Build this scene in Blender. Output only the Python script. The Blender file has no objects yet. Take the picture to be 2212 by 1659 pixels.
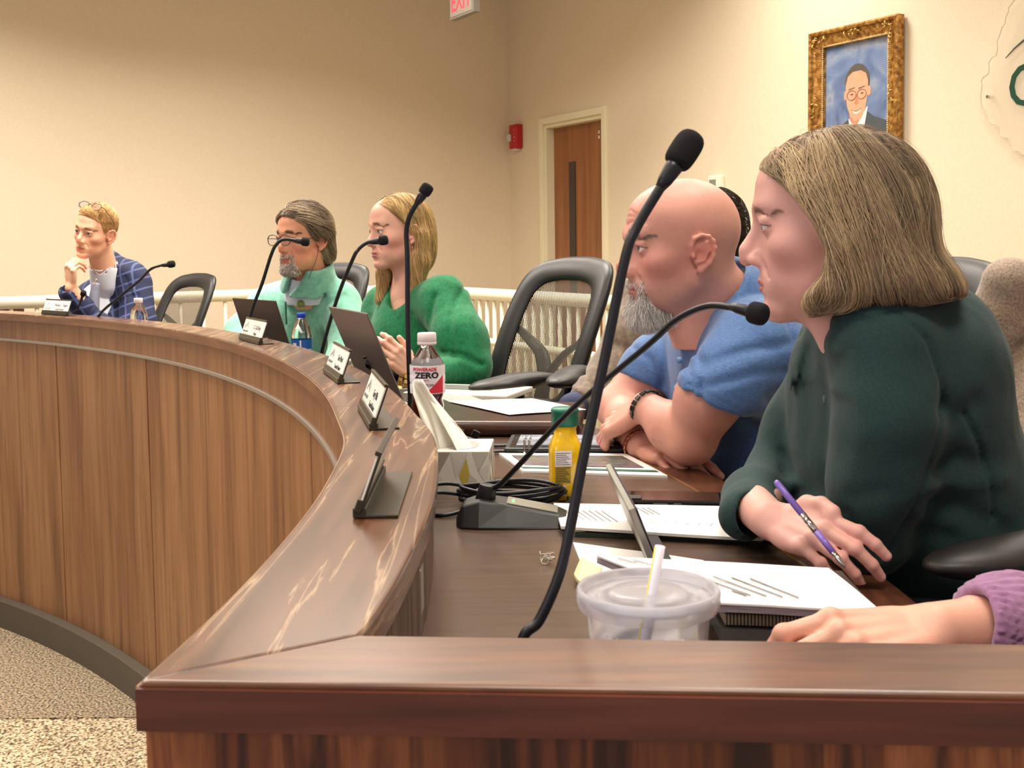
import bpy, bmesh, math, random
import numpy as np
import openvdb as vdb
from mathutils import Vector, Matrix, Euler, Quaternion

random.seed(7)
rng = np.random.default_rng(7)
SC = bpy.context.scene
COL = SC.collection
PI = math.pi

# ---------------------------------------------------------------- camera
F_PX = 2500.0; CXP, CYP = 1106.0, 707.0; PITCH = 0.07; ROLL = 0.0127; EYE = 1.69
_F = Vector((0, math.cos(PITCH), -math.sin(PITCH)))
_R = Vector((1, 0, 0)); _U = _R.cross(_F)
R2 = _R * math.cos(ROLL) - _U * math.sin(ROLL)
U2 = _U * math.cos(ROLL) + _R * math.sin(ROLL)
cam_data = bpy.data.cameras.new('camera')
cam = bpy.data.objects.new('camera', cam_data); COL.objects.link(cam)
cam.matrix_world = Matrix(((R2.x, U2.x, -_F.x, 0), (R2.y, U2.y, -_F.y, 0), (R2.z, U2.z, -_F.z, EYE), (0, 0, 0, 1)))
cam_data.sensor_fit = 'HORIZONTAL'; cam_data.sensor_width = 36.0
cam_data.lens = F_PX / 2212 * 36.0
cam_data.shift_x = 0.0
cam_data.shift_y = -(829.5 - CYP) / 2212
cam_data.clip_start = 0.05; cam_data.clip_end = 60
SC.camera = cam
cam_data.dof.use_dof = True; cam_data.dof.focus_distance = 2.4; cam_data.dof.aperture_fstop = 20

def ray(px, py):
    return _F + R2 * ((px - CXP) / F_PX) - U2 * ((py - CYP) / F_PX)
def onz(px, py, z):
    d = ray(px, py); return Vector((0, 0, EYE)) + d * ((z - EYE) / d.z)
def at(px, py, Y):
    d = ray(px, py); return Vector((0, 0, EYE)) + d * (Y / d.y)

# ---------------------------------------------------------------- world and exposure
world = bpy.data.worlds.new('room_fill'); SC.world = world; world.use_nodes = True
bg = world.node_tree.nodes['Background']
bg.inputs[0].default_value = (1.0, 0.93, 0.86, 1); bg.inputs[1].default_value = 0.50
SC.view_settings.view_transform = 'Standard'; SC.view_settings.look = 'None'
SC.view_settings.gamma = 1.0; SC.view_settings.use_curve_mapping = False
SC.view_settings.exposure = 0.0

def area(name, loc, target, sx, sy, power, color):
    l = bpy.data.lights.new(name, 'AREA'); l.shape = 'RECTANGLE'; l.size = sx; l.size_y = sy
    l.energy = power; l.color = color
    o = bpy.data.objects.new(name, l); COL.objects.link(o); o.location = loc
    o.rotation_euler = (Vector(target) - Vector(loc)).to_track_quat('-Z', 'Y').to_euler()
    return o
CEIL = 3.95
TROFFERS = [(-3.2, 2.2), (-1.2, 2.2), (0.9, 2.2), (-2.2, 4.6), (-0.3, 4.6), (1.6, 4.2), (-3.4, 6.3), (-1.2, 6.8), (0.2, 0.2), (-2.2, 0.2), (1.0, 6.4)]
for tx, ty in TROFFERS:
    far = ty > 4
    area('troffer_light', (tx, ty, CEIL - .05), (tx, ty, 0), 1.15, .55, (46 if tx > .5 else 76) if far else 24, (1.0, .92, .82)).data.spread = 2.5 if far else 2.0
area('projection_light', (-2.6, -.6, 2.2), (0.5, 2.0, 1.5), 1.6, 1.2, 20, (.80, .70, 1.0))
# ---------------------------------------------------------------- small helpers
def lin(c):
    return tuple(((v / 255) / 12.92 if v / 255 <= .04045 else ((v / 255 + .055) / 1.055) ** 2.4) for v in c)
def tag(o, label=None, cat=None, group=None, kind=None):
    if label: o['label'] = label
    if cat: o['category'] = cat
    if group: o['group'] = group
    if kind: o['kind'] = kind
    return o
def empty(name, loc=(0, 0, 0), rz=0, label=None, cat=None, group=None):
    o = bpy.data.objects.new(name, None); COL.objects.link(o)
    o.location = loc; o.rotation_euler = (0, 0, rz); o.empty_display_size = .05
    return tag(o, label, cat, group)
def link(name, me, m=None, parent=None):
    o = bpy.data.objects.new(name, me); COL.objects.link(o)
    if m is not None and len(me.materials) == 0: me.materials.append(m)
    if parent is not None: o.parent = parent
    return o
def smooth(me, on=True):
    me.polygons.foreach_set('use_smooth', [on] * len(me.polygons)); me.update()
def from_bm(name, bm, m, parent=None, sm=False, bev=0):
    me = bpy.data.meshes.new(name); bm.normal_update(); bm.to_mesh(me); bm.free()
    if sm: smooth(me)
    o = link(name, me, m, parent)
    if bev:
        b = o.modifiers.new('bevel', 'BEVEL'); b.width = bev; b.segments = 2; b.limit_method = 'ANGLE'; b.angle_limit = .6
    return o
def mesh(name, v, f, m, parent=None, sm=False):
    me = bpy.data.meshes.new(name); me.from_pydata([tuple(p) for p in v], [], f); me.validate()
    if sm: smooth(me)
    return link(name, me, m, parent)
def bx(bm, c, s, rot=None):
    r = bmesh.ops.create_cube(bm, size=1)
    M = Matrix.Translation(Vector(c)) @ ((rot.to_matrix().to_4x4() if isinstance(rot, (Euler, Quaternion)) else rot) if rot else Matrix()) @ Matrix.Diagonal((s[0], s[1], s[2], 1))
    bmesh.ops.transform(bm, matrix=M, verts=r['verts']); return r['verts']
def box(name, c, s, m, parent=None, bev=.002, rot=None):
    bm = bmesh.new(); bx(bm, c, s, rot); return from_bm(name, bm, m, parent, bev=bev)
def cyl(bm, a, b, r1, r2=None, seg=20):
    a = Vector(a); b = Vector(b); r2 = r1 if r2 is None else r2
    r = bmesh.ops.create_cone(bm, cap_ends=True, segments=seg, radius1=r1, radius2=r2, depth=(b - a).length)
    M = Matrix.Translation((a + b) / 2) @ (b - a).to_track_quat('Z', 'Y').to_matrix().to_4x4()
    bmesh.ops.transform(bm, matrix=M, verts=r['verts'])
def spline(pts, n=8):
    P = [Vector(p) for p in pts]; out = []
    for i in range(len(P) - 1):
        p0 = P[i - 1] if i else P[0] * 2 - P[1]; p1 = P[i]; p2 = P[i + 1]; p3 = P[i + 2] if i + 2 < len(P) else P[-1] * 2 - P[-2]
        for k in range(n):
            t = k / n
            out.append(.5 * ((2 * p1) + (p2 - p0) * t + (2 * p0 - 5 * p1 + 4 * p2 - p3) * t * t + (3 * p1 - p0 - 3 * p2 + p3) * t ** 3))
    out.append(P[-1]); return out
def tube_geo(pts, r, seg=12, V=None, Fc=None, caps=True, flat=1.0):
    V = [] if V is None else V; Fc = [] if Fc is None else Fc
    P = [Vector(p) for p in pts]; n = len(P); rs = r if hasattr(r, '__len__') else [r] * n
    t0 = (P[1] - P[0]).normalized(); up = Vector((0, 0, 1)) if abs(t0.z) < .9 else Vector((1, 0, 0))
    u = (up - t0 * up.dot(t0)).normalized(); base = len(V)
    for i in range(n):
        t = (P[min(i + 1, n - 1)] - P[max(i - 1, 0)]).normalized()
        u = (u - t * u.dot(t)).normalized(); w = t.cross(u)
        for k in range(seg):
            a = 2 * PI * k / seg
            V.append(P[i] + (u * math.cos(a) * flat + w * math.sin(a)) * rs[i])
    for i in range(n - 1):
        for k in range(seg):
            a = base + i * seg + k; b = base + i * seg + (k + 1) % seg
            Fc.append((a, b, b + seg, a + seg))
    if caps:
        Fc.append(tuple(base + k for k in range(seg))[::-1]); Fc.append(tuple(base + (n - 1) * seg + k for k in range(seg)))
    return V, Fc
def tube(name, pts, r, m, parent=None, seg=12, n=8, flat=1.0):
    if hasattr(r, '__len__'):
        sp = spline(pts, n); rs = np.interp(np.linspace(0, len(pts) - 1, len(sp)), range(len(pts)), r)
    else: sp = spline(pts, n) if n > 1 else pts; rs = r
    V, Fc = tube_geo(sp, rs, seg, flat=flat); return mesh(name, V, Fc, m, parent, True)
def lathe(name, prof, m, parent=None, seg=40, loc=(0, 0, 0), sx=1, sy=1, fn=None, sm=True):
    V = []; Fc = []
    for (r, z) in prof:
        for k in range(seg):
            a = 2 * PI * k / seg; q = fn(a, r, z) if fn else 1
            V.append(Vector((r * math.cos(a) * sx * q, r * math.sin(a) * sy * q, z)) + Vector(loc))
    for i in range(len(prof) - 1):
        for k in range(seg):
            a = i * seg + k; b = i * seg + (k + 1) % seg
            Fc.append((a, b, b + seg, a + seg))
    return mesh(name, V, Fc, m, parent, sm)
def prism(name, poly, z0, z1, m, parent=None, bev=.0015):
    n = len(poly); V = [(p[0], p[1], z0) for p in poly] + [(p[0], p[1], z1) for p in poly]
    Fc = [tuple(range(n))[::-1], tuple(range(n, 2 * n))] + [(i, (i + 1) % n, n + (i + 1) % n, n + i) for i in range(n)]
    o = mesh(name, V, Fc, m, parent)
    bm = bmesh.new(); bm.from_mesh(o.data); bmesh.ops.recalc_face_normals(bm, faces=bm.faces); bm.to_mesh(o.data); bm.free()
    if bev:
        b = o.modifiers.new('bevel', 'BEVEL'); b.width = bev; b.segments = 2; b.limit_method = 'ANGLE'; b.angle_limit = .8
    return o
def text(name, s, size, m, M, parent=None, ext=.0003, align='LEFT', sx=1.0, shear=0, bold=0):
    c = bpy.data.curves.new(name, 'FONT'); c.body = s; c.size = size; c.align_x = align; c.extrude = ext; c.shear = shear; c.offset = bold
    c.resolution_u = 3
    o = bpy.data.objects.new(name + '_t', c); COL.objects.link(o)
    dg = bpy.context.evaluated_depsgraph_get(); me = bpy.data.meshes.new_from_object(o.evaluated_get(dg))
    bpy.data.objects.remove(o); bpy.data.curves.remove(c)
    me.transform(M @ Matrix.Diagonal((sx, 1, 1, 1))); me.name = name
    me.materials.clear()
    return link(name, me, m, parent)
def copy_tree(o, parent=None):
    c = o.copy(); COL.objects.link(c); c.parent = parent
    for ch in list(o.children): copy_tree(ch, c)
    return c

# ---------------------------------------------------------------- materials
def mat(name, rgb, rough=.5, metal=0, bump=None, trans=0, sheen=0, sss=0, coat=0, ior=1.45, emit=None, alpha=1, spec=None):
    m = bpy.data.materials.new(name); m.use_nodes = True; n = m.node_tree.nodes; l = m.node_tree.links; b = n['Principled BSDF']
    b.inputs['Base Color'].default_value = (*lin(rgb), 1); b.inputs['Roughness'].default_value = rough; b.inputs['Metallic'].default_value = metal
    b.inputs['Transmission Weight'].default_value = trans; b.inputs['IOR'].default_value = ior
    b.inputs['Coat Weight'].default_value = coat; b.inputs['Alpha'].default_value = alpha
    if spec is not None: b.inputs['Specular IOR Level'].default_value = spec
    if sheen: b.inputs['Sheen Weight'].default_value = sheen; b.inputs['Sheen Roughness'].default_value = .4
    if sss:
        b.inputs['Subsurface Weight'].default_value = sss; b.inputs['Subsurface Radius'].default_value = (1, .35, .18); b.inputs['Subsurface Scale'].default_value = .006
    if emit: b.inputs['Emission Color'].default_value = (*lin(emit[0]), 1); b.inputs['Emission Strength'].default_value = emit[1]
    if bump:
        t = n.new('ShaderNodeTexNoise'); t.inputs['Scale'].default_value = bump[0]; t.inputs['Detail'].default_value = 3
        co = n.new('ShaderNodeTexCoord'); mp = n.new('ShaderNodeMapping'); l.new(co.outputs['Object'], mp.inputs[0]); l.new(mp.outputs[0], t.inputs[0])
        if len(bump) > 2: mp.inputs['Scale'].default_value = bump[2]
        bp = n.new('ShaderNodeBump'); bp.inputs['Strength'].default_value = bump[1]; bp.inputs['Distance'].default_value = .002
        l.new(t.outputs['Fac'], bp.inputs['Height']); l.new(bp.outputs[0], b.inputs['Normal'])
    return m
def ramp(n, stops):
    r = n.new('ShaderNodeValToRGB'); e = r.color_ramp.elements
    while len(e) > 1: e.remove(e[0])
    e[0].position = stops[0][0]; e[0].color = (*lin(stops[0][1]), 1)
    for p, c in stops[1:]:
        k = e.new(p); k.color = (*lin(c), 1)
    return r
def noise_mat(name, stops, scale, stretch=(1, 1, 1), rough=.6, detail=6, dist=0, bump=.1, coord='Object', sheen=0, coat=0, rot=(0, 0, 0), dark=None, spec=None, coarse=None):
    """a surface whose colour follows stretched noise: wood, fabric, carpet, wallpaper"""
    m = bpy.data.materials.new(name); m.use_nodes = True; n = m.node_tree.nodes; l = m.node_tree.links; b = n['Principled BSDF']
    co = n.new('ShaderNodeTexCoord'); mp = n.new('ShaderNodeMapping'); l.new(co.outputs[coord], mp.inputs[0])
    mp.inputs['Scale'].default_value = stretch; mp.inputs['Rotation'].default_value = rot
    t = n.new('ShaderNodeTexNoise'); t.inputs['Scale'].default_value = scale; t.inputs['Detail'].default_value = detail; t.inputs['Distortion'].default_value = dist
    l.new(mp.outputs[0], t.inputs[0]); r = ramp(n, stops); l.new(t.outputs['Fac'], r.inputs[0]); col = r.outputs[0]
    if dark:   # second finer or broader pattern multiplied on
        t2 = n.new('ShaderNodeTexNoise'); t2.inputs['Scale'].default_value = dark[0]; t2.inputs['Detail'].default_value = 4
        mp2 = n.new('ShaderNodeMapping'); mp2.inputs['Scale'].default_value = dark[1]; l.new(co.outputs[coord], mp2.inputs[0]); l.new(mp2.outputs[0], t2.inputs[0])
        r2 = ramp(n, dark[2]); l.new(t2.outputs['Fac'], r2.inputs[0])
        mx = n.new('ShaderNodeMix'); mx.data_type = 'RGBA'; mx.blend_type = 'MULTIPLY'; mx.inputs[0].default_value = 1
        l.new(col, mx.inputs[6]); l.new(r2.outputs[0], mx.inputs[7]); col = mx.outputs[2]
    l.new(col, b.inputs['Base Color']); b.inputs['Roughness'].default_value = rough; b.inputs['Coat Weight'].default_value = coat
    b.inputs['Coat Roughness'].default_value = .25
    if spec is not None: b.inputs['Specular IOR Level'].default_value = spec
    if sheen: b.inputs['Sheen Weight'].default_value = sheen
    if bump:
        bp = n.new('ShaderNodeBump'); bp.inputs['Strength'].default_value = bump; bp.inputs['Distance'].default_value = .002
        l.new(t.outputs['Fac'], bp.inputs['Height']); l.new(bp.outputs[0], b.inputs['Normal'])
    return m
def attr_mat(name, rough=.5, sss=0, bump=None, sheen=0, spec=None):
    """base colour from the 'tint' colour attribute (skin blush, lips, hair strands)"""
    m = mat(name, (200, 150, 130), rough, bump=bump, sss=sss, sheen=sheen, spec=spec); n = m.node_tree.nodes; l = m.node_tree.links
    a = n.new('ShaderNodeAttribute'); a.attribute_name = 'tint'
    l.new(a.outputs['Color'], n['Principled BSDF'].inputs['Base Color']); return m

# ---------------------------------------------------------------- signed distance sculpting
def V3(*a): return np.array(a, dtype=np.float32)
def sph(P, c, r):
    return np.sqrt((P[0] - c[0]) ** 2 + (P[1] - c[1]) ** 2 + (P[2] - c[2]) ** 2) - r
def ell(P, c, r, R=None):
    q = [P[0] - c[0], P[1] - c[1], P[2] - c[2]]
    if R is not None:
        q = [R[0][i] * q[0] + R[1][i] * q[1] + R[2][i] * q[2] for i in range(3)]
    k0 = np.sqrt((q[0] / r[0]) ** 2 + (q[1] / r[1]) ** 2 + (q[2] / r[2]) ** 2)
    k1 = np.sqrt((q[0] / r[0] ** 2) ** 2 + (q[1] / r[1] ** 2) ** 2 + (q[2] / r[2] ** 2) ** 2) + 1e-6
    return k0 * (k0 - 1) / k1
def cap(P, a, b, ra, rb=None, sq=None):
    rb = ra if rb is None else rb
    ba = [b[i] - a[i] for i in range(3)]; L = sum(v * v for v in ba) + 1e-12
    t = np.clip(((P[0] - a[0]) * ba[0] + (P[1] - a[1]) * ba[1] + (P[2] - a[2]) * ba[2]) / L, 0, 1)
    d = np.sqrt((P[0] - a[0] - t * ba[0]) ** 2 + (P[1] - a[1] - t * ba[1]) ** 2 + (P[2] - a[2] - t * ba[2]) ** 2)
    return d - (ra + (rb - ra) * t)
def rbox(P, c, h, r, R=None):
    q = [P[0] - c[0], P[1] - c[1], P[2] - c[2]]
    if R is not None: q = [R[0][i] * q[0] + R[1][i] * q[1] + R[2][i] * q[2] for i in range(3)]
    q = [np.abs(q[i]) - (h[i] - r) for i in range(3)]
    return np.sqrt(sum(np.maximum(v, 0) ** 2 for v in q)) + np.minimum(np.maximum(q[0], np.maximum(q[1], q[2])), 0) - r
def smin(a, b, k):
    h = np.maximum(k - np.abs(a - b), 0) / k; return np.minimum(a, b) - h * h * k * .25
def smax(a, b, k): return -smin(-a, -b, k)
def chain(P, pts, rs, k):
    d = None
    for i in range(len(pts) - 1):
        c = cap(P, pts[i], pts[i + 1], rs[i], rs[i + 1]); d = c if d is None else smin(d, c, k)
    return d
def grid_mesh(fn, lo, hi, vox):
    """polygonise fn < 0 in the box lo..hi; returns vertices and quads"""
    n = [int(math.ceil((hi[i] - lo[i]) / vox)) + 1 for i in range(3)]
    ax = [np.float32(lo[i]) + np.float32(vox) * np.arange(n[i], dtype=np.float32) for i in range(3)]
    A = np.empty(n, dtype=np.float32); step = max(1, int(3e6 / (n[1] * n[2])))
    for s in range(0, n[0], step):
        X, Y, Z = np.meshgrid(ax[0][s:s + step], ax[1], ax[2], indexing='ij')
        A[s:s + step] = fn((X, Y, Z))
    A = np.clip(A / vox, -4, 4)
    for i in range(3):
        s = [slice(None)] * 3; s[i] = 0; A[tuple(s)] = np.maximum(A[tuple(s)], .5); s[i] = -1; A[tuple(s)] = np.maximum(A[tuple(s)], .5)
    g = vdb.FloatGrid(4.0); g.copyFromArray(A)
    v, q = g.convertToQuads(isovalue=0.0)
    return v.astype(np.float64) * vox + np.array(lo), q[:, ::-1]
def np_mesh(name, v, q):
    me = bpy.data.meshes.new(name); me.vertices.add(len(v)); me.vertices.foreach_set('co', np.asarray(v, dtype=np.float32).ravel())
    nq = len(q); me.loops.add(nq * 4); me.loops.foreach_set('vertex_index', np.asarray(q, dtype=np.int32).ravel())
    me.polygons.add(nq); me.polygons.foreach_set('loop_start', np.arange(0, nq * 4, 4, dtype=np.int32))
    me.update(calc_edges=True); me.validate(); smooth(me)
    return me
def tint(me, colors):
    a = me.color_attributes.new('tint', 'FLOAT_COLOR', 'POINT')
    c = np.ones((len(me.vertices), 4), dtype=np.float32); c[:, :3] = colors; a.data.foreach_set('color', c.ravel())
def sdf(name, fn, lo, hi, vox, m, parent=None):
    v, q = grid_mesh(fn, lo, hi, vox); me = np_mesh(name, v, q); return link(name, me, m, parent)
def sdf_multi(name, parts, m, parent=None, col=None):
    """several sculpted regions of one body joined in one mesh"""
    Vs = []; Qs = []; n = 0
    for fn, lo, hi, vox in parts:
        v, q = grid_mesh(fn, lo, hi, vox); Vs.append(v); Qs.append(q + n); n += len(v)
    v = np.concatenate(Vs); me = np_mesh(name, v, np.concatenate(Qs))
    if col is not None: tint(me, col(np.array([x.co[:] for x in me.vertices]) if len(me.vertices) != len(v) else v))
    return link(name, me, m, parent)
def loc_of(P, Mi):
    """world arrays -> local arrays through inverse matrix Mi (may scale)"""
    return tuple(Mi[i][0] * P[0] + Mi[i][1] * P[1] + Mi[i][2] * P[2] + Mi[i][3] for i in range(3))
def vnoise(P, s, seed=0):
    """cheap smooth pseudo noise in -1..1"""
    x, y, z = [p * s for p in P]; a = seed * 1.7
    return (np.sin(x * 1.3 + 2.1 * np.sin(y * .9 + a) + a) * np.cos(y * 1.1 + 1.7 * np.sin(z * 1.2 + a)) + np.sin(z * 1.4 + 1.9 * np.sin(x * .8 - a)) * .7) / 1.7
# ---------------------------------------------------------------- heads
# head frame: x to the person's right, y forward, z up, origin between the ears at eye level
def face_sdf(P, p):
    x, y, z = P; a = np.abs(x); A = (a, y, z); g = p.get
    w = g('w', 1.0)
    d = ell(A, (0, -.012, .030), (.076 * w, .098, .088))
    d = smin(d, ell(A, (0, .035, .045), (.058 * w, .056, .055)), .02)
    d = smin(d, ell(A, (0, .024, -.032), (.057 * w * g('fw', 1), .060, .080)), .03)
    jw = g('jaw', 1.0); cz = g('chin_z', -.100); cy = g('chin_y', .074)
    d = smin(d, cap(A, (.0425 * w * jw, .000, -.058), (.012, cy - .012, cz + .001), .0165, .0165), .024)
    d = smin(d, ell(A, (0, cy, cz), (.022, g('chin_r', .017), .0165)), .022)
    d = smin(d, cap(A, (.024 * jw, .030, -.074), (.022, .056, -.066), .024, .021), .022)          # cheeks low
    d = smin(d, ell(A, (.043 * w, .047, -.026), (.019, .026, .018)), .026)                      # cheekbone
    d = smin(d, cap(A, (.008, .084 + g('brow', 0), .020), (.036, .074 + g('brow', 0), .026), .012, .009), .018)
    # eye sockets
    ez = .0
    d = smax(d, -ell(A, (.032, .1005, ez + .001), (.020, .021, .0145)), .016)
    # upper and lower lids around the eyeball
    op = g('lid', .0045)
    q = (a - .0315, y - .0735, z - ez)
    ball = np.sqrt(q[0] ** 2 + q[1] ** 2 + q[2] ** 2) - .0137
    tilt = q[2] - .06 * q[0]
    gap = np.maximum(np.maximum(np.abs(tilt + .001) - op * np.clip(1 - (q[0] / .0135) ** 2, .02, 1), -(q[1] - .004)), 0)
    lidd = smax(ball, -(np.maximum(np.abs(tilt + .001) - op * np.clip(1 - (q[0] / .014) ** 2, .05, 1), -(q[1] - .002))), .0014)
    d = smin(d, lidd, .006)
    d = smin(d, cap(A, (.022, .0865, .0095), (.042, .0795, .008), .0032, .004), .008)     # lid fold
    d = smin(d, ell(A, (0, .064, -.052), (.030, .025, .034)), .018)
    # nose
    nt = g('nose_y', .112); nz = g('nose_z', -.042); nr = g('nose_r', .0095); bw = g('bridge', .0075)
    d = smin(d, cap(A, (0, .082 + g('nasion', 0), .010), (0, nt - .010, nz + .012), bw, bw + .001), .012)
    d = smin(d, cap(A, (0, nt - .012, nz + .010), (0, nt - nr, nz), nr * .9, nr), .010)
    d = smin(d, ell(A, (.0130, nt - .022, nz - .001), (.0068, .0110, .0080)), .007)
    d = smax(d, -ell(A, (.0062, nt - .016, nz - .0105), (.0034, .0058, .0045)), .003)
    d = smin(d, chain(A, [(.004, .076, nz + .012), (.009, .080, nz), (.008, nt - .026, nz - .001)], [.009, .0085, .0075], .006), .007)
    d = smin(d, cap(A, (0, .070, .004), (0, nt - .036, nz + .006), .010, .0165), .010)
    # mouth
    mz = g('mouth_z', -.072); my = g('mouth_y', .090); mw = g('mouth_w', .024)
    d = smin(d, ell(A, (0, my - .020, mz), (.030, .0195, .024)), .012)
    ul = g('lip', 1.0)
    d = smin(d, chain(A, [(0, my + .0005, mz + .0045), (.007, my + .0005, mz + .0052), (mw, my - .016, mz + .0005)], [.0042 * ul, .0044 * ul, .0016], .004), .004)
    d = smin(d, chain(A, [(0, my - .001, mz - .0058), (.009, my - .0025, mz - .0052), (mw - .003, my - .015, mz - .001)], [.0056 * ul, .0052 * ul, .002], .004), .005)
    d = smax(d, -chain(A, [(0, my + .005, mz), (.010, my + .002, mz - .0002), (mw + .001, my - .011, mz - .0012)], [.0011, .0012, .0014], .002), .003)
    d = smax(d, -cap(A, (0, my + .006, mz + .011), (0, my + .002, mz + .022), .0018, .0022), .006)     # philtrum
    d = smax(d, -cap(A, (0, my + .006, mz - .018), (.014, my + .0, mz - .018), .004, .003), .012)     # under the lip
    # nasolabial fold
    nl = g('fold', .0012)
    d = smax(d, -chain(A, [(.019, nt - .022, nz + .004), (.026, .084, nz - .012), (.031, .078, nz - .024)], [nl, nl * 1.1, nl * .4], .004), .007)
    # ears
    if g('ears', 1):
        d = smin(d, ear_sdf(A, .0705 * w, p), .005)
    for fx in g('extra', []): d = fx(A, d)
    return d
def ear_sdf(A, ex, p):
    s = p.get('ear', 1.0); a, y, z = A
    # local ear plane, flares outwards towards the back
    oy = p.get('ear_y', -.008); oz = p.get('ear_z', -.014)
    u = (y - oy) / s; v = (z - oz) / s; o = (a - ex) / s + u * .26
    Q = (o, u, v)
    rim = chain(Q, [(.002, .009, .002), (.006, .012, .014), (.009, .008, .025), (.011, -.002, .030), (.012, -.012, .028), (.012, -.019, .020), (.012, -.021, .009), (.011, -.019, -.004), (.009, -.014, -.014), (.006, -.006, -.021), (.004, -.001, -.026)],
                [.0028, .0028, .0030, .0031, .0032, .0032, .0032, .0032, .0034, .0040, .0052], .003)
    plate = ell(Q, (.003, -.005, .003), (.0040, .017, .027))
    e = smin(rim, plate, .005)
    e = smin(e, chain(Q, [(.008, -.010, .018), (.009, -.012, .004), (.008, -.005, -.010), (.006, .004, -.013)], [.0022, .0026, .0024, .0028], .003), .003)   # antihelix
    e = smin(e, sph(Q, (.006, .009, -.003), .0042), .004)        # tragus
    e = smax(e, -ell(Q, (.010, .001, .000), (.0068, .0068, .009)), .003)
    return e * s
def head_matrix(loc, yaw, pitch=0, roll=0, s=1.0):
    """yaw: facing direction measured from +Y towards -X; pitch > 0 looks down; roll > 0 tips the crown to the person's right"""
    return Matrix.Translation(Vector(loc)) @ Matrix.Rotation(yaw, 4, 'Z') @ Matrix.Rotation(-pitch, 4, 'X') @ Matrix.Rotation(roll, 4, 'Y') @ Matrix.Scale(s, 4)
def skin_tint(L, base, p):
    """L: vertices in head frame (N,3) -> colours"""
    x, y, z = np.abs(L[:, 0]), L[:, 1], L[:, 2]
    C = np.tile(np.array(lin(base)), (len(L), 1))
    def blend(c, wgt):
        w_ = np.clip(wgt, 0, 1)[:, None]; C[:] = C * (1 - w_) + np.array(lin(c)) * w_
    g = lambda cx, cy, cz, r: np.exp(-(((x - cx) ** 2 + (y - cy) ** 2 + (z - cz) ** 2) / r ** 2))
    red = p.get('red', (205, 120, 105)); ra = p.get('blush', .5)
    blend(red, ra * .75 * g(.046, .060, -.040, .030)); blend(red, ra * .4 * g(.06, .03, -.05, .03)); blend(red, ra * 1.1 * g(0, p.get('nose_y', .112), p.get('nose_z', -.042), .016))
    blend(red, ra * .9 * g(.085, -.010, -.012, .03))
    blend(red, ra * .5 * g(0, .08, -.105, .022)); blend(red, ra * .35 * g(0, .09, .06, .03))
    blend((150, 105, 100), .35 * g(.032, .083, -.004, .014))
    qx, qy, qz = x - .0315, y - .0735, z; rr_ = np.sqrt(qx ** 2 + qy ** 2 + qz ** 2); tl = qz - .06 * qx + .001; op = p.get('lid', .0045) * np.clip(1 - (qx / .0142) ** 2, .02, 1)
    near = (rr_ < .0172) & (qy > 0)
    blend(p.get('lash', (70, 48, 40)), p.get('lasha', .8) * near * np.exp(-((tl - op - .0004) / .0011) ** 2)); blend((120, 76, 68), .4 * near * np.exp(-((tl + op + .0004) / .0010) ** 2))
    mz = p.get('mouth_z', -.072); my = p.get('mouth_y', .090); mw = p.get('mouth_w', .024)
    zu = mz + .0088 - .006 * np.clip(x / mw, 0, 1) ** 1.5; zl = mz - .0105 + .009 * np.clip(x / mw, 0, 1) ** 2
    lipm = 1 / (1 + np.exp(-(zu - z) / .0006)) / (1 + np.exp(-(z - zl) / .0006)) / (1 + np.exp(-(mw - x) / .001)) * (y > my - .022)
    blend(p.get('lipc', (176, 96, 92)), lipm * p.get('lipa', .85))
    n = vnoise((L[:, 0], L[:, 1], L[:, 2]), 160, 3) * .03 + vnoise((L[:, 0], L[:, 1], L[:, 2]), 60, 5) * .04
    for cfn in p.get('tints', []): cfn(x, y, z, blend, g)
    return np.clip(C * (1 + n[:, None]), 0, 1)
def grad(fn, Q, e=.0015):
    G = []
    for i in range(3):
        a = [Q[:, 0].copy(), Q[:, 1].copy(), Q[:, 2].copy()]; b = [c.copy() for c in a]; a[i] += e; b[i] -= e
        G.append((fn(tuple(a)) - fn(tuple(b))) / (2 * e))
    G = np.stack(G, 1); return G / (np.linalg.norm(G, axis=1, keepdims=True) + 1e-9)
def strands(name, pts, rad, cols, m, parent, M=None):
    """pts (N,K,3) strand polylines -> one hair curves object with a tint per strand"""
    N, K, _ = pts.shape; P = pts.reshape(-1, 3)
    if M is not None:
        A = np.array(M); P = P @ A[:3, :3].T + A[:3, 3]
    hc = bpy.data.hair_curves.new(name); hc.add_curves([K] * N)
    hc.attributes['position'].data.foreach_set('vector', P.astype(np.float32).ravel())
    ra = hc.attributes.get('radius') or hc.attributes.new('radius', 'FLOAT', 'POINT')
    taper = np.interp(np.linspace(0, 1, K), [0, .75, 1], [1, .9, .25])
    ra.data.foreach_set('value', (np.tile(taper, N) * np.repeat(np.broadcast_to(rad, (N,)), K)).astype(np.float32))
    ca = hc.attributes.new('tint', 'FLOAT_COLOR', 'CURVE'); c4 = np.ones((N, 4), np.float32); c4[:, :3] = cols; ca.data.foreach_set('color', c4.ravel())
    hc.materials.append(m); o = bpy.data.objects.new(name, hc); COL.objects.link(o); o.parent = parent; return o
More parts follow.
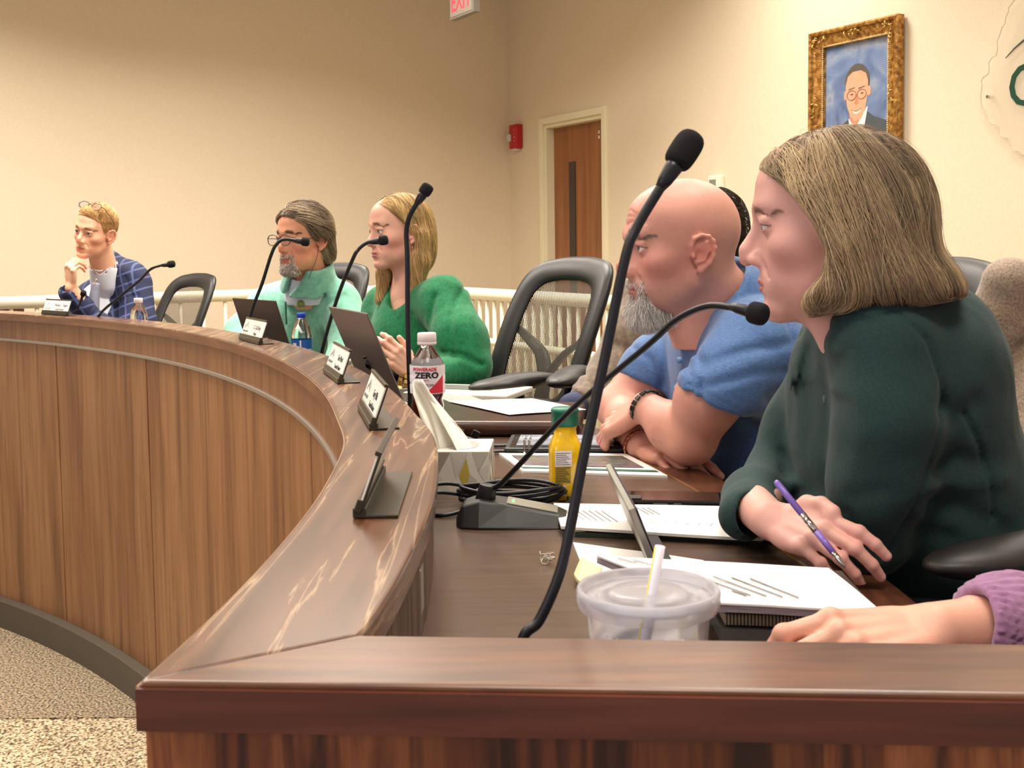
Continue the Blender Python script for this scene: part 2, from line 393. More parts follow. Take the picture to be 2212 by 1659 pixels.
def flow(fn, roots, dirf, steps, ds, off, jitter=.0, seed=0, drag=.55):
    """grow strands over the surface fn = off following the combing field dirf(Q, t)"""
    r = np.random.default_rng(seed); Q = roots.copy(); N = len(Q); out = [Q.copy()]; D = None
    ph = r.normal(size=(N, 3)) * jitter
    for k in range(steps):
        t = k / steps; G = grad(fn, Q); T = dirf(Q, t) + ph; T = T - G * (np.sum(T * G, 1, keepdims=True)) * .98
        T /= np.linalg.norm(T, axis=1, keepdims=True) + 1e-9
        D = T if D is None else D * drag + T * (1 - drag); D /= np.linalg.norm(D, axis=1, keepdims=True) + 1e-9
        Q = Q + D * (ds[:, None] if hasattr(ds, 'shape') else ds)
        e = fn((Q[:, 0], Q[:, 1], Q[:, 2])) - off; Q = Q - grad(fn, Q) * (e * .7)[:, None]
        out.append(Q.copy())
    return np.stack(out, 1)
def mixcols(N, cols, wts, seed=0, var=.12):
    r = np.random.default_rng(seed); C = np.array([lin(c) for c in cols])[r.choice(len(cols), N, p=np.array(wts) / sum(wts))]
    return np.clip(C * (1 + r.normal(size=(N, 1)) * var), 0, 1)

def clump(P0, n, seed, off_amp, dir_amp):
    """lock index, offset and direction jitter shared by neighbouring strands"""
    r = np.random.default_rng(seed); c = P0[r.choice(len(P0), n, replace=False)]; idx = np.empty(len(P0), int)
    for s in range(0, len(P0), 2000): idx[s:s + 2000] = np.argmin(((P0[s:s + 2000, None, :] - c[None]) ** 2 * np.array([1, 1, .35])).sum(2), 1)
    return idx, (r.uniform(-1, 1, n) * off_amp)[idx], (r.normal(size=(n, 3)) * dir_amp)[idx], r.uniform(0, 1, n)[idx]
def lockcols(cols, wts, lock, seed=0, mixin=.55, var=.10):
    """strand colours: partly by lock, partly by strand"""
    r = np.random.default_rng(seed); C = np.array([lin(c) for c in cols]); cum = np.cumsum(np.array(wts) / sum(wts)); N = len(lock)
    a = C[np.searchsorted(cum, np.clip(lock, 0, .9999))]; b = C[r.choice(len(cols), N, p=np.array(wts) / sum(wts))]
    return np.clip((a * mixin + b * (1 - mixin)) * (1 + r.normal(size=(N, 1)) * var), 0, 1)
# ---------------------------------------------------------------- shared materials
M = {}
M['wallpaper'] = noise_mat('wallpaper', [(.35, (216, 200, 174)), (.65, (226, 211, 186))], 60, (6, 6, 1), .85, 4, bump=.12)
M['ceiling'] = mat('ceiling_tile', (215, 205, 190), .9)
M['carpet'] = noise_mat('carpet', [(.40, (70, 56, 42)), (.46, (158, 138, 108)), (.54, (188, 168, 136)), (.62, (220, 204, 174))], 105, (1, 1, 1), .95, 5, bump=.6)
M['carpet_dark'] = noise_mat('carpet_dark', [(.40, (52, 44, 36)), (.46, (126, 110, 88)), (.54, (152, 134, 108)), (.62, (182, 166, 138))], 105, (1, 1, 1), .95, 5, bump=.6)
M['kick'] = mat('vinyl_base', (84, 77, 66), .45)
M['veneer'] = noise_mat('oak_veneer', [(.30, (116, 76, 46)), (.45, (146, 102, 64)), (.60, (160, 116, 76)), (.75, (132, 90, 54))], 26, (1, 1, .055), .42, 8, .6, .08,
                        dark=(5, (1.6, 1.6, .12), [(.3, (205, 190, 175)), (.6, (255, 255, 255))]), coat=.15)
M['veneer_fine'] = noise_mat('oak_veneer_band', [(.35, (120, 80, 52)), (.62, (146, 104, 70))], 30, (1, 1, .06), .4, 8, .4, .05, coat=.15)
M['near_veneer'] = noise_mat('zebra_oak', [(.38, (74, 32, 18)), (.47, (138, 76, 44)), (.55, (176, 108, 64)), (.68, (112, 56, 32))], 34, (1, 1, .07), .4, 5, .9, .1,
                             dark=(3.0, (1, 1, .1), [(.35, (150, 120, 110)), (.6, (255, 255, 255))]))
M['cap'] = noise_mat('counter_oak', [(.40, (78, 46, 28)), (.50, (102, 66, 42)), (.555, (108, 72, 48)), (.575, (170, 140, 110)), (.60, (106, 70, 46)), (.66, (92, 58, 36))], 30, (1.0, .045, 1), .27, 7, .9, .05, coat=.35,
                     dark=(120, (1, .12, 1), [(.3, (214, 206, 200)), (.65, (255, 255, 255))]))
M['cap_end'] = noise_mat('counter_oak_end', [(.35, (84, 48, 28)), (.5, (104, 64, 38)), (.7, (118, 76, 48))], 8, (.5, 5, 1), .30, 6, .8, .06, coat=.35,
                         dark=(120, (.1, 1, 1), [(.3, (214, 206, 200)), (.65, (255, 255, 255))]))
M['nosing'] = noise_mat('nosing_oak', [(.35, (66, 26, 16)), (.6, (92, 42, 26)), (.75, (106, 54, 34))], 14, (.3, 1, 4), .32, 6, .3, .05, coat=.2)
M['nosing_far'] = noise_mat('curved_nosing_oak', [(.35, (110, 74, 50)), (.6, (132, 92, 64)), (.75, (142, 102, 72))], 14, (.3, .3, 4), .35, 6, .3, .05, coat=.2)
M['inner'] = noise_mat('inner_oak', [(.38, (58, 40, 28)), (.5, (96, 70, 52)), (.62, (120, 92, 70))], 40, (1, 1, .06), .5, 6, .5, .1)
M['laminate'] = noise_mat('worktop_laminate', [(.3, (74, 58, 48)), (.7, (90, 70, 58))], 20, (.4, 6, 1), .24, 4, .1, .03)
M['walnut'] = noise_mat('worktop_edge_walnut', [(.3, (72, 42, 28)), (.7, (96, 58, 40))], 20, (5, .5, 1), .30, 4, .1, .03, coat=.2)
M['gold'] = mat('brass_seam', (190, 140, 80), .3, .8)
M['alu'] = mat('brushed_aluminium', (178, 172, 164), .35, .7)
M['trim'] = mat('cream_paint', (228, 220, 188), .45)
M['rail'] = mat('cream_rail_paint', (232, 224, 196), .35)
M['door'] = noise_mat('door_oak', [(.3, (128, 78, 42)), (.6, (152, 98, 58)), (.75, (164, 110, 68))], 18, (1, 1, .06), .45, 6, .4, .05)
M['door_glass'] = mat('dark_glass', (60, 50, 45), .15)
M['black'] = mat('black_plastic', (24, 23, 23), .42)
M['black_gloss'] = mat('black_gloss', (16, 16, 18), .18)
M['foam'] = mat('microphone_foam', (14, 13, 15), .95, bump=(900, .6))
M['neck'] = mat('gooseneck_black', (20, 21, 26), .38)
M['chrome'] = mat('chrome', (210, 208, 205), .12, 1)
M['paper'] = mat('paper', (238, 234, 230), .7)
M['ink'] = mat('ink', (70, 68, 70), .7)
M['white'] = mat('white_plastic', (226, 214, 212), .4)

# ---------------------------------------------------------------- room
WD = Vector((-.49, .8717, 0)).normalized()      # along the right wall, away from the camera
WN = Vector((-WD.y, WD.x, 0))                   # out of the right wall into the room (towards the left)
W0 = Vector((.74, 8.8, 0))
CORNER = W0 + WD * 1.51
LD = -Vector((WD.y, -WD.x, 0))                  # along the left wall, away from the corner
FZ = -.09; DZ = .545
def wall_pt(u, z, out=0.0): return W0 - WD * u + WN * out + Vector((0, 0, z))
def slab(name, a, b, z0, z1, th, outward, m, label=None, parent=None):
    a = Vector(a); b = Vector(b); n = Vector(outward) * th
    V = [a, b, b + n, a + n]; V = [(v.x, v.y, z0) for v in V] + [(v.x, v.y, z1) for v in V]
    Fc = [(0, 1, 2, 3), (7, 6, 5, 4), (0, 4, 5, 1), (1, 5, 6, 2), (2, 6, 7, 3), (3, 7, 4, 0)]
    o = mesh(name, V, Fc, m, parent); bm = bmesh.new(); bm.from_mesh(o.data); bmesh.ops.recalc_face_normals(bm, faces=bm.faces); bm.to_mesh(o.data); bm.free()
    return o
DOOR_A, DOOR_B, DOOR_TOP = -.93, -.06, 2.68      # opening along the wall (u) and head height
c2 = Vector((CORNER.x, CORNER.y, 0))
u_c = -1.51
# right wall is built around the door opening
bmw = bmesh.new()
def wall_box(bm, u0, u1, z0, z1, o0=0, o1=-.12):
    pts = [wall_pt(u, z, o) for z in (z0, z1) for u, o in ((u0, o0), (u1, o0), (u1, o1), (u0, o1))]
    v = [bm.verts.new(p) for p in pts]
    for f in ((0, 1, 2, 3), (7, 6, 5, 4), (0, 4, 5, 1), (1, 5, 6, 2), (2, 6, 7, 3), (3, 7, 4, 0)): bm.faces.new([v[i] for i in f])
wall_box(bmw, u_c, DOOR_A, FZ, CEIL); wall_box(bmw, DOOR_B, 6.9, FZ, CEIL); wall_box(bmw, DOOR_A, DOOR_B, DOOR_TOP, CEIL)
bmesh.ops.recalc_face_normals(bmw, faces=bmw.faces)
tag(from_bm('wall_right', bmw, M['wallpaper']), kind='structure')
tag(slab('wall_left', c2, c2 + LD * 7.6, FZ, CEIL, .12, WD, M['wallpaper']), kind='structure')
fl = mesh('floor', [(-7, -2.5, FZ), (4.5, -2.5, FZ), (4.5, 11.5, FZ), (-7, 11.5, FZ)], [(0, 1, 2, 3)], M['carpet']); tag(fl, kind='structure')
tag(mesh('ceiling', [(-7, -2.5, CEIL), (4.5, -2.5, CEIL), (4.5, 11.5, CEIL), (-7, 11.5, CEIL)], [(3, 2, 1, 0)], M['ceiling']), kind='structure')
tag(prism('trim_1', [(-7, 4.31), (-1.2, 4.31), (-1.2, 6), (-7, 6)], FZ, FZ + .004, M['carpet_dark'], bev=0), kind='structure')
for tx, ty in TROFFERS:
    t = empty('ceiling_light', (tx, ty, CEIL), 0, 'recessed ceiling light above the meeting dais', 'ceiling light', 'recessed ceiling lights')
    box('frame', (0, 0, -.006), (1.22, .62, .012), M['white'], t); box('diffuser', (0, 0, -.014), (1.15, .55, .006), mat('diffuser', (255, 240, 215), .6, emit=((255, 238, 212), 2.6)), t, bev=0)

# door with frame
d1 = empty('door_1', wall_pt(-.48, DZ)); tag(d1, kind='structure')
def wbox(name, u0, u1, z0, z1, o0, o1, m, parent=None, bev=.002):
    bm = bmesh.new(); wall_box(bm, u0, u1, z0, z1, o0, o1); bmesh.ops.recalc_face_normals(bm, faces=bm.faces)
    if parent is not None: bmesh.ops.transform(bm, matrix=parent_inv(parent), verts=bm.verts)
    return from_bm(name, bm, m, parent, bev=bev)
def parent_inv(p):
    return (Matrix.Translation(p.location) @ p.rotation_euler.to_matrix().to_4x4()).inverted()
bm = bmesh.new()
wall_box(bm, DOOR_A + .0, DOOR_A + .34, DZ, 2.64, -.075, -.045); 
bm.free()
wbox('leaf', DOOR_A + .03, DOOR_B - .03, DZ + .01, DOOR_TOP - .03, -.115, -.075, M['door'], d1)
wbox('vision_panel', -.66, -.57, 1.25, 2.36, -.077, -.066, M['door_glass'], d1)
wbox('hinge_plate', -.235, -.215, 2.55, 2.575, -.074, -.070, M['white'], d1)
wbox('hinge_plate', -.235, -.215, 2.51, 2.535, -.074, -.070, M['white'], d1)
for nm, a0, a1, z0, z1 in (('frame', DOOR_A - .055, DOOR_A, DZ - .1, DOOR_TOP + .055), ('frame', DOOR_B, DOOR_B + .055, DZ - .1, DOOR_TOP + .055), ('frame', DOOR_A, DOOR_B, DOOR_TOP, DOOR_TOP + .055)):
    wbox(nm, a0, a1, z0, z1, .022, -.01, M['trim'], d1, .004)
wbox('jamb', DOOR_A, DOOR_A + .03, DZ, DOOR_TOP, 0, -.12, M['trim'], d1); wbox('jamb', DOOR_B - .03, DOOR_B, DZ, DOOR_TOP, 0, -.12, M['trim'], d1)
wbox('jamb', DOOR_A + .03, DOOR_B - .03, DOOR_TOP - .03, DOOR_TOP, 0, -.12, M['trim'], d1)

# dais floor (raised platform) behind the counter
def circ(y): return -6.046 + math.sqrt(max(34.35 - (y - .797) ** 2, 0))
OUT = [(-.247, .738), (-.234, .88), (-.225, 1.05), (-.222, 1.25), (-.229, 1.45), (-.247, 1.68)]
th = np.linspace(math.asin((1.93 - .797) / 5.861), 1.16, 26)
OUT += [(-6.046 + 5.861 * math.cos(t), .797 + 5.861 * math.sin(t)) for t in th]
OUTS = [Vector((p.x, p.y, 0)) for p in spline([(x, y, 0) for x, y in OUT], 4)]
def offs(P, d):
    o = []
    for i, p in enumerate(P):
        t = (P[min(i + 1, len(P) - 1)] - P[max(i - 1, 0)]).normalized(); o.append(p + Vector((t.y, -t.x, 0)) * d)
    return o
def strip(name, A, B, z0, z1, m, parent=None, bev=.003, sm=False):
    """solid swept between two plan polylines A and B of equal length"""
    n = len(A); V = []
    for p, q in zip(A, B): V += [(p.x, p.y, z0), (q.x, q.y, z0), (q.x, q.y, z1), (p.x, p.y, z1)]
    Fc = []
    for i in range(n - 1):
        a = 4 * i; b = a + 4
        for k in range(4): Fc.append((a + k, a + (k + 1) % 4, b + (k + 1) % 4, b + k))
    Fc += [(3, 2, 1, 0), (4 * n - 4, 4 * n - 3, 4 * n - 2, 4 * n - 1)]
    o = mesh(name, V, Fc, m, parent); bm = bmesh.new(); bm.from_mesh(o.data); bmesh.ops.recalc_face_normals(bm, faces=bm.faces); bm.to_mesh(o.data); bm.free()
    if bev:
        b = o.modifiers.new('bevel', 'BEVEL'); b.width = bev; b.segments = 3; b.limit_method = 'ANGLE'; b.angle_limit = .9
    return o
CAPZ = 1.41; WTZ = 1.285
counter = empty('council_counter', (0, 0, 0), 0, 'long curved oak dais counter with raised ledge and panelled front', 'counter')
INS = offs(OUTS, .132)
iw = [Vector((p.x if p.y > 1.2 else float(np.interp(p.y, [.80, .88, .96, 1.05, 1.2], [-.116, -.106, -.0995, -.095, -.0905])), p.y, 0)) for p in INS]
iw[0] = Vector((-.115, .8225, 0))
for i in range(1, 5): iw[i] = Vector((iw[i].x, .8225 + (iw[5].y - .8225) * i / 5, 0)); iw[i].x = float(np.interp(iw[i].y, [.80, .88, .96, 1.05, 1.2], [-.116, -.106, -.0995, -.095, -.0905]))
# ledge (transaction top) along the curve, with segment joints
def seg_of(P, a, b): return P[a:b + 1]
n_ = len(OUTS); cuts = [0, 24, 66, n_ - 1]
ledge = strip('ledge', OUTS, iw, CAPZ - .031, CAPZ, M['cap'], counter, .004)
EA = Vector((-.2475, .7375, 0)); EB = Vector((.80, .661, 0)); ed = (EB - EA).normalized(); en = Vector((-ed.y, ed.x, 0))
EI = Vector((-.115, .8225, 0)); EJ = EB + en * .09
end_ledge = mesh('end_ledge', [(EA.x, EA.y, CAPZ - .031), (EB.x, EB.y, CAPZ - .031), (EJ.x, EJ.y, CAPZ - .031), (EI.x, EI.y, CAPZ - .031),
                               (EA.x, EA.y, CAPZ + .0002), (EB.x, EB.y, CAPZ + .0002), (EJ.x, EJ.y, CAPZ + .0002), (EI.x, EI.y, CAPZ + .0002)],
                 [(3, 2, 1, 0), (4, 5, 6, 7), (0, 1, 5, 4), (1, 2, 6, 5), (2, 3, 7, 6), (3, 0, 4, 7)], M['cap_end'], counter)
b = end_ledge.modifiers.new('bevel', 'BEVEL'); b.width = .003; b.segments = 3
o = slab('end_nosing', EA - ed * .0, EB, CAPZ - .032, CAPZ - .004, .004, -en, M['nosing'], parent=counter)
strip('nosing', offs(OUTS, -.002), OUTS, CAPZ - .032, CAPZ - .004, M['nosing_far'], counter, 0)
for jx_, jy_ in ((742, 877), (486, 738)):
    k_ = min(range(1, n_ - 1), key=lambda k: (OUTS[k] - Vector((onz(jx_, jy_, CAPZ).x, onz(jx_, jy_, CAPZ).y, 0))).length); o_, i_ = OUTS[k_], iw[k_]; tt = (OUTS[k_ + 1] - OUTS[k_ - 1]).normalized() * .0007
    V = [o_ - tt, i_ - tt, i_ + tt, o_ + tt]; mesh('ledge_joint', [(v.x, v.y, CAPZ + .0003) for v in V], [(0, 1, 2, 3)], M['ink'], counter)
# fascia band, metal strip, panels, vinyl base
p1 = offs(OUTS, .010); p2 = offs(OUTS, .030)
strip('upper_fascia', p1[1:], p2[1:], 1.292, CAPZ - .031, M['veneer_fine'], counter, 0)
strip('metal_strip', offs(OUTS, .004)[1:], p2[1:], 1.281, 1.292, M['alu'], counter, .001)
joints = []
def arc_idx(px, py):
    t = min(range(len(OUTS)), key=lambda i: (OUTS[i] - Vector((px, py, 0))).length); return t
jx = [(-3.55, 6.0), (-2.76, 5.70), (-2.01, 5.05), (-1.41, 4.40), (-.50, 2.66), (-.235, 1.55)]
q1 = offs(OUTS, .016); q2 = offs(OUTS, .036); dens = [arc_idx(*j) for j in jx]
dens = [n_ - 1] + dens + [0]
for i in range(len(dens) - 1):
    a, b_ = dens[i + 1], dens[i]
    if b_ - a < 1: continue
    A_ = q1[a:b_ + 1]; B_ = q2[a:b_ + 1]; A_ = A_[:]; B_ = B_[:]
    gp = lambda a, b: a + (b - a).normalized() * .0045
    A_[0], A_[-1], B_[0], B_[-1] = gp(A_[0], A_[1]), gp(A_[-1], A_[-2]), gp(B_[0], B_[1]), gp(B_[-1], B_[-2])
    if a == 0: A_[0], B_[0] = A_[0] + Vector((0, .03, 0)), B_[0] + Vector((0, .03, 0))
    strip('front_panel', A_, B_, .045, 1.281, M['veneer'], counter, .0012)
strip('panel_backing', offs(OUTS, .022)[1:], offs(OUTS, .05)[1:], .04, 1.285, mat('joint_metal', (150, 136, 124), .4), counter, 0)
strip('toe_base', offs(OUTS, -.03), offs(OUTS, .034), FZ, .045, M['kick'], counter, .004)
slab('end_panel', EA + ed * .003 + en * .004, EB + en * .004, FZ, CAPZ - .031, .02, en, M['near_veneer'], parent=counter)
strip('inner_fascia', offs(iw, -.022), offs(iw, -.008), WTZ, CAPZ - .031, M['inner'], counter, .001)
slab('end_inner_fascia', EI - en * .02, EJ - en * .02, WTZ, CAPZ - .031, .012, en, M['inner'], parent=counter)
# worktop: laminate field, brass seam, walnut member edge
gold = [Vector((x, y, 0)) for x, y in [(.40, .75), (.385, 1.18), (.362, 1.41), (.347, 1.526), (.323, 1.738), (.22, 2.206), (.02, 2.75), (-.28, 3.42), (-.72, 4.15), (-1.35, 4.95), (-2.3, 5.75)]]
edge = [Vector((x, y, 0)) for x, y in [(.462, .75), (.452, 1.231), (.448, 1.353), (.441, 1.429), (.386, 1.829), (.29, 2.23), (.10, 2.78), (-.20, 3.46), (-.64, 4.20), (-1.28, 5.03), (-2.25, 5.84)]]
def nearest(P, q): return min(P, key=lambda p: (p - q).length)
gi = [Vector(p) for p in spline([tuple(g_) for g_ in gold], 5)]; ei = [Vector(p) for p in spline([tuple(g_) for g_ in edge], 5)]
def at_u(P, i, n): 
    t = i / (n - 1) * (len(P) - 1); k = min(int(t), len(P) - 2); return P[k].lerp(P[k + 1], t - k)
innr = [Vector((-.10, .80, 0))] + [p for p in offs(iw, -.012) if p.y > .86]
lim = [p for p in innr if p.x > -2.45]
strip('worktop', [at_u(lim, i, 50) for i in range(50)], [at_u(gi, i, 50) for i in range(50)], WTZ - .03, WTZ, M['laminate'], counter, .001)
strip('brass_seam', gi, [p + Vector((.0035, .001, 0)) for p in gi], WTZ - .02, WTZ + .0006, M['gold'], counter, 0)
strip('worktop_edge', [p + Vector((.0035, .001, 0)) for p in gi], ei, WTZ - .032, WTZ, M['walnut'], counter, .003)
box('wall_socket', (-.1, 1.20, 1.33), (.004, .035, .05), M['alu'], counter)
# raised platform the members sit on
plat = [(-.19, .80)] + [(p.x, p.y) for p in offs(OUTS, .06)[6:]] + [(-3.6, 7.4), (-2.2, 7.8), (-.62, 8.6)] + [(wall_pt(u, 0, .0).x, wall_pt(u, 0).y) for u in (-1.5, 0, 3, 6.4)] + [(3.4, .8)]
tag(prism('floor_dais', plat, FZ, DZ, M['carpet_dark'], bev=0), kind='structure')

# railing behind the seats
RZ = 1.455
def rail_run(a, b, spacing, label, first_post=False, skip_end=0):
    a = Vector(a); b = Vector(b); L = (b - a).length; d = (b - a) / L
    t = empty('guard_rail', (a.x, a.y, DZ), 0, label, 'railing', 'cream metal guard rails')
    P = lambda s, z: (a + d * s + Vector((0, 0, z))) - Vector((a.x, a.y, DZ))
    tube('handrail', [P(-.01, RZ - .034), P(L * .5, RZ - .034), P(L, RZ - .034)], .034, M['rail'], t, 20, 4)
    tube('lower_rail', [P(0, RZ - .30), P(L * .5, RZ - .30), P(L, RZ - .30)], .021, M['rail'], t, 14, 3)
    k = 0; s = .03
    while s < L:
        bm = bmesh.new(); r = .011 if not (first_post and k == 0) else .030
        cyl(bm, P(s, DZ), P(s, RZ - .04), r, seg=14); from_bm('baluster' if r < .02 else 'post', bm, M['rail'], t, True); k += 1; s += spacing
    return t
RC = Vector((-.62, 7.37, 0))
LR0 = RC + LD * 2.53
rail_run(LR0, RC, .1285, 'cream metal guard rail along the left wall behind the seats', True)
rail_run(RC, RC - WD * 5.2, .0865, 'cream metal guard rail on the right, with close balusters before the door')
box_ = box('side_cabinet', at(8, 660, 6.9) + Vector((-.28, .1, -.60)), (.62, .4, 1.20), noise_mat('dark_walnut', [(.3, (48, 24, 14)), (.7, (70, 36, 22))], 20, (5, .5, 1), .4), rot=Euler((0, 0, math.atan2(LD.y, LD.x))))
tag(box_, 'dark walnut cabinet top at the far left behind the ledge', 'cabinet')

# ---------------------------------------------------------------- things on the walls
def wall_frame(u, z, out=0):   # matrix: x right along the wall as seen, y up, z out of the wall
    x = -WD; y = Vector((0, 0, 1)); n = WN; p = wall_pt(u, z, out)
    return Matrix(((x.x, y.x, n.x, p.x), (x.y, y.y, n.y, p.y), (x.z, y.z, n.z, p.z), (0, 0, 0, 1)))
# ---------------------------------------------------------------- office chairs
def mesh_fabric():
    m = bpy.data.materials.new('chair_mesh'); m.use_nodes = True; n = m.node_tree.nodes; l = m.node_tree.links; b = n['Principled BSDF']
    b.inputs['Base Color'].default_value = (*lin((74, 66, 54)), 1); b.inputs['Roughness'].default_value = .7
    co = n.new('ShaderNodeTexCoord'); sx = n.new('ShaderNodeSeparateXYZ'); l.new(co.outputs['Object'], sx.inputs[0])
    def wave(sock, k, ph):
        a = n.new('ShaderNodeMath'); a.operation = 'MULTIPLY_ADD'; a.inputs[1].default_value = k; a.inputs[2].default_value = ph; l.new(sock, a.inputs[0])
        s = n.new('ShaderNodeMath'); s.operation = 'SINE'; l.new(a.outputs[0], s.inputs[0]); return s.outputs[0]
    w1 = wave(sx.outputs[0], 900, 0); w2 = wave(sx.outputs[2], 620, 0)
    mu = n.new('ShaderNodeMath'); mu.operation = 'MULTIPLY'; l.new(w1, mu.inputs[0]); l.new(w2, mu.inputs[1])
    g = n.new('ShaderNodeMath'); g.operation = 'LESS_THAN'; g.inputs[1].default_value = .12; l.new(mu.outputs[0], g.inputs[0])
    cl = n.new('ShaderNodeMath'); cl.operation = 'MAXIMUM'; cl.inputs[1].default_value = .12; l.new(g.outputs[0], cl.inputs[0])
    l.new(cl.outputs[0], b.inputs['Alpha']); return m
M['mesh'] = mesh_fabric()
M['seatcloth'] = mat('seat_cloth', (32, 31, 32), .9, bump=(600, .4))
M['armpad'] = mat('arm_pad', (34, 31, 30), .45)

def back_pt(x, t, y=0):   # t 0..1 bottom to top, leaning and curving back
    return Vector((x, -.185 - .19 * t - .05 * t * t - .04 * (1 - (x / .24) ** 2) + y, .62 + .50 * t))
def outline(w0, w1, t0, t1, n=14):
    P = []
    c = [(-w0 * .72, t0), (0, t0 - .01), (w0 * .72, t0), (w0, t0 + .10), ((w0 + w1) / 2 + .012, (t0 + t1) / 2), (w1, t1 - .16), (w1 * .80, t1 - .03), (w1 * .4, t1 + .012), (0, t1 + .02), (-w1 * .4, t1 + .012), (-w1 * .80, t1 - .03), (-w1, t1 - .16), (-(w0 + w1) / 2 - .012, (t0 + t1) / 2), (-w0, t0 + .10)]
    return c
def make_chair(label):
    t = empty('office_chair', (0, 0, 0), 0, label, 'chair')
    c = outline(.205, .205, .02, .96); ring = spline([tuple(back_pt(x, q)) for x, q in c + c[:1]], 5)[:-1]
    inner_c = [(x * .66, .47 + (q - .5) * .74) for x, q in c]; ri = spline([tuple(back_pt(x, q, .006)) for x, q in inner_c + inner_c[:1]], 5)[:-1]
    n = len(ring); V = []; Fc = []
    mid = sum(ring, Vector()) / n
    for o_, i_ in zip(ring, ri):
        d = (i_ - o_); V += [o_ + Vector((0, -.016, 0)), o_ + Vector((0, .014, 0)), o_ + d * .5 + Vector((0, .020, 0)), i_ + Vector((0, .006, 0)), i_ + Vector((0, -.004, 0)), o_ + d * .3 + Vector((0, -.024, 0))]
    for k in range(n):
        a = 6 * k; b = 6 * ((k + 1) % n)
        for j in range(6): Fc.append((a + j, a + (j + 1) % 6, b + (j + 1) % 6, b + j))
    o = mesh('back_frame', V, Fc, M['black'], t, True); bm = bmesh.new(); bm.from_mesh(o.data); bmesh.ops.recalc_face_normals(bm, faces=bm.faces); bm.to_mesh(o.data); bm.free()
    sb = o.modifiers.new('sub', 'SUBSURF'); sb.levels = 1; sb.render_levels = 1
    # mesh panel
    V = []; Fc = []; nx, nt = 13, 20
    for j in range(nt):
        q = .06 + .82 * j / (nt - 1); w = .16 * (1 if q < .75 else 1 - .25 * ((q - .75) / .15) ** 2)
        for i in range(nx): V.append(back_pt(-w + 2 * w * i / (nx - 1), q, .004))
    for j in range(nt - 1):
        for i in range(nx - 1): a = j * nx + i; Fc.append((a, a + 1, a + nx + 1, a + nx))
    mesh('back_mesh', V, Fc, M['mesh'], t, True)
    # Y shaped spine
    for s in (-1, 1):
        tube('lumbar_arm', [back_pt(0, .22, -.03), back_pt(s * .05, .36, -.03), back_pt(s * .11, .44, -.025), back_pt(s * .165, .52, -.012)], [.026, .024, .020, .014], M['black'], t, 12, 5, .5)
    tube('spine', [(0, -.20, .50), (0, -.275, .56), back_pt(0, .10, -.035), back_pt(0, .28, -.03)], [.03, .028, .03, .022], M['black'], t, 12, 5, .6)
    sdf('seat', lambda P: smin(rbox(P, (0, .01, .49), (.245, .235, .035), .034), rbox(P, (0, .02, .50), (.20, .20, .04), .035), .02), (-.27, -.25, .43), (.27, .27, .56), .008, M['seatcloth'], t)
    for s in (-1, 1):
        sdf('armrest', lambda P: smin(ell(P, (s * .245, .10, .762), (.046, .110, .022)), ell(P, (s * .25, -.02, .768), (.036, .09, .018)), .04), (s * .245 - .06, -.16, .72), (s * .245 + .06, .30, .80), .004, M['armpad'], t)
        tube('arm_post', [(s * .20, .02, .48), (s * .265, .03, .50), (s * .275, .03, .60), (s * .25, .05, .75)], [.018, .022, .02, .022], M['black'], t, 12, 5, .6)
    bm = bmesh.new(); cyl(bm, (0, 0, .10), (0, 0, .46), .028); bx(bm, (0, 0, .44), (.18, .22, .03)); from_bm('gas_lift', bm, M['black'], t, bev=.003)
    for k in range(5):
        a = 2 * PI * k / 5 + .3; tip = Vector((math.cos(a) * .29, math.sin(a) * .29, .075))
        l_ = tube('base_leg', [(0, 0, .115), tip * .5 + Vector((0, 0, .065)), tip], [.03, .022, .014], M['black'], t, 10, 3)
        bm = bmesh.new(); w = Vector((-math.sin(a), math.cos(a), 0)) * .02; c_ = Vector((tip.x, tip.y, .028)); cyl(bm, c_ - w, c_ + w, .028); from_bm('caster', bm, M['black'], l_, True)
    return t
def place(o, x, y, f, z=DZ, label=None):
    o.location = (x, y, z); o.rotation_euler = (0, 0, math.atan2(-f[0], f[1]))
    if label: o['label'] = label
    return o
chair_c = place(make_chair('black mesh-back office chair behind the blonde woman in green, its curved armrest showing'), -.12, 3.44, (-.75, -.66))
chair_c['group'] = 'office chairs along the dais'
def more_chair(x, y, f, label, dz=0):
    c = copy_tree(chair_c); place(c, x, y, f, DZ + dz, label); return c
chair_a = more_chair(-2.0, 6.05, (-.61, -.79), 'empty black mesh-back office chair beside the man in the navy jacket', -.09)
chair_b = more_chair(-1.03, 5.02, (-.55, -.83), 'black mesh-back office chair behind the man in the mint pullover', -.03)
chair_d = more_chair(.41, 3.14, (-.35, -.94), 'black office chair holding the dark-haired person in the taupe jacket', .02)
chair_e = more_chair(.60, 1.60, (-.955, -.29), 'black office chair under the woman in dark green, tan jacket over its back', .01)
chair_f = more_chair(.60, 2.42, (-.86, -.5), 'black office chair under the bald man in the blue polo')

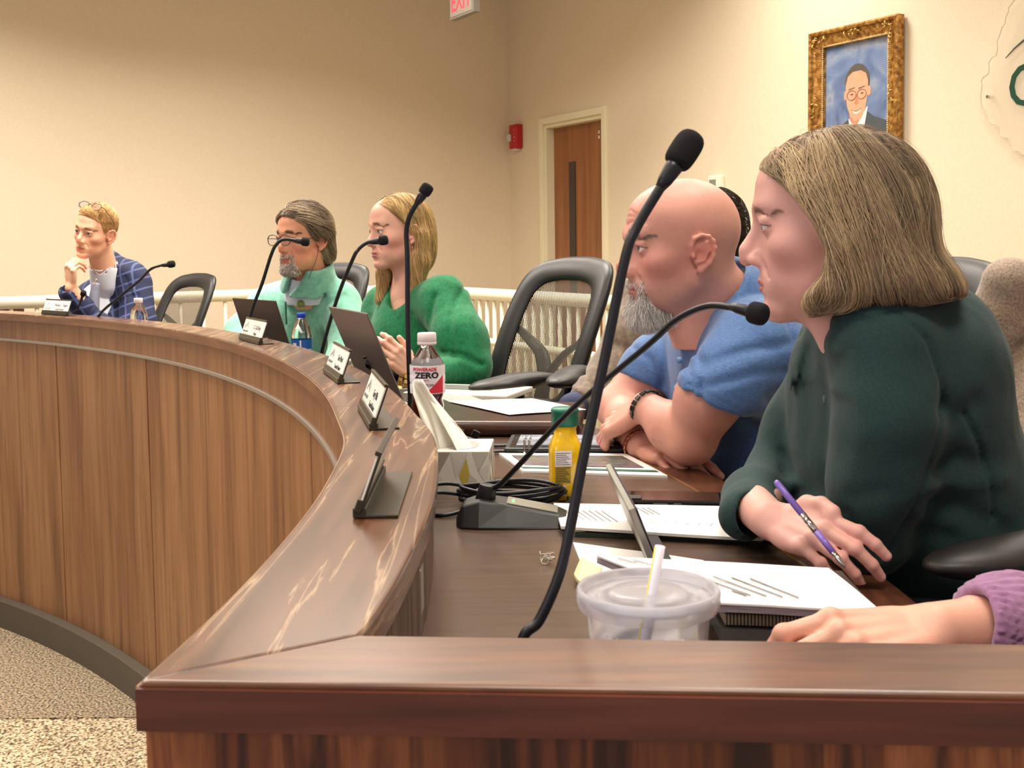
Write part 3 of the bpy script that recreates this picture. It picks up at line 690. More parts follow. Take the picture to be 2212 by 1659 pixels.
# ---------------------------------------------------------------- wall things
st = empty('fire_alarm_strobe', wall_pt(-1.28, 2.60), 0, 'red fire alarm strobe on the wall beside the door', 'fire alarm')
F_ = parent_inv(st) @ wall_frame(-1.34, 2.62, 0)
def wframe_obj(name, bm, m, parent, Mx, bev=0, sm=False):
    bmesh.ops.transform(bm, matrix=Mx, verts=bm.verts); return from_bm(name, bm, m, parent, sm, bev)
bm = bmesh.new(); bx(bm, (0, 0, .035), (.125, .205, .07)); wframe_obj('housing', bm, mat('alarm_red', (178, 28, 34), .35), st, F_, .012)
bm = bmesh.new(); bx(bm, (-.045, -.01, .075), (.05, .065, .035)); wframe_obj('strobe_lens', bm, mat('strobe_lens', (225, 222, 215), .15, trans=.3), st, F_, .012)
bm = bmesh.new(); bx(bm, (.0, -.108, .03), (.06, .02, .05)); wframe_obj('back_plate', bm, M['white'], st, F_, .006)
for i_, ch in enumerate('FIRE'):
    text('lettering', ch, .022, mat('alarm_letter', (240, 230, 225), .5), F_ @ Matrix.Translation((.028, .045 - .03 * i_, .0715)), st)
th_ = empty('thermostat', wall_pt(1.30, 2.12), 0, 'white thermostat with grey screen on the wall behind the bald man', 'thermostat')
F_ = parent_inv(th_) @ wall_frame(1.29, 2.06, 0)
bm = bmesh.new(); bx(bm, (0, 0, .02), (.13, .155, .04)); wframe_obj('housing', bm, mat('thermostat_white', (232, 226, 210), .4), th_, F_, .008)
bm = bmesh.new(); bx(bm, (-.01, .0, .041), (.065, .10, .004)); wframe_obj('screen', bm, mat('thermostat_screen', (128, 130, 118), .3), th_, F_, .001)
# exit sign hanging from the ceiling
ex = empty('exit_sign', (-.22, 7.5, 3.27), math.atan2(-WD.y, -WD.x), 'grey exit sign with red letters hanging near the corner', 'sign')
ex.location = at(1004, 34, 7.5) + Vector((0, 0, .105))
# local x runs along the wall towards the camera, lit face towards +y... the left of the room
box('housing', (0, 0, 0), (.33, .05, .22), mat('sign_grey', (120, 112, 102), .4), ex, .004)
Mx = Matrix.Rotation(PI, 4, 'Z') @ Matrix.Rotation(PI / 2, 4, 'X')
ex_m = mat('exit_red', (255, 50, 60), .5, emit=((255, 40, 50), 3.0))
box('face', (0, -.026, 0), (.30, .003, .19), mat('sign_face', (140, 130, 118), .35), ex, .001)
text('lettering', 'EXIT', .165, ex_m, Matrix.Translation((0, -.0285, -.062)) @ Matrix.Rotation(PI / 2, 4, 'X'), ex, .001, 'CENTER', .82, 0, .002)
bm = bmesh.new(); cyl(bm, (0, 0, .1), (0, 0, CEIL - ex.location.z), .012); from_bm('stem', bm, M['alu'], ex)

# framed portrait
pf = empty('framed_portrait', wall_pt(2.5, 2.1), 0, 'ornate gold-framed oil portrait of a man in glasses and grey suit', 'picture')
F_ = parent_inv(pf) @ wall_frame(2.515, 2.475, .0)
gm = noise_mat('antique_gold', [(.3, (92, 58, 20)), (.5, (160, 112, 48)), (.7, (206, 164, 88))], 40, (1, 1, 1), .34, 6, .6, .5); gm.node_tree.nodes['Principled BSDF'].inputs['Metallic'].default_value = .45
PW, PH = .335, .43
prof = [(0, .012), (0, .062), (.010, .068), (.022, .064), (.028, .050), (.040, .046), (.060, .040), (.078, .034), (.086, .036), (.092, .030), (.096, .018), (.096, .010)]
bm = bmesh.new(); R_ = []
for ins, h in prof: R_.append([bm.verts.new((sx_ * (PW - ins), sy_ * (PH - ins), h)) for sx_, sy_ in ((-1, -1), (1, -1), (1, 1), (-1, 1))])
for a_, b_ in zip(R_[:-1], R_[1:]):
    for k in range(4): bm.faces.new((a_[k], a_[(k + 1) % 4], b_[(k + 1) % 4], b_[k]))
bm.faces.new(R_[0][::-1]); bmesh.ops.recalc_face_normals(bm, faces=bm.faces); wframe_obj('frame', bm, gm, pf, F_)
V = []; Fc = []; rr = random.Random(3)
def leafcurl(cx, cy, a, s):
    pts = [Vector((cx + math.cos(a + t * 2.6) * s * (1 - t * .75) + math.cos(a) * s * .4, cy + math.sin(a + t * 2.6) * s * (1 - t * .75) + math.sin(a) * s * .4, .052 + .012 * math.sin(t * 3))) for t in [i / 7 for i in range(8)]]
    tube_geo(pts, [s * .22 * (1 - .6 * i / 7) + .0015 for i in range(8)], 6, V, Fc)
for cx, cy in [(-1, -1), (1, -1), (1, 1), (-1, 1), (0, 1), (0, -1), (-1, 0), (1, 0)]:
    for k in range(10 if cx and cy else 6):
        tx = (k // 2) * .022 * (-cx if cx else (1 if k % 2 else -1)); ty = (k // 2) * .022 * (-cy if cy else (1 if k % 2 else -1))
        if cx and cy: px_, py_ = (cx * (PW - .045) + (tx if k % 2 else 0), cy * (PH - .045) + (0 if k % 2 else ty))
        elif cx: px_, py_ = cx * (PW - .045), ty
        else: px_, py_ = tx, cy * (PH - .045)
        leafcurl(px_ + rr.uniform(-.006, .006), py_ + rr.uniform(-.006, .006), rr.uniform(0, 6.28), rr.uniform(.012, .02))
bmx = [F_ @ v for v in V]; mesh('carved_leaves', bmx, Fc, mat('gilt', (196, 158, 92), .35, .6), pf, True)
V = []; Fc = []
for sx_, sy_, dx, dy, n_b in ((-1, -1, 1, 0, 44), (1, -1, 0, 1, 56), (1, 1, -1, 0, 44), (-1, 1, 0, -1, 56)):
    for k in range(n_b):
        L_ = 2 * ((PW if dx else PH) - .09) / n_b * (k + .5); p = Vector((sx_ * (PW - .089) + dx * L_, sy_ * (PH - .089) + dy * L_, .036))
        tube_geo([p + Vector((-.004 - 0, -.004, 0)), p, p + Vector((.004, .004, 0))], [.002, .0036, .002], 6, V, Fc)
mesh('rope_moulding', [F_ @ v for v in V], Fc, mat('pale_gilt', (232, 212, 160), .4, .3), pf, True)
# painting: flat canvas with painted shapes
def flat(name, pts, z, m, parent=pf, Mx=None):
    Mx = Mx or F_; return mesh(name, [Mx @ Vector((x, y, z)) for x, y in pts], [tuple(range(len(pts)))], m, parent)
def ellp(cx, cy, rx, ry, n=32, a0=0, a1=2 * PI): return [(cx + rx * math.cos(a0 + (a1 - a0) * i / n), cy + ry * math.sin(a0 + (a1 - a0) * i / n)) for i in range(n + (0 if a1 - a0 > 6.2 else 1))]
iw_, ih_ = PW - .095, PH - .095
cv = noise_mat('canvas_blue', [(.3, (70, 88, 128)), (.5, (104, 124, 160)), (.62, (140, 150, 168)), (.75, (96, 88, 130))], 5, (1, 1, 1), .5, 4, .6, .03)
cn = flat('canvas', [(-iw_, -ih_), (iw_, -ih_), (iw_, ih_), (-iw_, ih_)], .014, cv)
def pm(n, c): return noise_mat(n, [(.3, tuple(v * .93 for v in c)), (.7, c)], 30, rough=.5, bump=.03)
sk_ = pm('painted_skin', (216, 160, 128)); gr_ = pm('painted_suit', (70, 78, 84)); wh_ = pm('painted_shirt', (228, 226, 222)); ha_ = pm('painted_hair', (88, 80, 72)); ln_ = pm('painted_line', (110, 66, 56))
flat('painted_suit', [(-.19, -ih_), (-.165, -.14), (-.08, -.10), (-.03, -.07), (.07, -.05), (.13, -.09), (.25, -.13), (.25, -ih_)], .0145, gr_, cn)
flat('painted_shirt', [(-.06, -.09), (-.045, -.16), (0, -.28), (.06, -.14), (.085, -.03)], .0150, wh_, cn)
flat('painted_tie', [(-.005, -.155), (.018, -.155), (.03, -.31), (-.012, -.31)], .0152, pm('painted_tie', (60, 72, 88)), cn)
flat('painted_neck', [(-.052, -.09), (-.012, -.15), (.07, -.04), (.06, .0), (-.05, .0)], .0153, pm('painted_neck', (196, 138, 110)), cn)
flat('painted_hair', ellp(.005, .11, .093, .105), .0155, ha_, cn)
flat('painted_ear', ellp(.093, .055, .013, .028), .0156, sk_, cn)
flat('painted_ear', ellp(-.086, .045, .009, .026), .0156, sk_, cn)
flat('painted_face', [(-.083, .10), (-.08, .04), (-.07, -.02), (-.045, -.075), (-.01, -.105), (.035, -.095), (.07, -.03), (.085, .05), (.086, .11), (.07, .155), (.03, .175), (-.03, .172), (-.065, .15)], .0158, sk_, cn)
for cx in (-.036, .040):
    P_ = ellp(cx, .042, .034, .027, 28)
    V = []; Fc = []; tube_geo([Vector((x, y, .0165)) for x, y in P_ + P_[:1]], .0016, 6, V, Fc, False); mesh('painted_glasses', [F_ @ v for v in V], Fc, ln_, cn)
    flat('painted_eye', ellp(cx + .002, .047, .011, .0045), .0162, ln_, cn); flat('painted_brow', [(cx - .026, .072), (cx + .022, .080), (cx + .024, .086), (cx - .022, .079)], .0162, ha_, cn)
flat('painted_nose', [(-.004, .045), (-.014, -.008), (.002, -.016), (.016, -.008), (.010, .04)], .0161, pm('painted_nose', (196, 128, 100)), cn)
flat('painted_mouth', [(-.034, -.040), (0, -.052), (.036, -.036), (.028, -.054), (0, -.066), (-.026, -.056)], .0161, pm('painted_mouth', (236, 220, 208)), cn)
V = []; Fc = []; tube_geo([Vector((x, y, .0163)) for x, y in [(-.036, -.038), (-.018, -.047), (0, -.050), (.02, -.045), (.038, -.034)]], .0015, 6, V, Fc); mesh('painted_lip', [F_ @ v for v in V], Fc, ln_, cn)

# acrylic emblem on stand-offs with a green letter
em = empty('acrylic_emblem', wall_pt(3.7, 2.4), 0, 'clear ragged-edged acrylic emblem with a dark green letter at the right edge', 'sign')
F_ = parent_inv(em) @ wall_frame(3.53, 2.40, 0)
pts = [(-.165, .02), (-.155, .10), (-.12, .12), (-.115, .17), (-.08, .20), (-.06, .30), (-.03, .34), (-.01, .42), (.06, .47), (.09, .52), (.5, .56), (.9, .5), (.95, 0), (.9, -.4), (.5, -.5), (.2, -.42), (.12, -.36), (.10, -.30), (.02, -.27), (.0, -.215), (-.04, -.205), (-.06, -.15), (-.10, -.14), (-.13, -.08), (-.16, -.05)]
jag = []
rr = random.Random(5)
for i in range(len(pts)):
    a_ = Vector(pts[i]); b_ = Vector(pts[(i + 1) % len(pts)]); n_s = max(2, int((b_ - a_).length / .02))
    if (b_ - a_).length > .3: n_s = 2
    for k in range(n_s): q = a_.lerp(b_, k / n_s); jag.append((q.x + rr.uniform(-.006, .006), q.y + rr.uniform(-.006, .006)))
n = len(jag); V = [(x, y, .030) for x, y in jag] + [(x, y, .038) for x, y in jag]
Fc = [tuple(range(n))[::-1], tuple(range(n, 2 * n))] + [(i, (i + 1) % n, n + (i + 1) % n, n + i) for i in range(n)]
acr = mat('frosted_acrylic', (236, 226, 204), .25, alpha=.30)
mesh('acrylic_plate', [F_ @ Vector(v) for v in V], Fc, acr, em)
V = []; Fc = []; tube_geo([Vector((x, y, .038)) for x, y in jag + jag[:1]], .0022, 6, V, Fc, False); mesh('bevelled_edge', [F_ @ v for v in V], Fc, mat('acrylic_edge', (206, 192, 166), .2), em, True)
bm = bmesh.new(); cyl(bm, (-.12, .0, 0), (-.12, .0, .046), .008); wframe_obj('stand_off', bm, M['chrome'], em, F_)
text('lettering', 'C', .30, mat('emblem_green', (22, 68, 48), .35), F_ @ Matrix.Translation((-.01, -.07, .040)), em, .002, 'LEFT', .9)
V = []; Fc = []; tube_geo([Vector((x, y, .041)) for x, y in [(-.02, .175), (.03, .215), (.08, .245), (.2, .27)]], [.002, .004, .006, .008], 6, V, Fc); mesh('swoosh', [F_ @ v for v in V], Fc, mat('emblem_grey', (86, 92, 88), .4), em, True)
# ---------------------------------------------------------------- name plates on the ledge
M['frame_dark'] = mat('nameplate_bronze', (70, 66, 54), .35, .6)
M['card'] = mat('nameplate_card', (240, 236, 226), .4)
def name_plate(x, y, ang, lines, label, L=.235):
    """x right along the face as read, y away from the reader"""
    t = empty('name_plate', (x, y, CAPZ), ang, label, 'nameplate', 'nameplates along the counter ledge')
    tl = math.radians(-20); Rt = Matrix.Translation((0, 0, .010)) @ Matrix.Rotation(tl, 4, 'X')
    bm = bmesh.new(); bx(bm, (0, 0, .031), (L, .003, .058)); bmesh.ops.transform(bm, matrix=Rt, verts=bm.verts); cd = from_bm('card', bm, M['card'], t, bev=0)
    bm = bmesh.new(); bx(bm, (0, -.001, .003), (L + .003, .008, .014)); bx(bm, (0, 0, .0615), (L + .003, .007, .005)); bx(bm, (L / 2, .002, .031), (.003, .003, .06)); bmesh.ops.transform(bm, matrix=Rt, verts=bm.verts); from_bm('holder', bm, M['frame_dark'], t, bev=.001)
    bm = bmesh.new(); bx(bm, (0, .020, .002), (L, .040, .003)); bx(bm, (0, .0, .006), (L, .014, .010)); from_bm('foot', bm, M['frame_dark'], t, bev=.001)
    T = Rt @ Matrix.Translation((0, -.0018, 0)) @ Matrix.Rotation(PI / 2, 4, 'X')
    V = []; Fc = []
    for pk in ([(-.098, .030), (-.090, .040), (-.085, .036), (-.075, .049), (-.066, .034)], [(-.064, .045), (-.058, .040), (-.054, .030)]):
        tube_geo([Vector((a, b, 0)) for a, b in pk], .0007, 5, V, Fc)
    rr_ = random.Random(len(label))
    for k in range(14):
        xx = -.105 + k * .0042; h = rr_.choice((.0035, .005, .006)); tube_geo([Vector((xx, .018, 0)), Vector((xx + .0006, .018 + h, 0))], .0007, 4, V, Fc)
    tube_geo([Vector((-.10, .013, 0)), Vector((-.05, .013, 0))], .0004, 4, V, Fc)
    o = mesh('logo', [T @ v for v in V], Fc, mat('logo_grey', (140, 146, 138), .6), t)
    if lines:
        text('lettering', lines[0], .0175, M['ink'], T @ Matrix.Translation((.040, .031, 0)), t, .0002, 'CENTER', .92)
        text('lettering', lines[1], .0135, M['ink'], T @ Matrix.Translation((.036, .013, 0)), t, .0002, 'CENTER', .9)
    return t
def ledge_pose(px, py, off=.045):
    p = onz(px, py, CAPZ); i = min(range(1, len(OUTS) - 1), key=lambda k: (OUTS[k] - Vector((p.x, p.y, 0))).length)
    tn = (OUTS[i + 1] - OUTS[i - 1]).normalized(); q = OUTS[i] + Vector((tn.y, -tn.x, 0)) * off
    return q.x, q.y, math.atan2(-tn.y, -tn.x)
for px, py, ln, lb, rz in ((124, 681, ('Timothy L. Teague', 'Council Member'), 'white card nameplate in front of the man in the navy jacket', 0),
                       (526, 740, ('C. Cal Doty', 'Mayor'), 'white card nameplate in front of the dark grey laptop and mint pullover', 0),
                       (714, 815, ('Tim Ward', 'Council Member'), 'white card nameplate in front of the grey laptop beside the green sweater', 0),
                       (800, 905, ('Gary Mills', 'Council Member'), 'white card nameplate seen steeply, third one counted from the near end', 0),):
    x, y, a = ledge_pose(px, py); name_plate(x, y, a + rz, ln, lb)
x, y, a = ledge_pose(795, 1100, .075)
name_plate(-.163, 1.30, math.atan2(-1, .02), None, 'nameplate seen edge-on, nearest to the camera on the curved ledge', .235)
name_plate(-.208, 1.63, math.atan2(-1, .115), None, 'nameplate seen edge-on, second from the near end of the ledge', .16) if False else None

# ---------------------------------------------------------------- microphones
def mic(label, base, pts, foam_dir=None, r=.0055, foam=(.0145, .05), plate=True, base_rot=0, big=False):
    """base on the worktop; pts: gooseneck points above it; foam windscreen on the last point"""
    t = empty('gooseneck_microphone', base, 0, label, 'microphone', 'gooseneck microphones along the counter')
    B = Vector(base); L_ = [Vector(p) - B for p in pts]
    tube('gooseneck', L_, [r * 1.25] + [r] * (len(L_) - 2) + [r * .95], M['neck'], t, 12, 10)
    d = (L_[-1] - L_[-2]).normalized() if foam_dir is None else Vector(foam_dir).normalized(); e = L_[-1]
    V, Fc = tube_geo([e - d * .022, e - d * .012, e + d * .0, e + d * .008], [r * 1.0, r * 1.5, r * 1.75, r * 1.9], 16); mesh('capsule_collar', V, Fc, M['neck'], t, True)
    R_, L2 = foam; prof = [(0, .0), (.55, .0), (.86, .06), (.98, .2), (1, .45), (1, .7), (.9, .88), (.6, .985), (0, 1)]
    sp_ = [e + d * (.004 + L2 * q) for _, q in prof]
    V = []; Fc = []; q_ = d.to_track_quat('Z', 'Y').to_matrix()
    for (rr_, h) in prof:
        for k in range(28): a_ = 2 * PI * k / 28; V.append(e + d * (.004 + L2 * h) + q_ @ Vector((math.cos(a_), math.sin(a_), 0)) * max(rr_ * R_, .0004))
    for i in range(len(prof) - 1):
        for k in range(28): a_ = i * 28 + k; b_ = i * 28 + (k + 1) % 28; Fc.append((a_, b_, b_ + 28, a_ + 28))
    fo = mesh('windscreen', V, Fc, M['foam'], t, True); sb = fo.modifiers.new('s', 'SUBSURF'); sb.levels = 1; sb.render_levels = 1
    if big:
        w = big
        Rz = Matrix.Rotation(base_rot, 3, 'Z')
        prof2 = [(-.075, .030, .010), (-.066, .045, .030), (-.040, .050, .038), (.0, .050, .032), (.075, .045, .018), (.098, .038, .008)]
        V = []; Fc = []
        for x_, hw, h in prof2:
            V += [Rz @ Vector((x_ - .012 * 0, -hw, 0)), Rz @ Vector((x_, -hw * .55, h)), Rz @ Vector((x_, hw * .55, h)), Rz @ Vector((x_, hw, 0))]
        for i in range(len(prof2) - 1):
            a_ = 4 * i
            for k in range(4): Fc.append((a_ + k, a_ + (k + 1) % 4, a_ + 4 + (k + 1) % 4, a_ + 4 + k))
        Fc += [(0, 1, 2, 3), (23, 22, 21, 20)]
        o = mesh('base', V, Fc, M['black'], t); bm = bmesh.new(); bm.from_mesh(o.data); bmesh.ops.recalc_face_normals(bm, faces=bm.faces); bm.to_mesh(o.data); bm.free()
        b_ = o.modifiers.new('bevel', 'BEVEL'); b_.width = .005; b_.segments = 3
        bm = bmesh.new(); cyl(bm, Rz @ Vector((-.034, 0, .030)), Rz @ Vector((-.029, 0, .056)), .0155, .0125); from_bm('swivel_collar', bm, M['black'], t, True, .001)
        bm = bmesh.new(); v_ = bx(bm, (0, 0, 0), (.075, .044, .0015)); sl = math.atan2(.014, .075)
        bmesh.ops.transform(bm, matrix=Rz.to_4x4() @ Matrix.Translation((.036, 0, .0262)) @ Matrix.Rotation(sl, 4, 'Y'), verts=bm.verts); from_bm('touch_panel', bm, mat('grey_touch_panel', (150, 148, 138), .3, .3), t)
        bm = bmesh.new(); cyl(bm, Rz @ Vector((.008, 0, .030)), Rz @ Vector((.008, 0, .0335)), .0018); from_bm('status_light', bm, mat('green_led', (90, 255, 110), .4, emit=((60, 255, 90), 6)), t)
    else:
        bm = bmesh.new(); cyl(bm, (0, 0, 0), (0, 0, .010), .036, .032, 32); cyl(bm, (0, 0, .009), (0, 0, .030), .012, .009); from_bm('base', bm, M['black'], t, False, .001)
    return t
# nearest tall one, behind the near rail
b0 = onz(1120, 1400, WTZ); b0 = Vector((-.005, .955, WTZ))
mic('tall black microphone nearest the camera, crossing in front of the bald man', b0,
    [b0 + Vector((0, 0, .01)), at(1128, 1385, .957), at(1165, 1340, .962), at(1205, 1250, .97), at(1228, 1160, .98), at(1262, 980, 1.0), at(1305, 780, 1.02), at(1350, 560, 1.04), at(1376, 490, 1.05), at(1430, 400, 1.06), at(1452, 366, 1.065)], r=.0047, foam=(.0140, .038))
mic('black conference microphone with wedge base beside the tissue box, bent to the right', onz(1098, 1128, WTZ),
    [onz(1098, 1128, WTZ) + Vector((-.031, .002, .050)), at(1078, 1048, 1.67), at(1118, 1008, 1.65), at(1240, 880, 1.58), at(1400, 745, 1.50), at(1462, 690, 1.46), at(1530, 661, 1.42), at(1600, 668, 1.38), at(1612, 671, 1.375)], r=.0042, foam=(.0138, .024), big=True, base_rot=-.06)
mic('tall thin microphone in front of the green sweater, foam tip above the blonde hair', Vector((-.235, 2.62, WTZ)),
    [Vector((-.235, 2.62, WTZ + .02)), at(886, 855, 2.62), at(884, 800, 2.62), at(881, 700, 2.62), at(880, 560, 2.62), at(878, 500, 2.62), at(886, 465, 2.61), at(905, 433, 2.6), at(911, 424, 2.6)], r=.0058, foam=(.0145, .028))
mic('thin microphone before the mint pullover, its tip crossing the blonde woman\'s cheek', Vector((-.56, 3.30, WTZ)),
    [Vector((-.56, 3.30, WTZ + .02)), at(697, 752, 3.28), at(730, 640, 3.25), at(762, 560, 3.2), at(775, 538, 3.2), at(794, 524, 3.2), at(815, 521, 3.2)], foam=(.0138, .027), r=.0052)
mic('thin microphone before the mint pullover, tip across his face', Vector((-.86, 3.75, WTZ)),
    [Vector((-.86, 3.75, WTZ + .02)), at(540, 690, 3.74), at(567, 610, 3.72), at(586, 550, 3.7), at(598, 527, 3.7), at(615, 517, 3.7), at(648, 521, 3.7)], foam=(.0142, .027), r=.0055)
mic('low bent microphone in front of the navy jacket, tip to the right of him', Vector((-1.89, 5.16, WTZ)),
    [Vector((-1.89, 5.16, WTZ + .02)), at(215, 680, 4.95), at(260, 640, 4.9), at(302, 605, 4.85), at(325, 582, 4.8), at(345, 574, 4.8), at(360, 572, 4.8)], foam=(.0150, .032), r=.0055)
mic('small microphone tip rising over the leftmost nameplate', Vector((-2.01, 5.27, WTZ)),
    [Vector((-2.01, 5.27, WTZ + .02)), at(168, 668, 5.24), at(173, 655, 5.22), at(178, 640, 5.2)], foam=(.013, .028), r=.004)

# coiled cable beside the wedge microphone
ca = onz(1110, 1092, WTZ)
t = empty('coiled_cable', ca, 0, 'loose coil of black cable behind the wedge microphone base', 'cable')
V = []; Fc = []
for k in range(5):
    r_ = random.Random(k); cx, cy = r_.uniform(-.008, .008), r_.uniform(-.006, .006); R_ = .083 - .004 * (k % 3)
    pts_ = [Vector((cx + R_ * math.cos(a_), cy + .55 * R_ * math.sin(a_) + .01, .005 + .006 * k + .002 * math.sin(3 * a_ + k))) for a_ in np.linspace(0, 2 * PI, 40)]
    tube_geo(pts_, .0032, 8, V, Fc)
tube_geo(spline([(-.06, .03, .008), (-.12, .01, .02), (-.16, -.02, .012), (-.13, -.06, .004), (-.10, -.075, .004), (-.06, -.04, .008)], 8), .0032, 8, V, Fc)
tube_geo(spline([(-.06, .04, .02), (-.11, .03, .03), (-.15, .0, .024), (-.17, -.03, .006)], 8), .0032, 8, V, Fc)
mesh('cable', V, Fc, M['neck'], t, True)

# ---------------------------------------------------------------- tissue box
tb = empty('tissue_box', (-.100, 1.955, WTZ), -.045, 'white tissue box with grey and yellow triangles, one tissue drawn out', 'tissue box')
wcard = mat('tissue_card', (226, 222, 212), .5); bw_, bd_, bh_ = .125, .125, .068
tri_c = [mat('triangle_' + n_, c_, .5) for n_, c_ in (('grey', (196, 190, 180)), ('light', (212, 208, 200)), ('taupe', (168, 158, 146)), ('yellow', (196, 176, 80)))]
box('carton', (0, 0, bh_ / 2), (bw_, bd_, bh_), wcard, tb, .001)
rr = random.Random(11)
def tri_face(Mx, w, h):
    for p_, c_ in (([(-.5, -.5), (-.28, -.5), (-.40, .1)], 0), ([(-.5, .5), (-.5, -.1), (-.34, .5)], 1), ([(-.34, .5), (-.18, -.05), (-.02, .5)], 2), ([(-.28, -.5), (-.18, -.05), (-.02, -.5)], 1), ([(-.02, .5), (.06, -.2), (.22, .5)], 1), ([(.10, -.1), (.20, .35), (.24, -.05), (.18, -.5)], 3), ([(.24, -.05), (.5, -.5), (.2, -.5)], 0), ([(.28, .5), (.36, .0), (.5, .5)], 0), ([(.36, 0), (.5, .2), (.5, -.4)], 1)):
        mesh('printed_triangle', [Mx @ Vector((x_ * w, y_ * h, .0003)) for x_, y_ in p_], [tuple(range(len(p_)))], tri_c[c_], tb)
tri_face(Matrix.Translation((0, -bd_ / 2 - .0006, bh_ / 2)) @ Matrix.Rotation(PI / 2, 4, 'X'), bw_ * .98, bh_ * .96)
tri_face(Matrix.Translation((bw_ / 2 + .0006, 0, bh_ / 2)) @ Matrix.Rotation(PI / 2, 4, 'Z') @ Matrix.Rotation(PI / 2, 4, 'X'), bd_ * .98, bh_ * .96)
mesh('plastic_window', [(math.cos(a_) * .030 + .012, math.sin(a_) * .045, bh_ + .0006) for a_ in np.linspace(0, 2 * PI, 24, endpoint=False)], [tuple(range(24))], mat('film', (196, 192, 186), .15), tb)
V = []; Fc = []; n1, n2 = 26, 16
for j in range(n2):
    v_ = j / (n2 - 1)
    for i in range(n1):
        u_ = i / (n1 - 1) * 2 - 1
        x_ = -.006 - .052 * v_ ** 1.3 + u_ * (.036 - .018 * v_) + .006 * math.sin(7 * u_ + 2 * v_); y_ = -.035 + .04 * v_ + .010 * math.sin(9 * u_) * (1 - .3 * v_) + .012 * math.cos(5 * u_ + 3 * v_)
        V.append((x_, y_, bh_ - .004 + .118 * v_ * (1 - .22 * u_ * u_) - .02 * v_ * max(u_, 0)))
for j in range(n2 - 1):
    for i in range(n1 - 1): a_ = j * n1 + i; Fc.append((a_, a_ + 1, a_ + n1 + 1, a_ + n1))
ti = mesh('tissue', V, Fc, mat('tissue_paper', (232, 228, 216), .9), tb, True); so = ti.modifiers.new('s', 'SOLIDIFY'); so.thickness = .0008

# ---------------------------------------------------------------- bottles
def clear_mat(name, rgb, rough=.04, tr=1.0):
    m = mat(name, rgb, rough, trans=tr, ior=1.33); return m
M['pet'] = clear_mat('clear_plastic', (240, 244, 244)); M['label_white'] = mat('label_white', (236, 228, 230), .4)
def arc_text(name, s, size, m, R, z, a0, parent, sx=1.0, bold=0):
    """text wrapped on a cylinder of radius R around the z axis, centred on azimuth a0"""
    o = text(name, s, size, m, Matrix.Identity(4), parent, .0002, 'CENTER', sx, 0, bold)
    for v_ in o.data.vertices:
        a_ = a0 + v_.co.x / R; v_.co = Vector(((R + .0004 + v_.co.z) * math.cos(a_), (R + .0004 + v_.co.z) * math.sin(a_), z + v_.co.y))
    o.data.update(); return o
def band(name, R, z0, z1, a0, a1, m, parent, n=24, f=None):
    V = []; Fc = []
    for i in range(n + 1):
        a_ = a0 + (a1 - a0) * i / n; lo = z0 if f is None else f(i / n)
        V += [(R * math.cos(a_), R * math.sin(a_), lo), (R * math.cos(a_), R * math.sin(a_), z1)]
    for i in range(n): Fc.append((2 * i, 2 * i + 2, 2 * i + 3, 2 * i + 1))
    return mesh(name, V, Fc, m, parent, True)
# red sports drink
sp = empty('sports_drink_bottle', (-.168, 2.33, WTZ), 0, 'bottle of dark red sports drink with white label and cap', 'bottle')
sp.location.x = at(925, 900, 2.33).x
lathe('bottle', [(.0, .002), (.026, .002), (.031, .008), (.032, .025), (.0295, .034), (.0325, .045), (.033, .085), (.030, .100), (.0335, .112), (.0350, .118), (.0352, .135), (.034, .138), (.0352, .142), (.0352, .165), (.031, .176), (.019, .196), (.0135, .204), (.0135, .214)], M['pet'], sp,
      fn=lambda a, r, z: 1 + (.035 * math.sin(5 * a + z * 60) if .03 < z < .1 else 0))
lathe('drink', [(.0, .004), (.025, .004), (.0300, .009), (.0308, .025), (.0283, .034), (.0312, .045), (.0318, .085), (.0288, .100), (.0322, .110), (.033, .112), (0, .1125)], mat('red_drink', (92, 18, 10), .08, coat=1.0, spec=.7), sp,
      fn=lambda a, r, z: 1 + (.035 * math.sin(5 * a + z * 60) if .03 < z < .1 else 0))
lathe('label', [(.0357, .112), (.0359, .128), (.0350, .132), (.0359, .136), (.0359, .147), (.0352, .150), (.0359, .153), (.0357, .169)], M['label_white'], sp)
lathe('cap', [(0, .233), (.0175, .233), (.0190, .231), (.0195, .216), (.0188, .215), (.0195, .214), (.0195, .209), (.0165, .208)], M['white'], sp)
aC = -PI / 2 - .05
rd = mat('label_red', (206, 48, 66), .4); blk = mat('label_black', (24, 22, 28), .4)
arc_text('lettering', 'POWERADE', .0095, rd, .0360, .1585, aC - .05, sp, 1.0, .0003); arc_text('lettering', 'ZERO', .0160, blk, .0360, .1445, aC + .08, sp, 1.22, .0006)
arc_text('lettering', 'FRUIT PUNCH', .0045, rd, .0360, .1385, aC - .15, sp, .9); arc_text('lettering', 'ZERO SUGAR', .0070, blk, .0360, .1275, aC - .1, sp, 1)
band('red_triangle', .0363, .1145, .1150, aC + .05, aC + 1.05, rd, sp, 20, lambda t_: .1145)
V = []; Fc = []
for i in range(13):
    t_ = i / 12; a_ = aC + .02 + t_ * 1.1; V += [(.0364 * math.cos(a_), .0364 * math.sin(a_), .1140), (.0364 * math.cos(a_), .0364 * math.sin(a_), .1142 + t_ * .036)]
for i in range(12): Fc.append((2 * i, 2 * i + 2, 2 * i + 3, 2 * i + 1))
mesh('red_wedge', V, Fc, rd, sp)
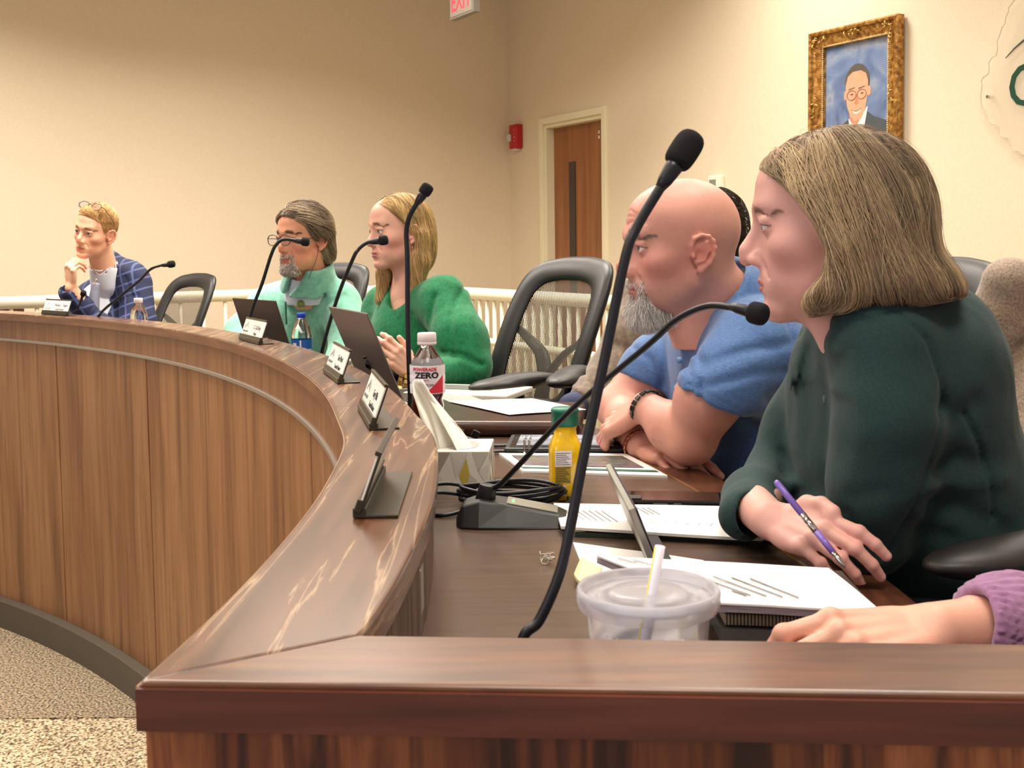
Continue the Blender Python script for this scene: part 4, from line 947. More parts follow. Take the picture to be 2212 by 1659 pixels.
# blue-label water bottle
wb = empty('water_bottle', Vector((at(652, 740, 3.62).x, 3.62, WTZ)), 0, 'clear water bottle with blue cap and blue label beside the grey laptop', 'bottle')
zt = at(652, 676, 3.62).z - WTZ
lathe('bottle', [(0, .002), (.028, .002), (.032, .01), (.031, .04), (.0325, .06), (.0325, zt - .085), (.0325, zt - .07), (.027, zt - .045), (.0155, zt - .022), (.0125, zt - .016), (.0125, zt - .01)], M['pet'], wb)
lathe('water', [(0, .004), (.030, .012), (.0295, .04), (.031, .06), (.031, zt - .09), (0, zt - .09)], M['pet'], wb)
lathe('cap', [(0, zt), (.0125, zt), (.0135, zt - .002), (.0135, zt - .014), (.0125, zt - .015)], mat('blue_cap', (30, 60, 190), .4), wb)
lb_ = mat('label_blue', (38, 92, 170), .4); lathe('label', [(.0330, .05), (.0330, zt - .082)], lb_, wb)
band('barcode_panel', .0334, zt - .130, zt - .092, -PI / 2 - .75, -PI / 2 - .35, M['label_white'], wb); band('white_stripe', .0334, zt - .135, zt - .084, -PI / 2 - .02, -PI / 2 + .12, M['label_white'], wb)
arc_text('lettering', 'AQUA', .020, M['label_white'], .0332, zt - .125, -PI / 2 + .62, wb, .8, .0004)
# small clear water bottle
sb_ = empty('small_water_bottle', onz(300, 694, CAPZ) + Vector((0, 0, 0)), 0, 'small clear water bottle with white cap at the ledge beside the navy jacket', 'bottle')
sb_.location = (at(300, 690, 4.75).x, 4.75, WTZ); zt = at(299, 644, 4.75).z - WTZ
lathe('bottle', [(0, .002), (.028, .002), (.032, .01), (.031, .03), (.0325, .05), (.031, .07), (.0330, .09), (.0335, zt - .075), (.0325, zt - .06), (.024, zt - .035), (.0135, zt - .022), (.0125, zt - .012)], M['pet'], sb_, fn=lambda a, r, z: 1 + .02 * math.sin(6 * a + z * 90))
lathe('water', [(0, .004), (.030, .012), (.0295, .04), (.031, .09), (0, .095)], M['pet'], sb_)
lathe('label', [(.0336, .06), (.0336, zt - .098)], mat('pale_blue_label', (120, 160, 215), .4), sb_)
lathe('cap', [(0, zt), (.0165, zt), (.0175, zt - .003), (.0175, zt - .018), (.016, zt - .02)], M['white'], sb_)
# orange juice bottle
jb = empty('juice_bottle', (0, 0, 0), .12, 'bottle of yellow orange juice with a green cap', 'bottle')
jb.location = (at(1224, 1075, 1.80).x, 1.835, WTZ)
def sq(a, r, z):
    k = 1.0 if z < .092 else max(0, 1 - (z - .092) / .018)
    e = 1 / max(abs(math.cos(a)) ** 4 + abs(math.sin(a)) ** 4, 1e-6) ** .25; return 1 + (e - 1) * .8 * k
jm = mat('juice_bottle', (238, 192, 28), .12, coat=.6, sss=.15)
lathe('bottle', [(0, .0), (.022, .0), (.0255, .004), (.0262, .02), (.0262, .075), (.0255, .086), (.021, .097), (.0185, .104), (.0180, .112), (.0190, .122), (.0180, .128), (0, .128)], jm, jb, fn=sq, seg=56)
cp = lathe('cap', [(.0195, .118), (.0215, .119), (.0220, .121), (.0218, .140), (.0225, .1405), (.0222, .1445), (.020, .147), (0, .147)], mat('green_cap', (30, 112, 88), .4), jb, seg=64, fn=lambda a, r, z: 1 + (.02 if int(a / (2 * PI) * 64) % 2 else 0) * (.122 < z < .139))
R_y = .0268
def jface(x0, x1, z0, z1, m, nm, off=0): return mesh(nm, [(x0, -R_y - off, z0), (x1, -R_y - off, z0), (x1, -R_y - off, z1), (x0, -R_y - off, z1)], [(0, 1, 2, 3)], m, jb)
lbd = mat('label_gold', (176, 146, 40), .5)
jface(-.021, .004, .030, .066, lbd, 'ingredients_label'); jface(-.021, .006, .057, .082, M['label_white'], 'front_label', .0003); jface(-.019, -.003, .010, .026, M['label_white'], 'barcode_label', .0003)
for k in range(9): jface(-.0175 + k * .0016, -.0175 + k * .0016 + .0008, .012, .024, M['ink'], 'barcode_bar', .0006)
for k in range(7): jface(-.0195, .0035 - (k % 3) * .003, .0595 + k * .003, .0604 + k * .003, M['ink'], 'label_line', .0006)
for k in range(9): jface(-.0195, .0025 - (k % 4) * .002, .0325 + k * .0027, .0333 + k * .0027, blk, 'label_line', .0005)

# ---------------------------------------------------------------- takeaway cup
cu = empty('plastic_cup', (0, 0, 0), 0, 'clear plastic takeaway cup with domed lid and white straw', 'cup')
cu.location = (at(1400, 1290, .935).x, .935, WTZ); ch_ = .120
M['pp'] = mat('milky_plastic', (232, 232, 240), .16, trans=.88, ior=1.25); M['pp'].node_tree.nodes['Principled BSDF'].inputs['Alpha'].default_value = .62
def shell(name, prof, m, parent, th=.0012, seg=72):
    return lathe(name, prof, m, parent, seg=seg)
shell('cup_body', [(.0, .001), (.040, .001), (.043, .004), (.0505, ch_ - .014), (.0515, ch_ - .012), (.0520, ch_ - .004), (.0545, ch_ - .002)], M['pp'], cu)
M['lid'] = mat('milky_lid', (236, 236, 244), .2, trans=.6, ior=1.2, alpha=.78)
shell('lid', [(.0575, ch_ - .012), (.0590, ch_ - .006), (.0592, ch_ + .001), (.0580, ch_ + .004), (.0560, ch_ + .0045), (.0540, ch_ + .002), (.0525, ch_ - .004), (.050, ch_ - .006), (.036, ch_ - .0055), (.034, ch_ - .002), (.031, ch_ + .0005), (.020, ch_ + .001), (.0, ch_ + .001)], M['lid'], cu)
shell('ice_water', [(0, .003), (.039, .003), (.0465, .072), (.0, .072)], mat('drink_clear', (190, 188, 200), .1, trans=.8, ior=1.2), cu)
# straw, leaning
s0 = Vector((-.018, -.006, .004)); s1 = at(1426, 1180, .925) - cu.location
V, Fc = tube_geo([s0, s0.lerp(s1, .5), s1], .0042, 20, caps=False); so_ = mesh('straw', V, Fc, mat('straw_white', (236, 226, 236), .35, sss=.2), cu, True); so_.modifiers.new('s', 'SOLIDIFY').thickness = .0004
sd = Vector((-.0040, -.0014, 0)); V, Fc = tube_geo([s0 + sd, s1 + sd], .0008, 6); mesh('straw_stripe', V, Fc, mat('yellow_stripe', (224, 214, 90), .4), cu, True)
# printed marks on the cup
gy = mat('print_white', (226, 226, 230), .5); yl = mat('print_yellow', (214, 174, 60), .5)
def cup_pt(az, z, o=.0006): r_ = .043 + (.0505 - .043) * (z - .004) / (ch_ - .018) + o; return Vector((r_ * math.cos(az), r_ * math.sin(az), z))
V = []; Fc = []
for cx in (-2.26, -2.06): tube_geo([cup_pt(cx + dx_, z_) for dx_, z_ in [(-.075, .050), (-.06, .068), (-.03, .079), (0, .082), (.03, .079), (.06, .068), (.075, .050)]], .0014, 6, V, Fc)
mesh('printed_arches', V, Fc, yl, cu, True)
arc_text('lettering', 'I\'m lovin\' it', .007, gy, .0485, .090, -2.12, cu, 1)
V = []; Fc = []
fr_ = [(-1.44, .058), (-1.44, .094), (-1.42, .096), (-1.10, .094), (-1.08, .092), (-1.08, .058)]
tube_geo([cup_pt(a_, z_) for a_, z_ in fr_], .0006, 5, V, Fc)
for k in range(3): tube_geo([cup_pt(-1.40, .091 - .003 * k), cup_pt(-1.12, .090 - .003 * k)], .0006, 5, V, Fc)
mesh('printed_panel', V, Fc, gy, cu, True)
V = []; Fc = []
for k in range(3):
    a0_ = k * 2 * PI / 3 + .3; tube_geo([cup_pt(-1.26 + .085 * math.cos(a_), .071 + .0075 * math.sin(a_)) for a_ in np.linspace(a0_, a0_ + 1.6, 7)], [.0012] * 5 + [.0022, .0003], 5, V, Fc)
mesh('recycling_mark', V, Fc, gy, cu, True)

# ---------------------------------------------------------------- papers, books, devices on the worktop
def sheet(name, quad, z, th, m, label=None, cat=None, parent=None, curl=0, group=None):
    """a thin stack of paper with given plan corners, slightly uneven"""
    nx = ny = 12; V = []; q = [Vector((x_, y_, 0)) for x_, y_ in quad]
    for layer in (0, 1):
        for j in range(ny + 1):
            for i in range(nx + 1):
                u_, v_ = i / nx, j / ny; p = q[0].lerp(q[1], u_).lerp(q[3].lerp(q[2], u_), v_)
                h = curl * (max(0, u_ - .75) ** 2 * 8 + max(0, .2 - u_) ** 2 * 10 * (1 - v_)) + .0006 * math.sin(6 * u_ + 4 * v_)
                V.append((p.x, p.y, z + (th if layer else 0) + max(h, 0)))
    n = (nx + 1) * (ny + 1); Fc = []
    for j in range(ny):
        for i in range(nx):
            a_ = j * (nx + 1) + i; Fc.append((n + a_, n + a_ + 1, n + a_ + nx + 2, n + a_ + nx + 1)); Fc.append((a_, a_ + nx + 1, a_ + nx + 2, a_ + 1))
    ring = [i for i in range(nx + 1)] + [j * (nx + 1) + nx for j in range(1, ny + 1)] + [ny * (nx + 1) + i for i in range(nx - 1, -1, -1)] + [j * (nx + 1) for j in range(ny - 1, 0, -1)]
    for k in range(len(ring)): a_, b_ = ring[k], ring[(k + 1) % len(ring)]; Fc.append((a_, b_, n + b_, n + a_))
    if label:   # a thing: origin at its corner
        V = [Vector(p) - Vector((quad[0][0], quad[0][1], z)) for p in V]
    o = mesh(name, V, Fc, m, parent)
    if label: o.location = (quad[0][0], quad[0][1], z); tag(o, label, cat, group)
    return o
def lines_on(o, quad, z, rows, m, name='text_line', w=.0009):
    """printed text rows in plan coordinates, (u0,v0,u1,v1) fractions of the quad"""
    q = [Vector((x_, y_, 0)) for x_, y_ in quad]; V = []; Fc = []
    off = Vector(o.location)
    for (u0, v0, u1, v1) in rows:
        P = lambda u_, v_: q[0].lerp(q[1], u_).lerp(q[3].lerp(q[2], u_), v_)
        a_, b_ = P(u0, v0), P(u1, v1); d_ = (b_ - a_).normalized(); s_ = Vector((-d_.y, d_.x, 0)) * w; k = len(V)
        for p in (a_ - s_, b_ - s_, b_ + s_, a_ + s_): V.append(Vector((p.x, p.y, z)) - off)
        Fc.append((k, k + 1, k + 2, k + 3))
    return mesh(name, V, Fc, m, o)
M['ink_soft'] = mat('grey_print', (150, 146, 150), .8); M['ink_blue'] = mat('pen_marks', (126, 122, 168), .8)
# far paper on a dark padded binder
def P2(px, py, z=WTZ): p = onz(px, py, z); return (p.x, p.y)
bi = sdf('desk_binder', lambda P: rbox(P, (.13, .155, .017), (.20, .165, .017), .016), (-.09, -.03, -.004), (.35, .34, .04), .004, noise_mat('dark_leather', [(.3, (44, 24, 16)), (.7, (66, 38, 26))], 12, rough=.28, bump=.05))
bi.location = (-.185, 2.46, WTZ); bi.rotation_euler = (0, 0, -.10); tag(bi, 'dark brown padded leather binder behind the juice bottle, loose sheet on it', 'binder')
qd = [P2(1100, 897, WTZ + .036), P2(1266, 886, WTZ + .036), P2(1150, 862, WTZ + .036), P2(968, 868, WTZ + .036)]
pp = sheet('paper_sheet', qd, WTZ + .0365, .0012, M['paper'], 'loose white sheet lying on the dark brown binder', 'paper', curl=.0); lines_on(pp, qd, WTZ + .0393, [(.2, .35, .48, .30), (.22, .45, .5, .40), (.4, .2, .7, .15)], M['ink_soft'])
# magazine under the tablet
qd = [P2(1130, 1022), P2(1442, 1032), P2(1352, 984), P2(1078, 983)]
mg = sheet('brochure', qd, WTZ, .004, M['paper'], 'glossy white brochure with a landscape photo, in front of the tablet', 'brochure')
def inset(o, qd, u0, v0, u1, v1, z, m, name):
    q = [Vector((x_, y_, 0)) for x_, y_ in qd]; P = lambda u_, v_: q[0].lerp(q[1], u_).lerp(q[3].lerp(q[2], u_), v_)
    off = Vector(o.location); c_ = [P(u0, v0), P(u1, v0), P(u1, v1), P(u0, v1)]
    return mesh(name, [Vector((p.x, p.y, z)) - off for p in c_], [(0, 1, 2, 3)], m, o)
inset(mg, qd, .07, .30, .93, .85, WTZ + .0052, noise_mat('landscape_photo', [(.35, (92, 84, 88)), (.5, (132, 118, 124)), (.6, (96, 116, 84)), (.7, (170, 160, 150))], 22, (1, 3, 1), .25, 6), 'photo')
inset(mg, qd, .02, .12, .98, .20, WTZ + .0052, mat('teal_strip', (60, 110, 96), .3), 'colour_strip')
# tablet in a rugged case
tq = Vector((.105, 2.305, WTZ + .001)); tabl = empty('tablet', tq, -.08, 'black-cased tablet lying flat, sky on its screen, before the bald man\'s hands', 'tablet')
box('case', (0, 0, .006), (.235, .165, .012), M['black'], tabl, .005); box('bezel', (0, 0, .0125), (.215, .148, .002), M['black_gloss'], tabl, .001)
box('screen', (0, 0, .0140), (.190, .125, .0008), noise_mat('tablet_screen', [(.35, (128, 136, 150)), (.6, (176, 184, 196))], 14, (1, 2, 1), .12, 4), tabl, 0)
# lanyard with clips
ln = empty('lanyard', onz(1060, 965, WTZ), 0, 'black lanyard with metal clips lying beside the tablet', 'lanyard')
o_ = onz(1060, 965, WTZ)
tube('strap', [onz(985, 948, WTZ) - o_ + Vector((0, 0, .012)), onz(1015, 958, WTZ) - o_ + Vector((0, 0, .010)), onz(1060, 966, WTZ) - o_ + Vector((0, 0, .004)), onz(1135, 968, WTZ) - o_ + Vector((0, 0, .008))], .006, M['black'], ln, 8, 8, .5)
tube('strap', [onz(1030, 985, WTZ) - o_ + Vector((0, 0, .004)), onz(1075, 980, WTZ) - o_ + Vector((0, 0, .005)), onz(1140, 982, WTZ) - o_ + Vector((0, 0, .006))], .006, M['black'], ln, 8, 8, .5)
for px, py in ((992, 948), (1026, 953)): 
    b_ = onz(px, py, WTZ) - o_; box('clip', b_ + Vector((0, 0, .012)), (.016, .010, .022), M['black_gloss'], ln, .002, Euler((.3, .5, .2)))
for dx_ in (0, .009): tube('metal_ring', [onz(1133, 985, WTZ) - o_ + Vector((dx_, .0, .004)), onz(1133, 985, WTZ) - o_ + Vector((dx_, .01, .034)), onz(1133, 985, WTZ) - o_ + Vector((dx_ + .004, .03, .030)), onz(1133, 985, WTZ) - o_ + Vector((dx_, .03, .004))], .0016, M['chrome'], ln, 8, 6)
# phone
ph = empty('smartphone', onz(1455, 1088, WTZ), -.13, 'black smartphone in a case lying across the brass seam', 'phone')
box('case', (0, 0, .006), (.150, .075, .012), M['black_gloss'], ph, .004); box('glass', (0, 0, .0122), (.140, .066, .0008), mat('phone_glass', (50, 36, 30), .08), ph, .0002)
box('camera_bump', (-.060, -.02, .0135), (.022, .024, .003), M['black'], ph, .001); box('button', (-.02, -.0378, .007), (.022, .0012, .003), M['chrome'], ph, .0004); box('button', (.006, -.0378, .007), (.012, .0012, .003), M['chrome'], ph, .0004)
# papers with magazine in front of the woman
qd0 = [P2(1215, 1160), P2(1650, 1172), P2(1600, 1108), P2(1205, 1100)]
mz_ = sheet('brochure', qd0, WTZ, .006, mat('magazine_dark', (40, 52, 46), .3), 'dark green patterned magazine under the white papers before the woman', 'magazine')
rr = random.Random(4)
for k in range(9):
    u0 = .06 + k * .1; inset(mz_, qd0, u0, .015, u0 + .05 + rr.random() * .03, .06, WTZ + .0078, (mat('cover_white', (214, 206, 190), .3), mat('cover_green', (58, 100, 72), .3), mat('cover_red', (150, 70, 62), .3))[k % 3], 'cover_patch')
qd = [P2(1212, 1142, WTZ + .01), P2(1648, 1168, WTZ + .01), P2(1588, 1098, WTZ + .01), P2(1196, 1090, WTZ + .01)]
pw = sheet('paper_stack', qd, WTZ + .0085, .004, M['paper'], 'printed white papers on the dark magazine, pen marks on them', 'paper', curl=.003)
rows = []
for k in range(7): rows.append((.04 + .035 * k, .70, .10 + .035 * k, .30))
for k in range(3): rows.append((.45 + .03 * k, .88, .50 + .03 * k, .62))
lines_on(pw, qd, WTZ + .0135, rows, M['ink_soft']); 
V = []; Fc = []; rr = random.Random(2); 
for k in range(9): rr_x = .44 + k * .042
lines_on(pw, qd, WTZ + .0136, [(.42 + k * .03, .30 + .1 * (k % 2), .45 + k * .03, .40 - .1 * (k % 2)) for k in range(13)], M['ink_blue'], 'pen_marks', .0005)
# big stack: laptop, spiral notebook, book, papers
lapz = WTZ
qb = [P2(1560, 1395, WTZ), P2(1900, 1412, WTZ), P2(1820, 1312, WTZ), P2(1510, 1300, WTZ)]
lc = sheet('closed_laptop', qb, WTZ, .018, mat('laptop_grey', (120, 124, 126), .35, .5), 'closed grey laptop under the spiral notebook by the near hand', 'laptop')
qn = [(p[0] + .004, p[1] + .006) for p in qb]
nb = sheet('spiral_notebook', qn, WTZ + .0195, .011, mat('notebook_pages', (206, 194, 160), .8), 'spiral notebook under the hardback and paper stack', 'notebook')
V = []; Fc = []; a_ = Vector((*qn[0], WTZ + .0255)); b_ = Vector((*qn[1], WTZ + .0255)); d_ = (b_ - a_).normalized(); nn_ = Vector((d_.y, -d_.x, 0))
for k in range(44):
    c_ = a_.lerp(b_, (k + .5) / 44); c_ = c_ - Vector(nb.location)
    tube_geo([c_ + nn_ * (.0055 * math.cos(t_)) - nn_ * .0 + Vector((0, 0, .0062 * math.sin(t_))) for t_ in np.linspace(0, 2 * PI, 11)], .0007, 5, V, Fc)
mesh('wire_binding', V, Fc, M['black'], nb, True)
bk = sheet('hardback_book', [(p[0] + .002, p[1] + .012) for p in qb], WTZ + .0330, .005, mat('book_cover', (58, 42, 34), .5), 'dark hardback cover between notebook and white papers', 'book')
qs = [P2(1545, 1312, WTZ + .045), P2(1902, 1330, WTZ + .045), P2(1790, 1236, WTZ + .045), P2(1290, 1208, WTZ + .045)]
sg = noise_mat('page_edges', [(.3, (150, 142, 156)), (.7, (200, 196, 200))], 260, (.1, .1, 4), .8, 3)
st_ = sheet('page_block', [(p[0] + .0, p[1] + .004) for p in qs], WTZ + .0392, .007, sg, 'thick block of pages beneath the top white sheets', 'pages')
st2 = sheet('paper_stack', qs, WTZ + .0475, .002, M['paper'], 'white sheets topping the stack beside the takeaway cup', 'paper', curl=.0015)
lines_on(st2, qs, WTZ + .0508, [(.26 + .09 * k, .58, .34 + .09 * k, .18) for k in range(4)] + [(.28, .26, .305, .16), (.12, .9, .16, .8), (.06, .93, .10, .83)], M['ink'], 'text_line', .0011)
lines_on(st2, qs, WTZ + .0508, [(.20 + .04 * k, .85, .28 + .04 * k, .45) for k in range(14)], mat('faint_print', (214, 210, 208), .8), 'text_line', .0005)
ql = [P2(1262, 1240), P2(1460, 1290), P2(1520, 1215), P2(1238, 1176)]
lp_ = sheet('paper_sheet', ql, WTZ, .003, M['paper'], 'loose white sheets sticking out behind the takeaway cup', 'paper')
qy = [P2(1240, 1262), P2(1290, 1300), P2(1300, 1245), P2(1256, 1215)]
yn = sheet('sticky_note', qy, WTZ + .0045, .004, mat('cream_note', (230, 206, 160), .7), 'crumpled cream note behind the left of the cup', 'paper', curl=.01)
# laptop screen seen edge-on, leaning
tl_ = at(1365, 1093, 1.36); tf = at(1314, 988, 1.64); bt = Vector((.172, 1.35, WTZ + .012))
sc = empty('laptop', bt, 0, 'slim laptop or tablet lid standing open, seen edge-on behind the straw', 'laptop')
ax_ = (tf - tl_); ax_.z = 0; L_ = ax_.length; ax_.normalize(); up_ = (tl_ - bt); up_ = (up_ - ax_ * up_.dot(ax_)); hh = up_.length; up_.normalize(); nr_ = ax_.cross(up_).normalized()
def Lf(a_, b_, c_): return ax_ * a_ + up_ * b_ + nr_ * c_
def lbox(name, a0, a1, b0, b1, c0, c1, m, parent):
    V = [Lf(a_, b_, c_) for c_ in (c0, c1) for a_, b_ in ((a0, b0), (a1, b0), (a1, b1), (a0, b1))]
    o = mesh(name, V, [(0, 1, 2, 3), (7, 6, 5, 4), (0, 4, 5, 1), (1, 5, 6, 2), (2, 6, 7, 3), (3, 7, 4, 0)], m, parent)
    bm = bmesh.new(); bm.from_mesh(o.data); bmesh.ops.recalc_face_normals(bm, faces=bm.faces); bm.to_mesh(o.data); bm.free(); b_ = o.modifiers.new('b', 'BEVEL'); b_.width = .001; return o
sgn = 1 if nr_.x > 0 else -1
lbox('lid', 0, L_, 0, hh, -.006 * sgn, .002 * sgn, mat('lid_silver', (150, 150, 142), .35, .5), sc)
lbox('screen', .004, L_ - .004, .003, hh - .004, .002 * sgn, .0045 * sgn, mat('screen_off', (34, 38, 56), .15), sc)
kb = box('keyboard_base', Lf(L_ / 2, 0, 0) + Vector((.012, .0, -.007)), (.030, L_, .008), M['black'], sc, .001, Euler((0, 0, math.atan2(-ax_.x, ax_.y))))
# twisted wire scrap
rr = random.Random(9); V = []; Fc = []
for k in range(4): tube_geo(spline([(rr.uniform(-.012, .012), rr.uniform(-.01, .01), rr.uniform(.001, .016)) for _ in range(5)], 5), .0006, 5, V, Fc)
ws = mesh('twisted_wire', V, Fc, M['alu'], None, True); ws.location = onz(1182, 1215, WTZ); tag(ws, 'small crumpled silver wire scrap on the bare worktop', 'wire')

# open laptops of the others
def open_laptop(label, px0, px1, top, Y0, Y1, lidm, logo):
    """px0,px1: screen-back bottom corners (x,y pixels), Y depths; top: pixel of the top left corner"""
    a_ = at(*px0, Y0); b_ = at(*px1, Y1); a_.z = b_.z = WTZ + .012
    t_ = empty('laptop', a_, 0, label, 'laptop'); ax = (b_ - a_); L = ax.length; ax.normalize(); inn = Vector((-ax.y, ax.x, 0))
    if inn.x < 0: inn = -inn
    up = (Vector((0, 0, 1)) * math.cos(top) - inn * math.sin(top)); H_ = L * .66; nr = ax.cross(up)
    F3 = lambda u, v, w: ax * u + up * v + nr * w
    def bb(name, u0, u1, v0, v1, w0, w1, m, parent=t_):
        V = [F3(u, v, w) for w in (w0, w1) for u, v in ((u0, v0), (u1, v0), (u1, v1), (u0, v1))]
        o = mesh(name, V, [(0, 1, 2, 3), (7, 6, 5, 4), (0, 4, 5, 1), (1, 5, 6, 2), (2, 6, 7, 3), (3, 7, 4, 0)], m, parent)
        bm = bmesh.new(); bm.from_mesh(o.data); bmesh.ops.recalc_face_normals(bm, faces=bm.faces); bm.to_mesh(o.data); bm.free(); b2 = o.modifiers.new('b', 'BEVEL'); b2.width = .0015; return o
    s = 1 if nr.dot(inn) < 0 else -1     # outward (towards the public) side
    lid = bb('lid', 0, L, 0, H_, 0, .005 * s, lidm); bb('screen', .006, L - .006, .008, H_ - .006, -.001 * s, 0, M['black_gloss'])
    Mx = Matrix((( -ax.x * s * 0 + ax.x, up.x, 0, 0), (ax.y, up.y, 0, 0), (ax.z, up.z, 0, 0), (0, 0, 0, 1)))
    V = []; Fc = []
    c_ = F3(L * .5, H_ * .42, .0055 * s)
    if logo == 'ring':
        tube_geo([c_ + (ax * math.cos(q) + up * math.sin(q)) * .020 for q in np.linspace(1.2, 5.2, 16)], .0012, 5, V, Fc)
        tube_geo([c_ + (ax * .018 + up * -.004), c_ + ax * .026 - up * .03], .0012, 5, V, Fc)
    else:
        tube_geo([c_ + up * .014, c_ + up * .020], [.007, .005], 10, V, Fc)
        tube_geo([c_ + up * .008, c_ - up * .006, c_ - up * .022], [.003, .010, .002], 10, V, Fc)
    mesh('logo', V, Fc, M['black_gloss'] if logo != 'ring' else mat('pale_logo', (190, 186, 180), .3, .5), t_, True)
    V = [F3(u, 0, 0) + inn * w + Vector((0, 0, z)) for z in (-.010, .002) for u, w in ((0, .006), (L, .006), (L, .22), (0, .22))]
    o = mesh('base', V, [(0, 1, 2, 3), (7, 6, 5, 4), (0, 4, 5, 1), (1, 5, 6, 2), (2, 6, 7, 3), (3, 7, 4, 0)], mat('laptop_silver', (186, 188, 184), .35, .4), t_)
    bm = bmesh.new(); bm.from_mesh(o.data); bmesh.ops.recalc_face_normals(bm, faces=bm.faces); bm.to_mesh(o.data); bm.free(); b2 = o.modifiers.new('b', 'BEVEL'); b2.width = .002
    V = [F3(u, 0, 0) + inn * w + Vector((0, 0, .0026)) for u, w in ((.02, .03), (L - .02, .03), (L - .02, .13), (.02, .13))]; mesh('keyboard', V, [(0, 1, 2, 3)], M['black'], t_)
    return t_
lidm = noise_mat('laptop_lid', [(.3, (110, 100, 94)), (.7, (122, 112, 106))], 300, rough=.38, bump=0); lidm.node_tree.nodes['Principled BSDF'].inputs['Metallic'].default_value = .4
open_laptop('grey laptop with open lid between the blonde woman and the ledge', (790, 815), (880, 860), .38, 3.16, 2.80, lidm, 'emblem')
open_laptop('dark grey laptop with open lid in front of the mint pullover', (545, 735), (640, 770), .30, 4.20, 3.92, mat('laptop_lid_dark', (78, 70, 66), .4, .3), 'ring')
# white laptop at right of the red drink: only its open base shows
wl = empty('white_laptop_base', (-.12, 3.14, WTZ), -.35, 'pale silver laptop keyboard half beyond the red drink bottle', 'laptop')
box('body', (0, 0, .009), (.30, .21, .016), mat('pale_silver', (214, 214, 200), .35, .2), wl, .004); box('keyboard', (-.03, .03, .0176), (.2, .09, .001), mat('keys_grey', (96, 100, 96), .5), wl, 0)
for k in range(5): box('port', (-.09 + k * .009, -.1053, .008), (.004, .001, .006), M['black'], wl, 0)
# ---------------------------------------------------------------- people: shared builders
M['skin'] = attr_mat('skin', .48, .08, bump=(420, .12)); M['hair'] = attr_mat('hair_strand', .42, 0, spec=.35)
M['eyewhite'] = attr_mat('eyeball', .08)
def T3(v): return (float(v[0]), float(v[1]), float(v[2]))
def seg2(x, z, a, b):
    bx_, bz_ = b[0] - a[0], b[1] - a[1]; L = bx_ * bx_ + bz_ * bz_ + 1e-12
    t = np.clip(((x - a[0]) * bx_ + (z - a[1]) * bz_) / L, 0, 1); return np.sqrt((x - a[0] - t * bx_) ** 2 + (z - a[1] - t * bz_) ** 2)
def folds(P, d, items):
    """press seams (+) or raise folds (-) into a garment along polylines drawn in the side plane; item = (pixels, depth Y, width, height, ymax)"""
    near = np.abs(d) < .03
    if not near.any(): return d
    x, y, z = P[0][near], P[1][near], P[2][near]; add = np.zeros_like(x)
    for px, Y, w, h, ymax in items:
        pts = [at(a, b, Y) for a, b in px]; dm = None
        for p, q in zip(pts[:-1], pts[1:]):
            s = seg2(x, z, (p.x, p.z), (q.x, q.z)); dm = s if dm is None else np.minimum(dm, s)
        add += h * np.exp(-(dm / w) ** 2) * (1 / (1 + np.exp((y - ymax) / .01)))
    d = d.copy(); d[near] += add; return d
class Hand:
    """hand frame: origin wrist, +y to the fingers, +z back of the hand, +x index side"""
    LEN = [(.042, .025, .021), (.046, .029, .022), (.042, .027, .021), (.033, .020, .018)]
    BX = [.027, .009, -.009, -.026]; BY = [.088, .092, .087, .077]; RR = [.0088, .0088, .0083, .0073]
    def __init__(s, wrist, ydir, zdir, side=1, curls=None, thumb=None, spread=.06, scale=1.0, splay=0):
        y = Vector(ydir).normalized(); z = Vector(zdir); z = (z - y * z.dot(y)).normalized(); x = y.cross(z) * side
        s.side = side; s.scale = scale
        s.Mx = Matrix(((x.x, y.x, z.x, wrist[0]), (x.y, y.y, z.y, wrist[1]), (x.z, y.z, z.z, wrist[2]), (0, 0, 0, 1))) @ Matrix.Scale(scale, 4)
        s.Mi = [list(r) for r in s.Mx.inverted()]
        curls = curls or [(.3, .4, .3)] * 4; s.f = []
        for i in range(4):
            p = Vector((s.BX[i], s.BY[i], -.002)); a = 0; ch = [p.copy()]; yaw = (1.5 - i) * spread + splay
            for L, c in zip(s.LEN[i], curls[i]):
                a += c; p = p + Vector((math.sin(yaw) * math.cos(a), math.cos(yaw) * math.cos(a), -math.sin(a))) * L; ch.append(p.copy())
            s.f.append(ch)
        s.t = [Vector(p) for p in (thumb or [(.016, .020, -.010), (.038, .045, -.018), (.050, .076, -.022), (.054, .103, -.024)])]
        s.tips = [c[-1] for c in s.f] + [s.t[-1]]
    def __call__(s, P):
        Q = loc_of(P, s.Mi); d = None
        for i, ch in enumerate(s.f):
            r = s.RR[i]; f = cap(Q, ch[0], ch[1], r * 1.05, r); f = smin(f, cap(Q, ch[1], ch[2], r * 1.0, r * .93), .003); f = smin(f, cap(Q, ch[2], ch[3], r * .92, r * .80), .003)
            f = smin(f, sph(Q, ch[1], r * 1.04), .004)
            m = cap(Q, (s.BX[i] * .55, .008, -.004), (s.BX[i], s.BY[i] - .004, -.003), .0125, .0112)
            m = smin(m, sph(Q, (s.BX[i], s.BY[i] - .001, .002), .0086), .006)
            f = smin(f, m, .006); d = f if d is None else smin(d, f, .0045 if i else .004)
        d = smin(d, ell(Q, (0, .045, -.008), (.034, .045, .012)), .012)
        t = s.t; th = smin(cap(Q, t[0], t[1], .0145, .0120), cap(Q, t[1], t[2], .0115, .0098), .006); th = smin(th, cap(Q, t[2], t[3], .0100, .0082), .004)
        d = smin(d, th, .010); d = smin(d, ell(Q, (.016, .030, -.010), (.016, .026, .013)), .012)
        return d * s.scale
    def wrist_pt(s, v=(0, -.01, -.004)): return s.Mx @ Vector(v)
def bounds(pts, pad):
    A = np.array([T3(p) for p in pts]); return tuple(A.min(0) - pad), tuple(A.max(0) + pad)
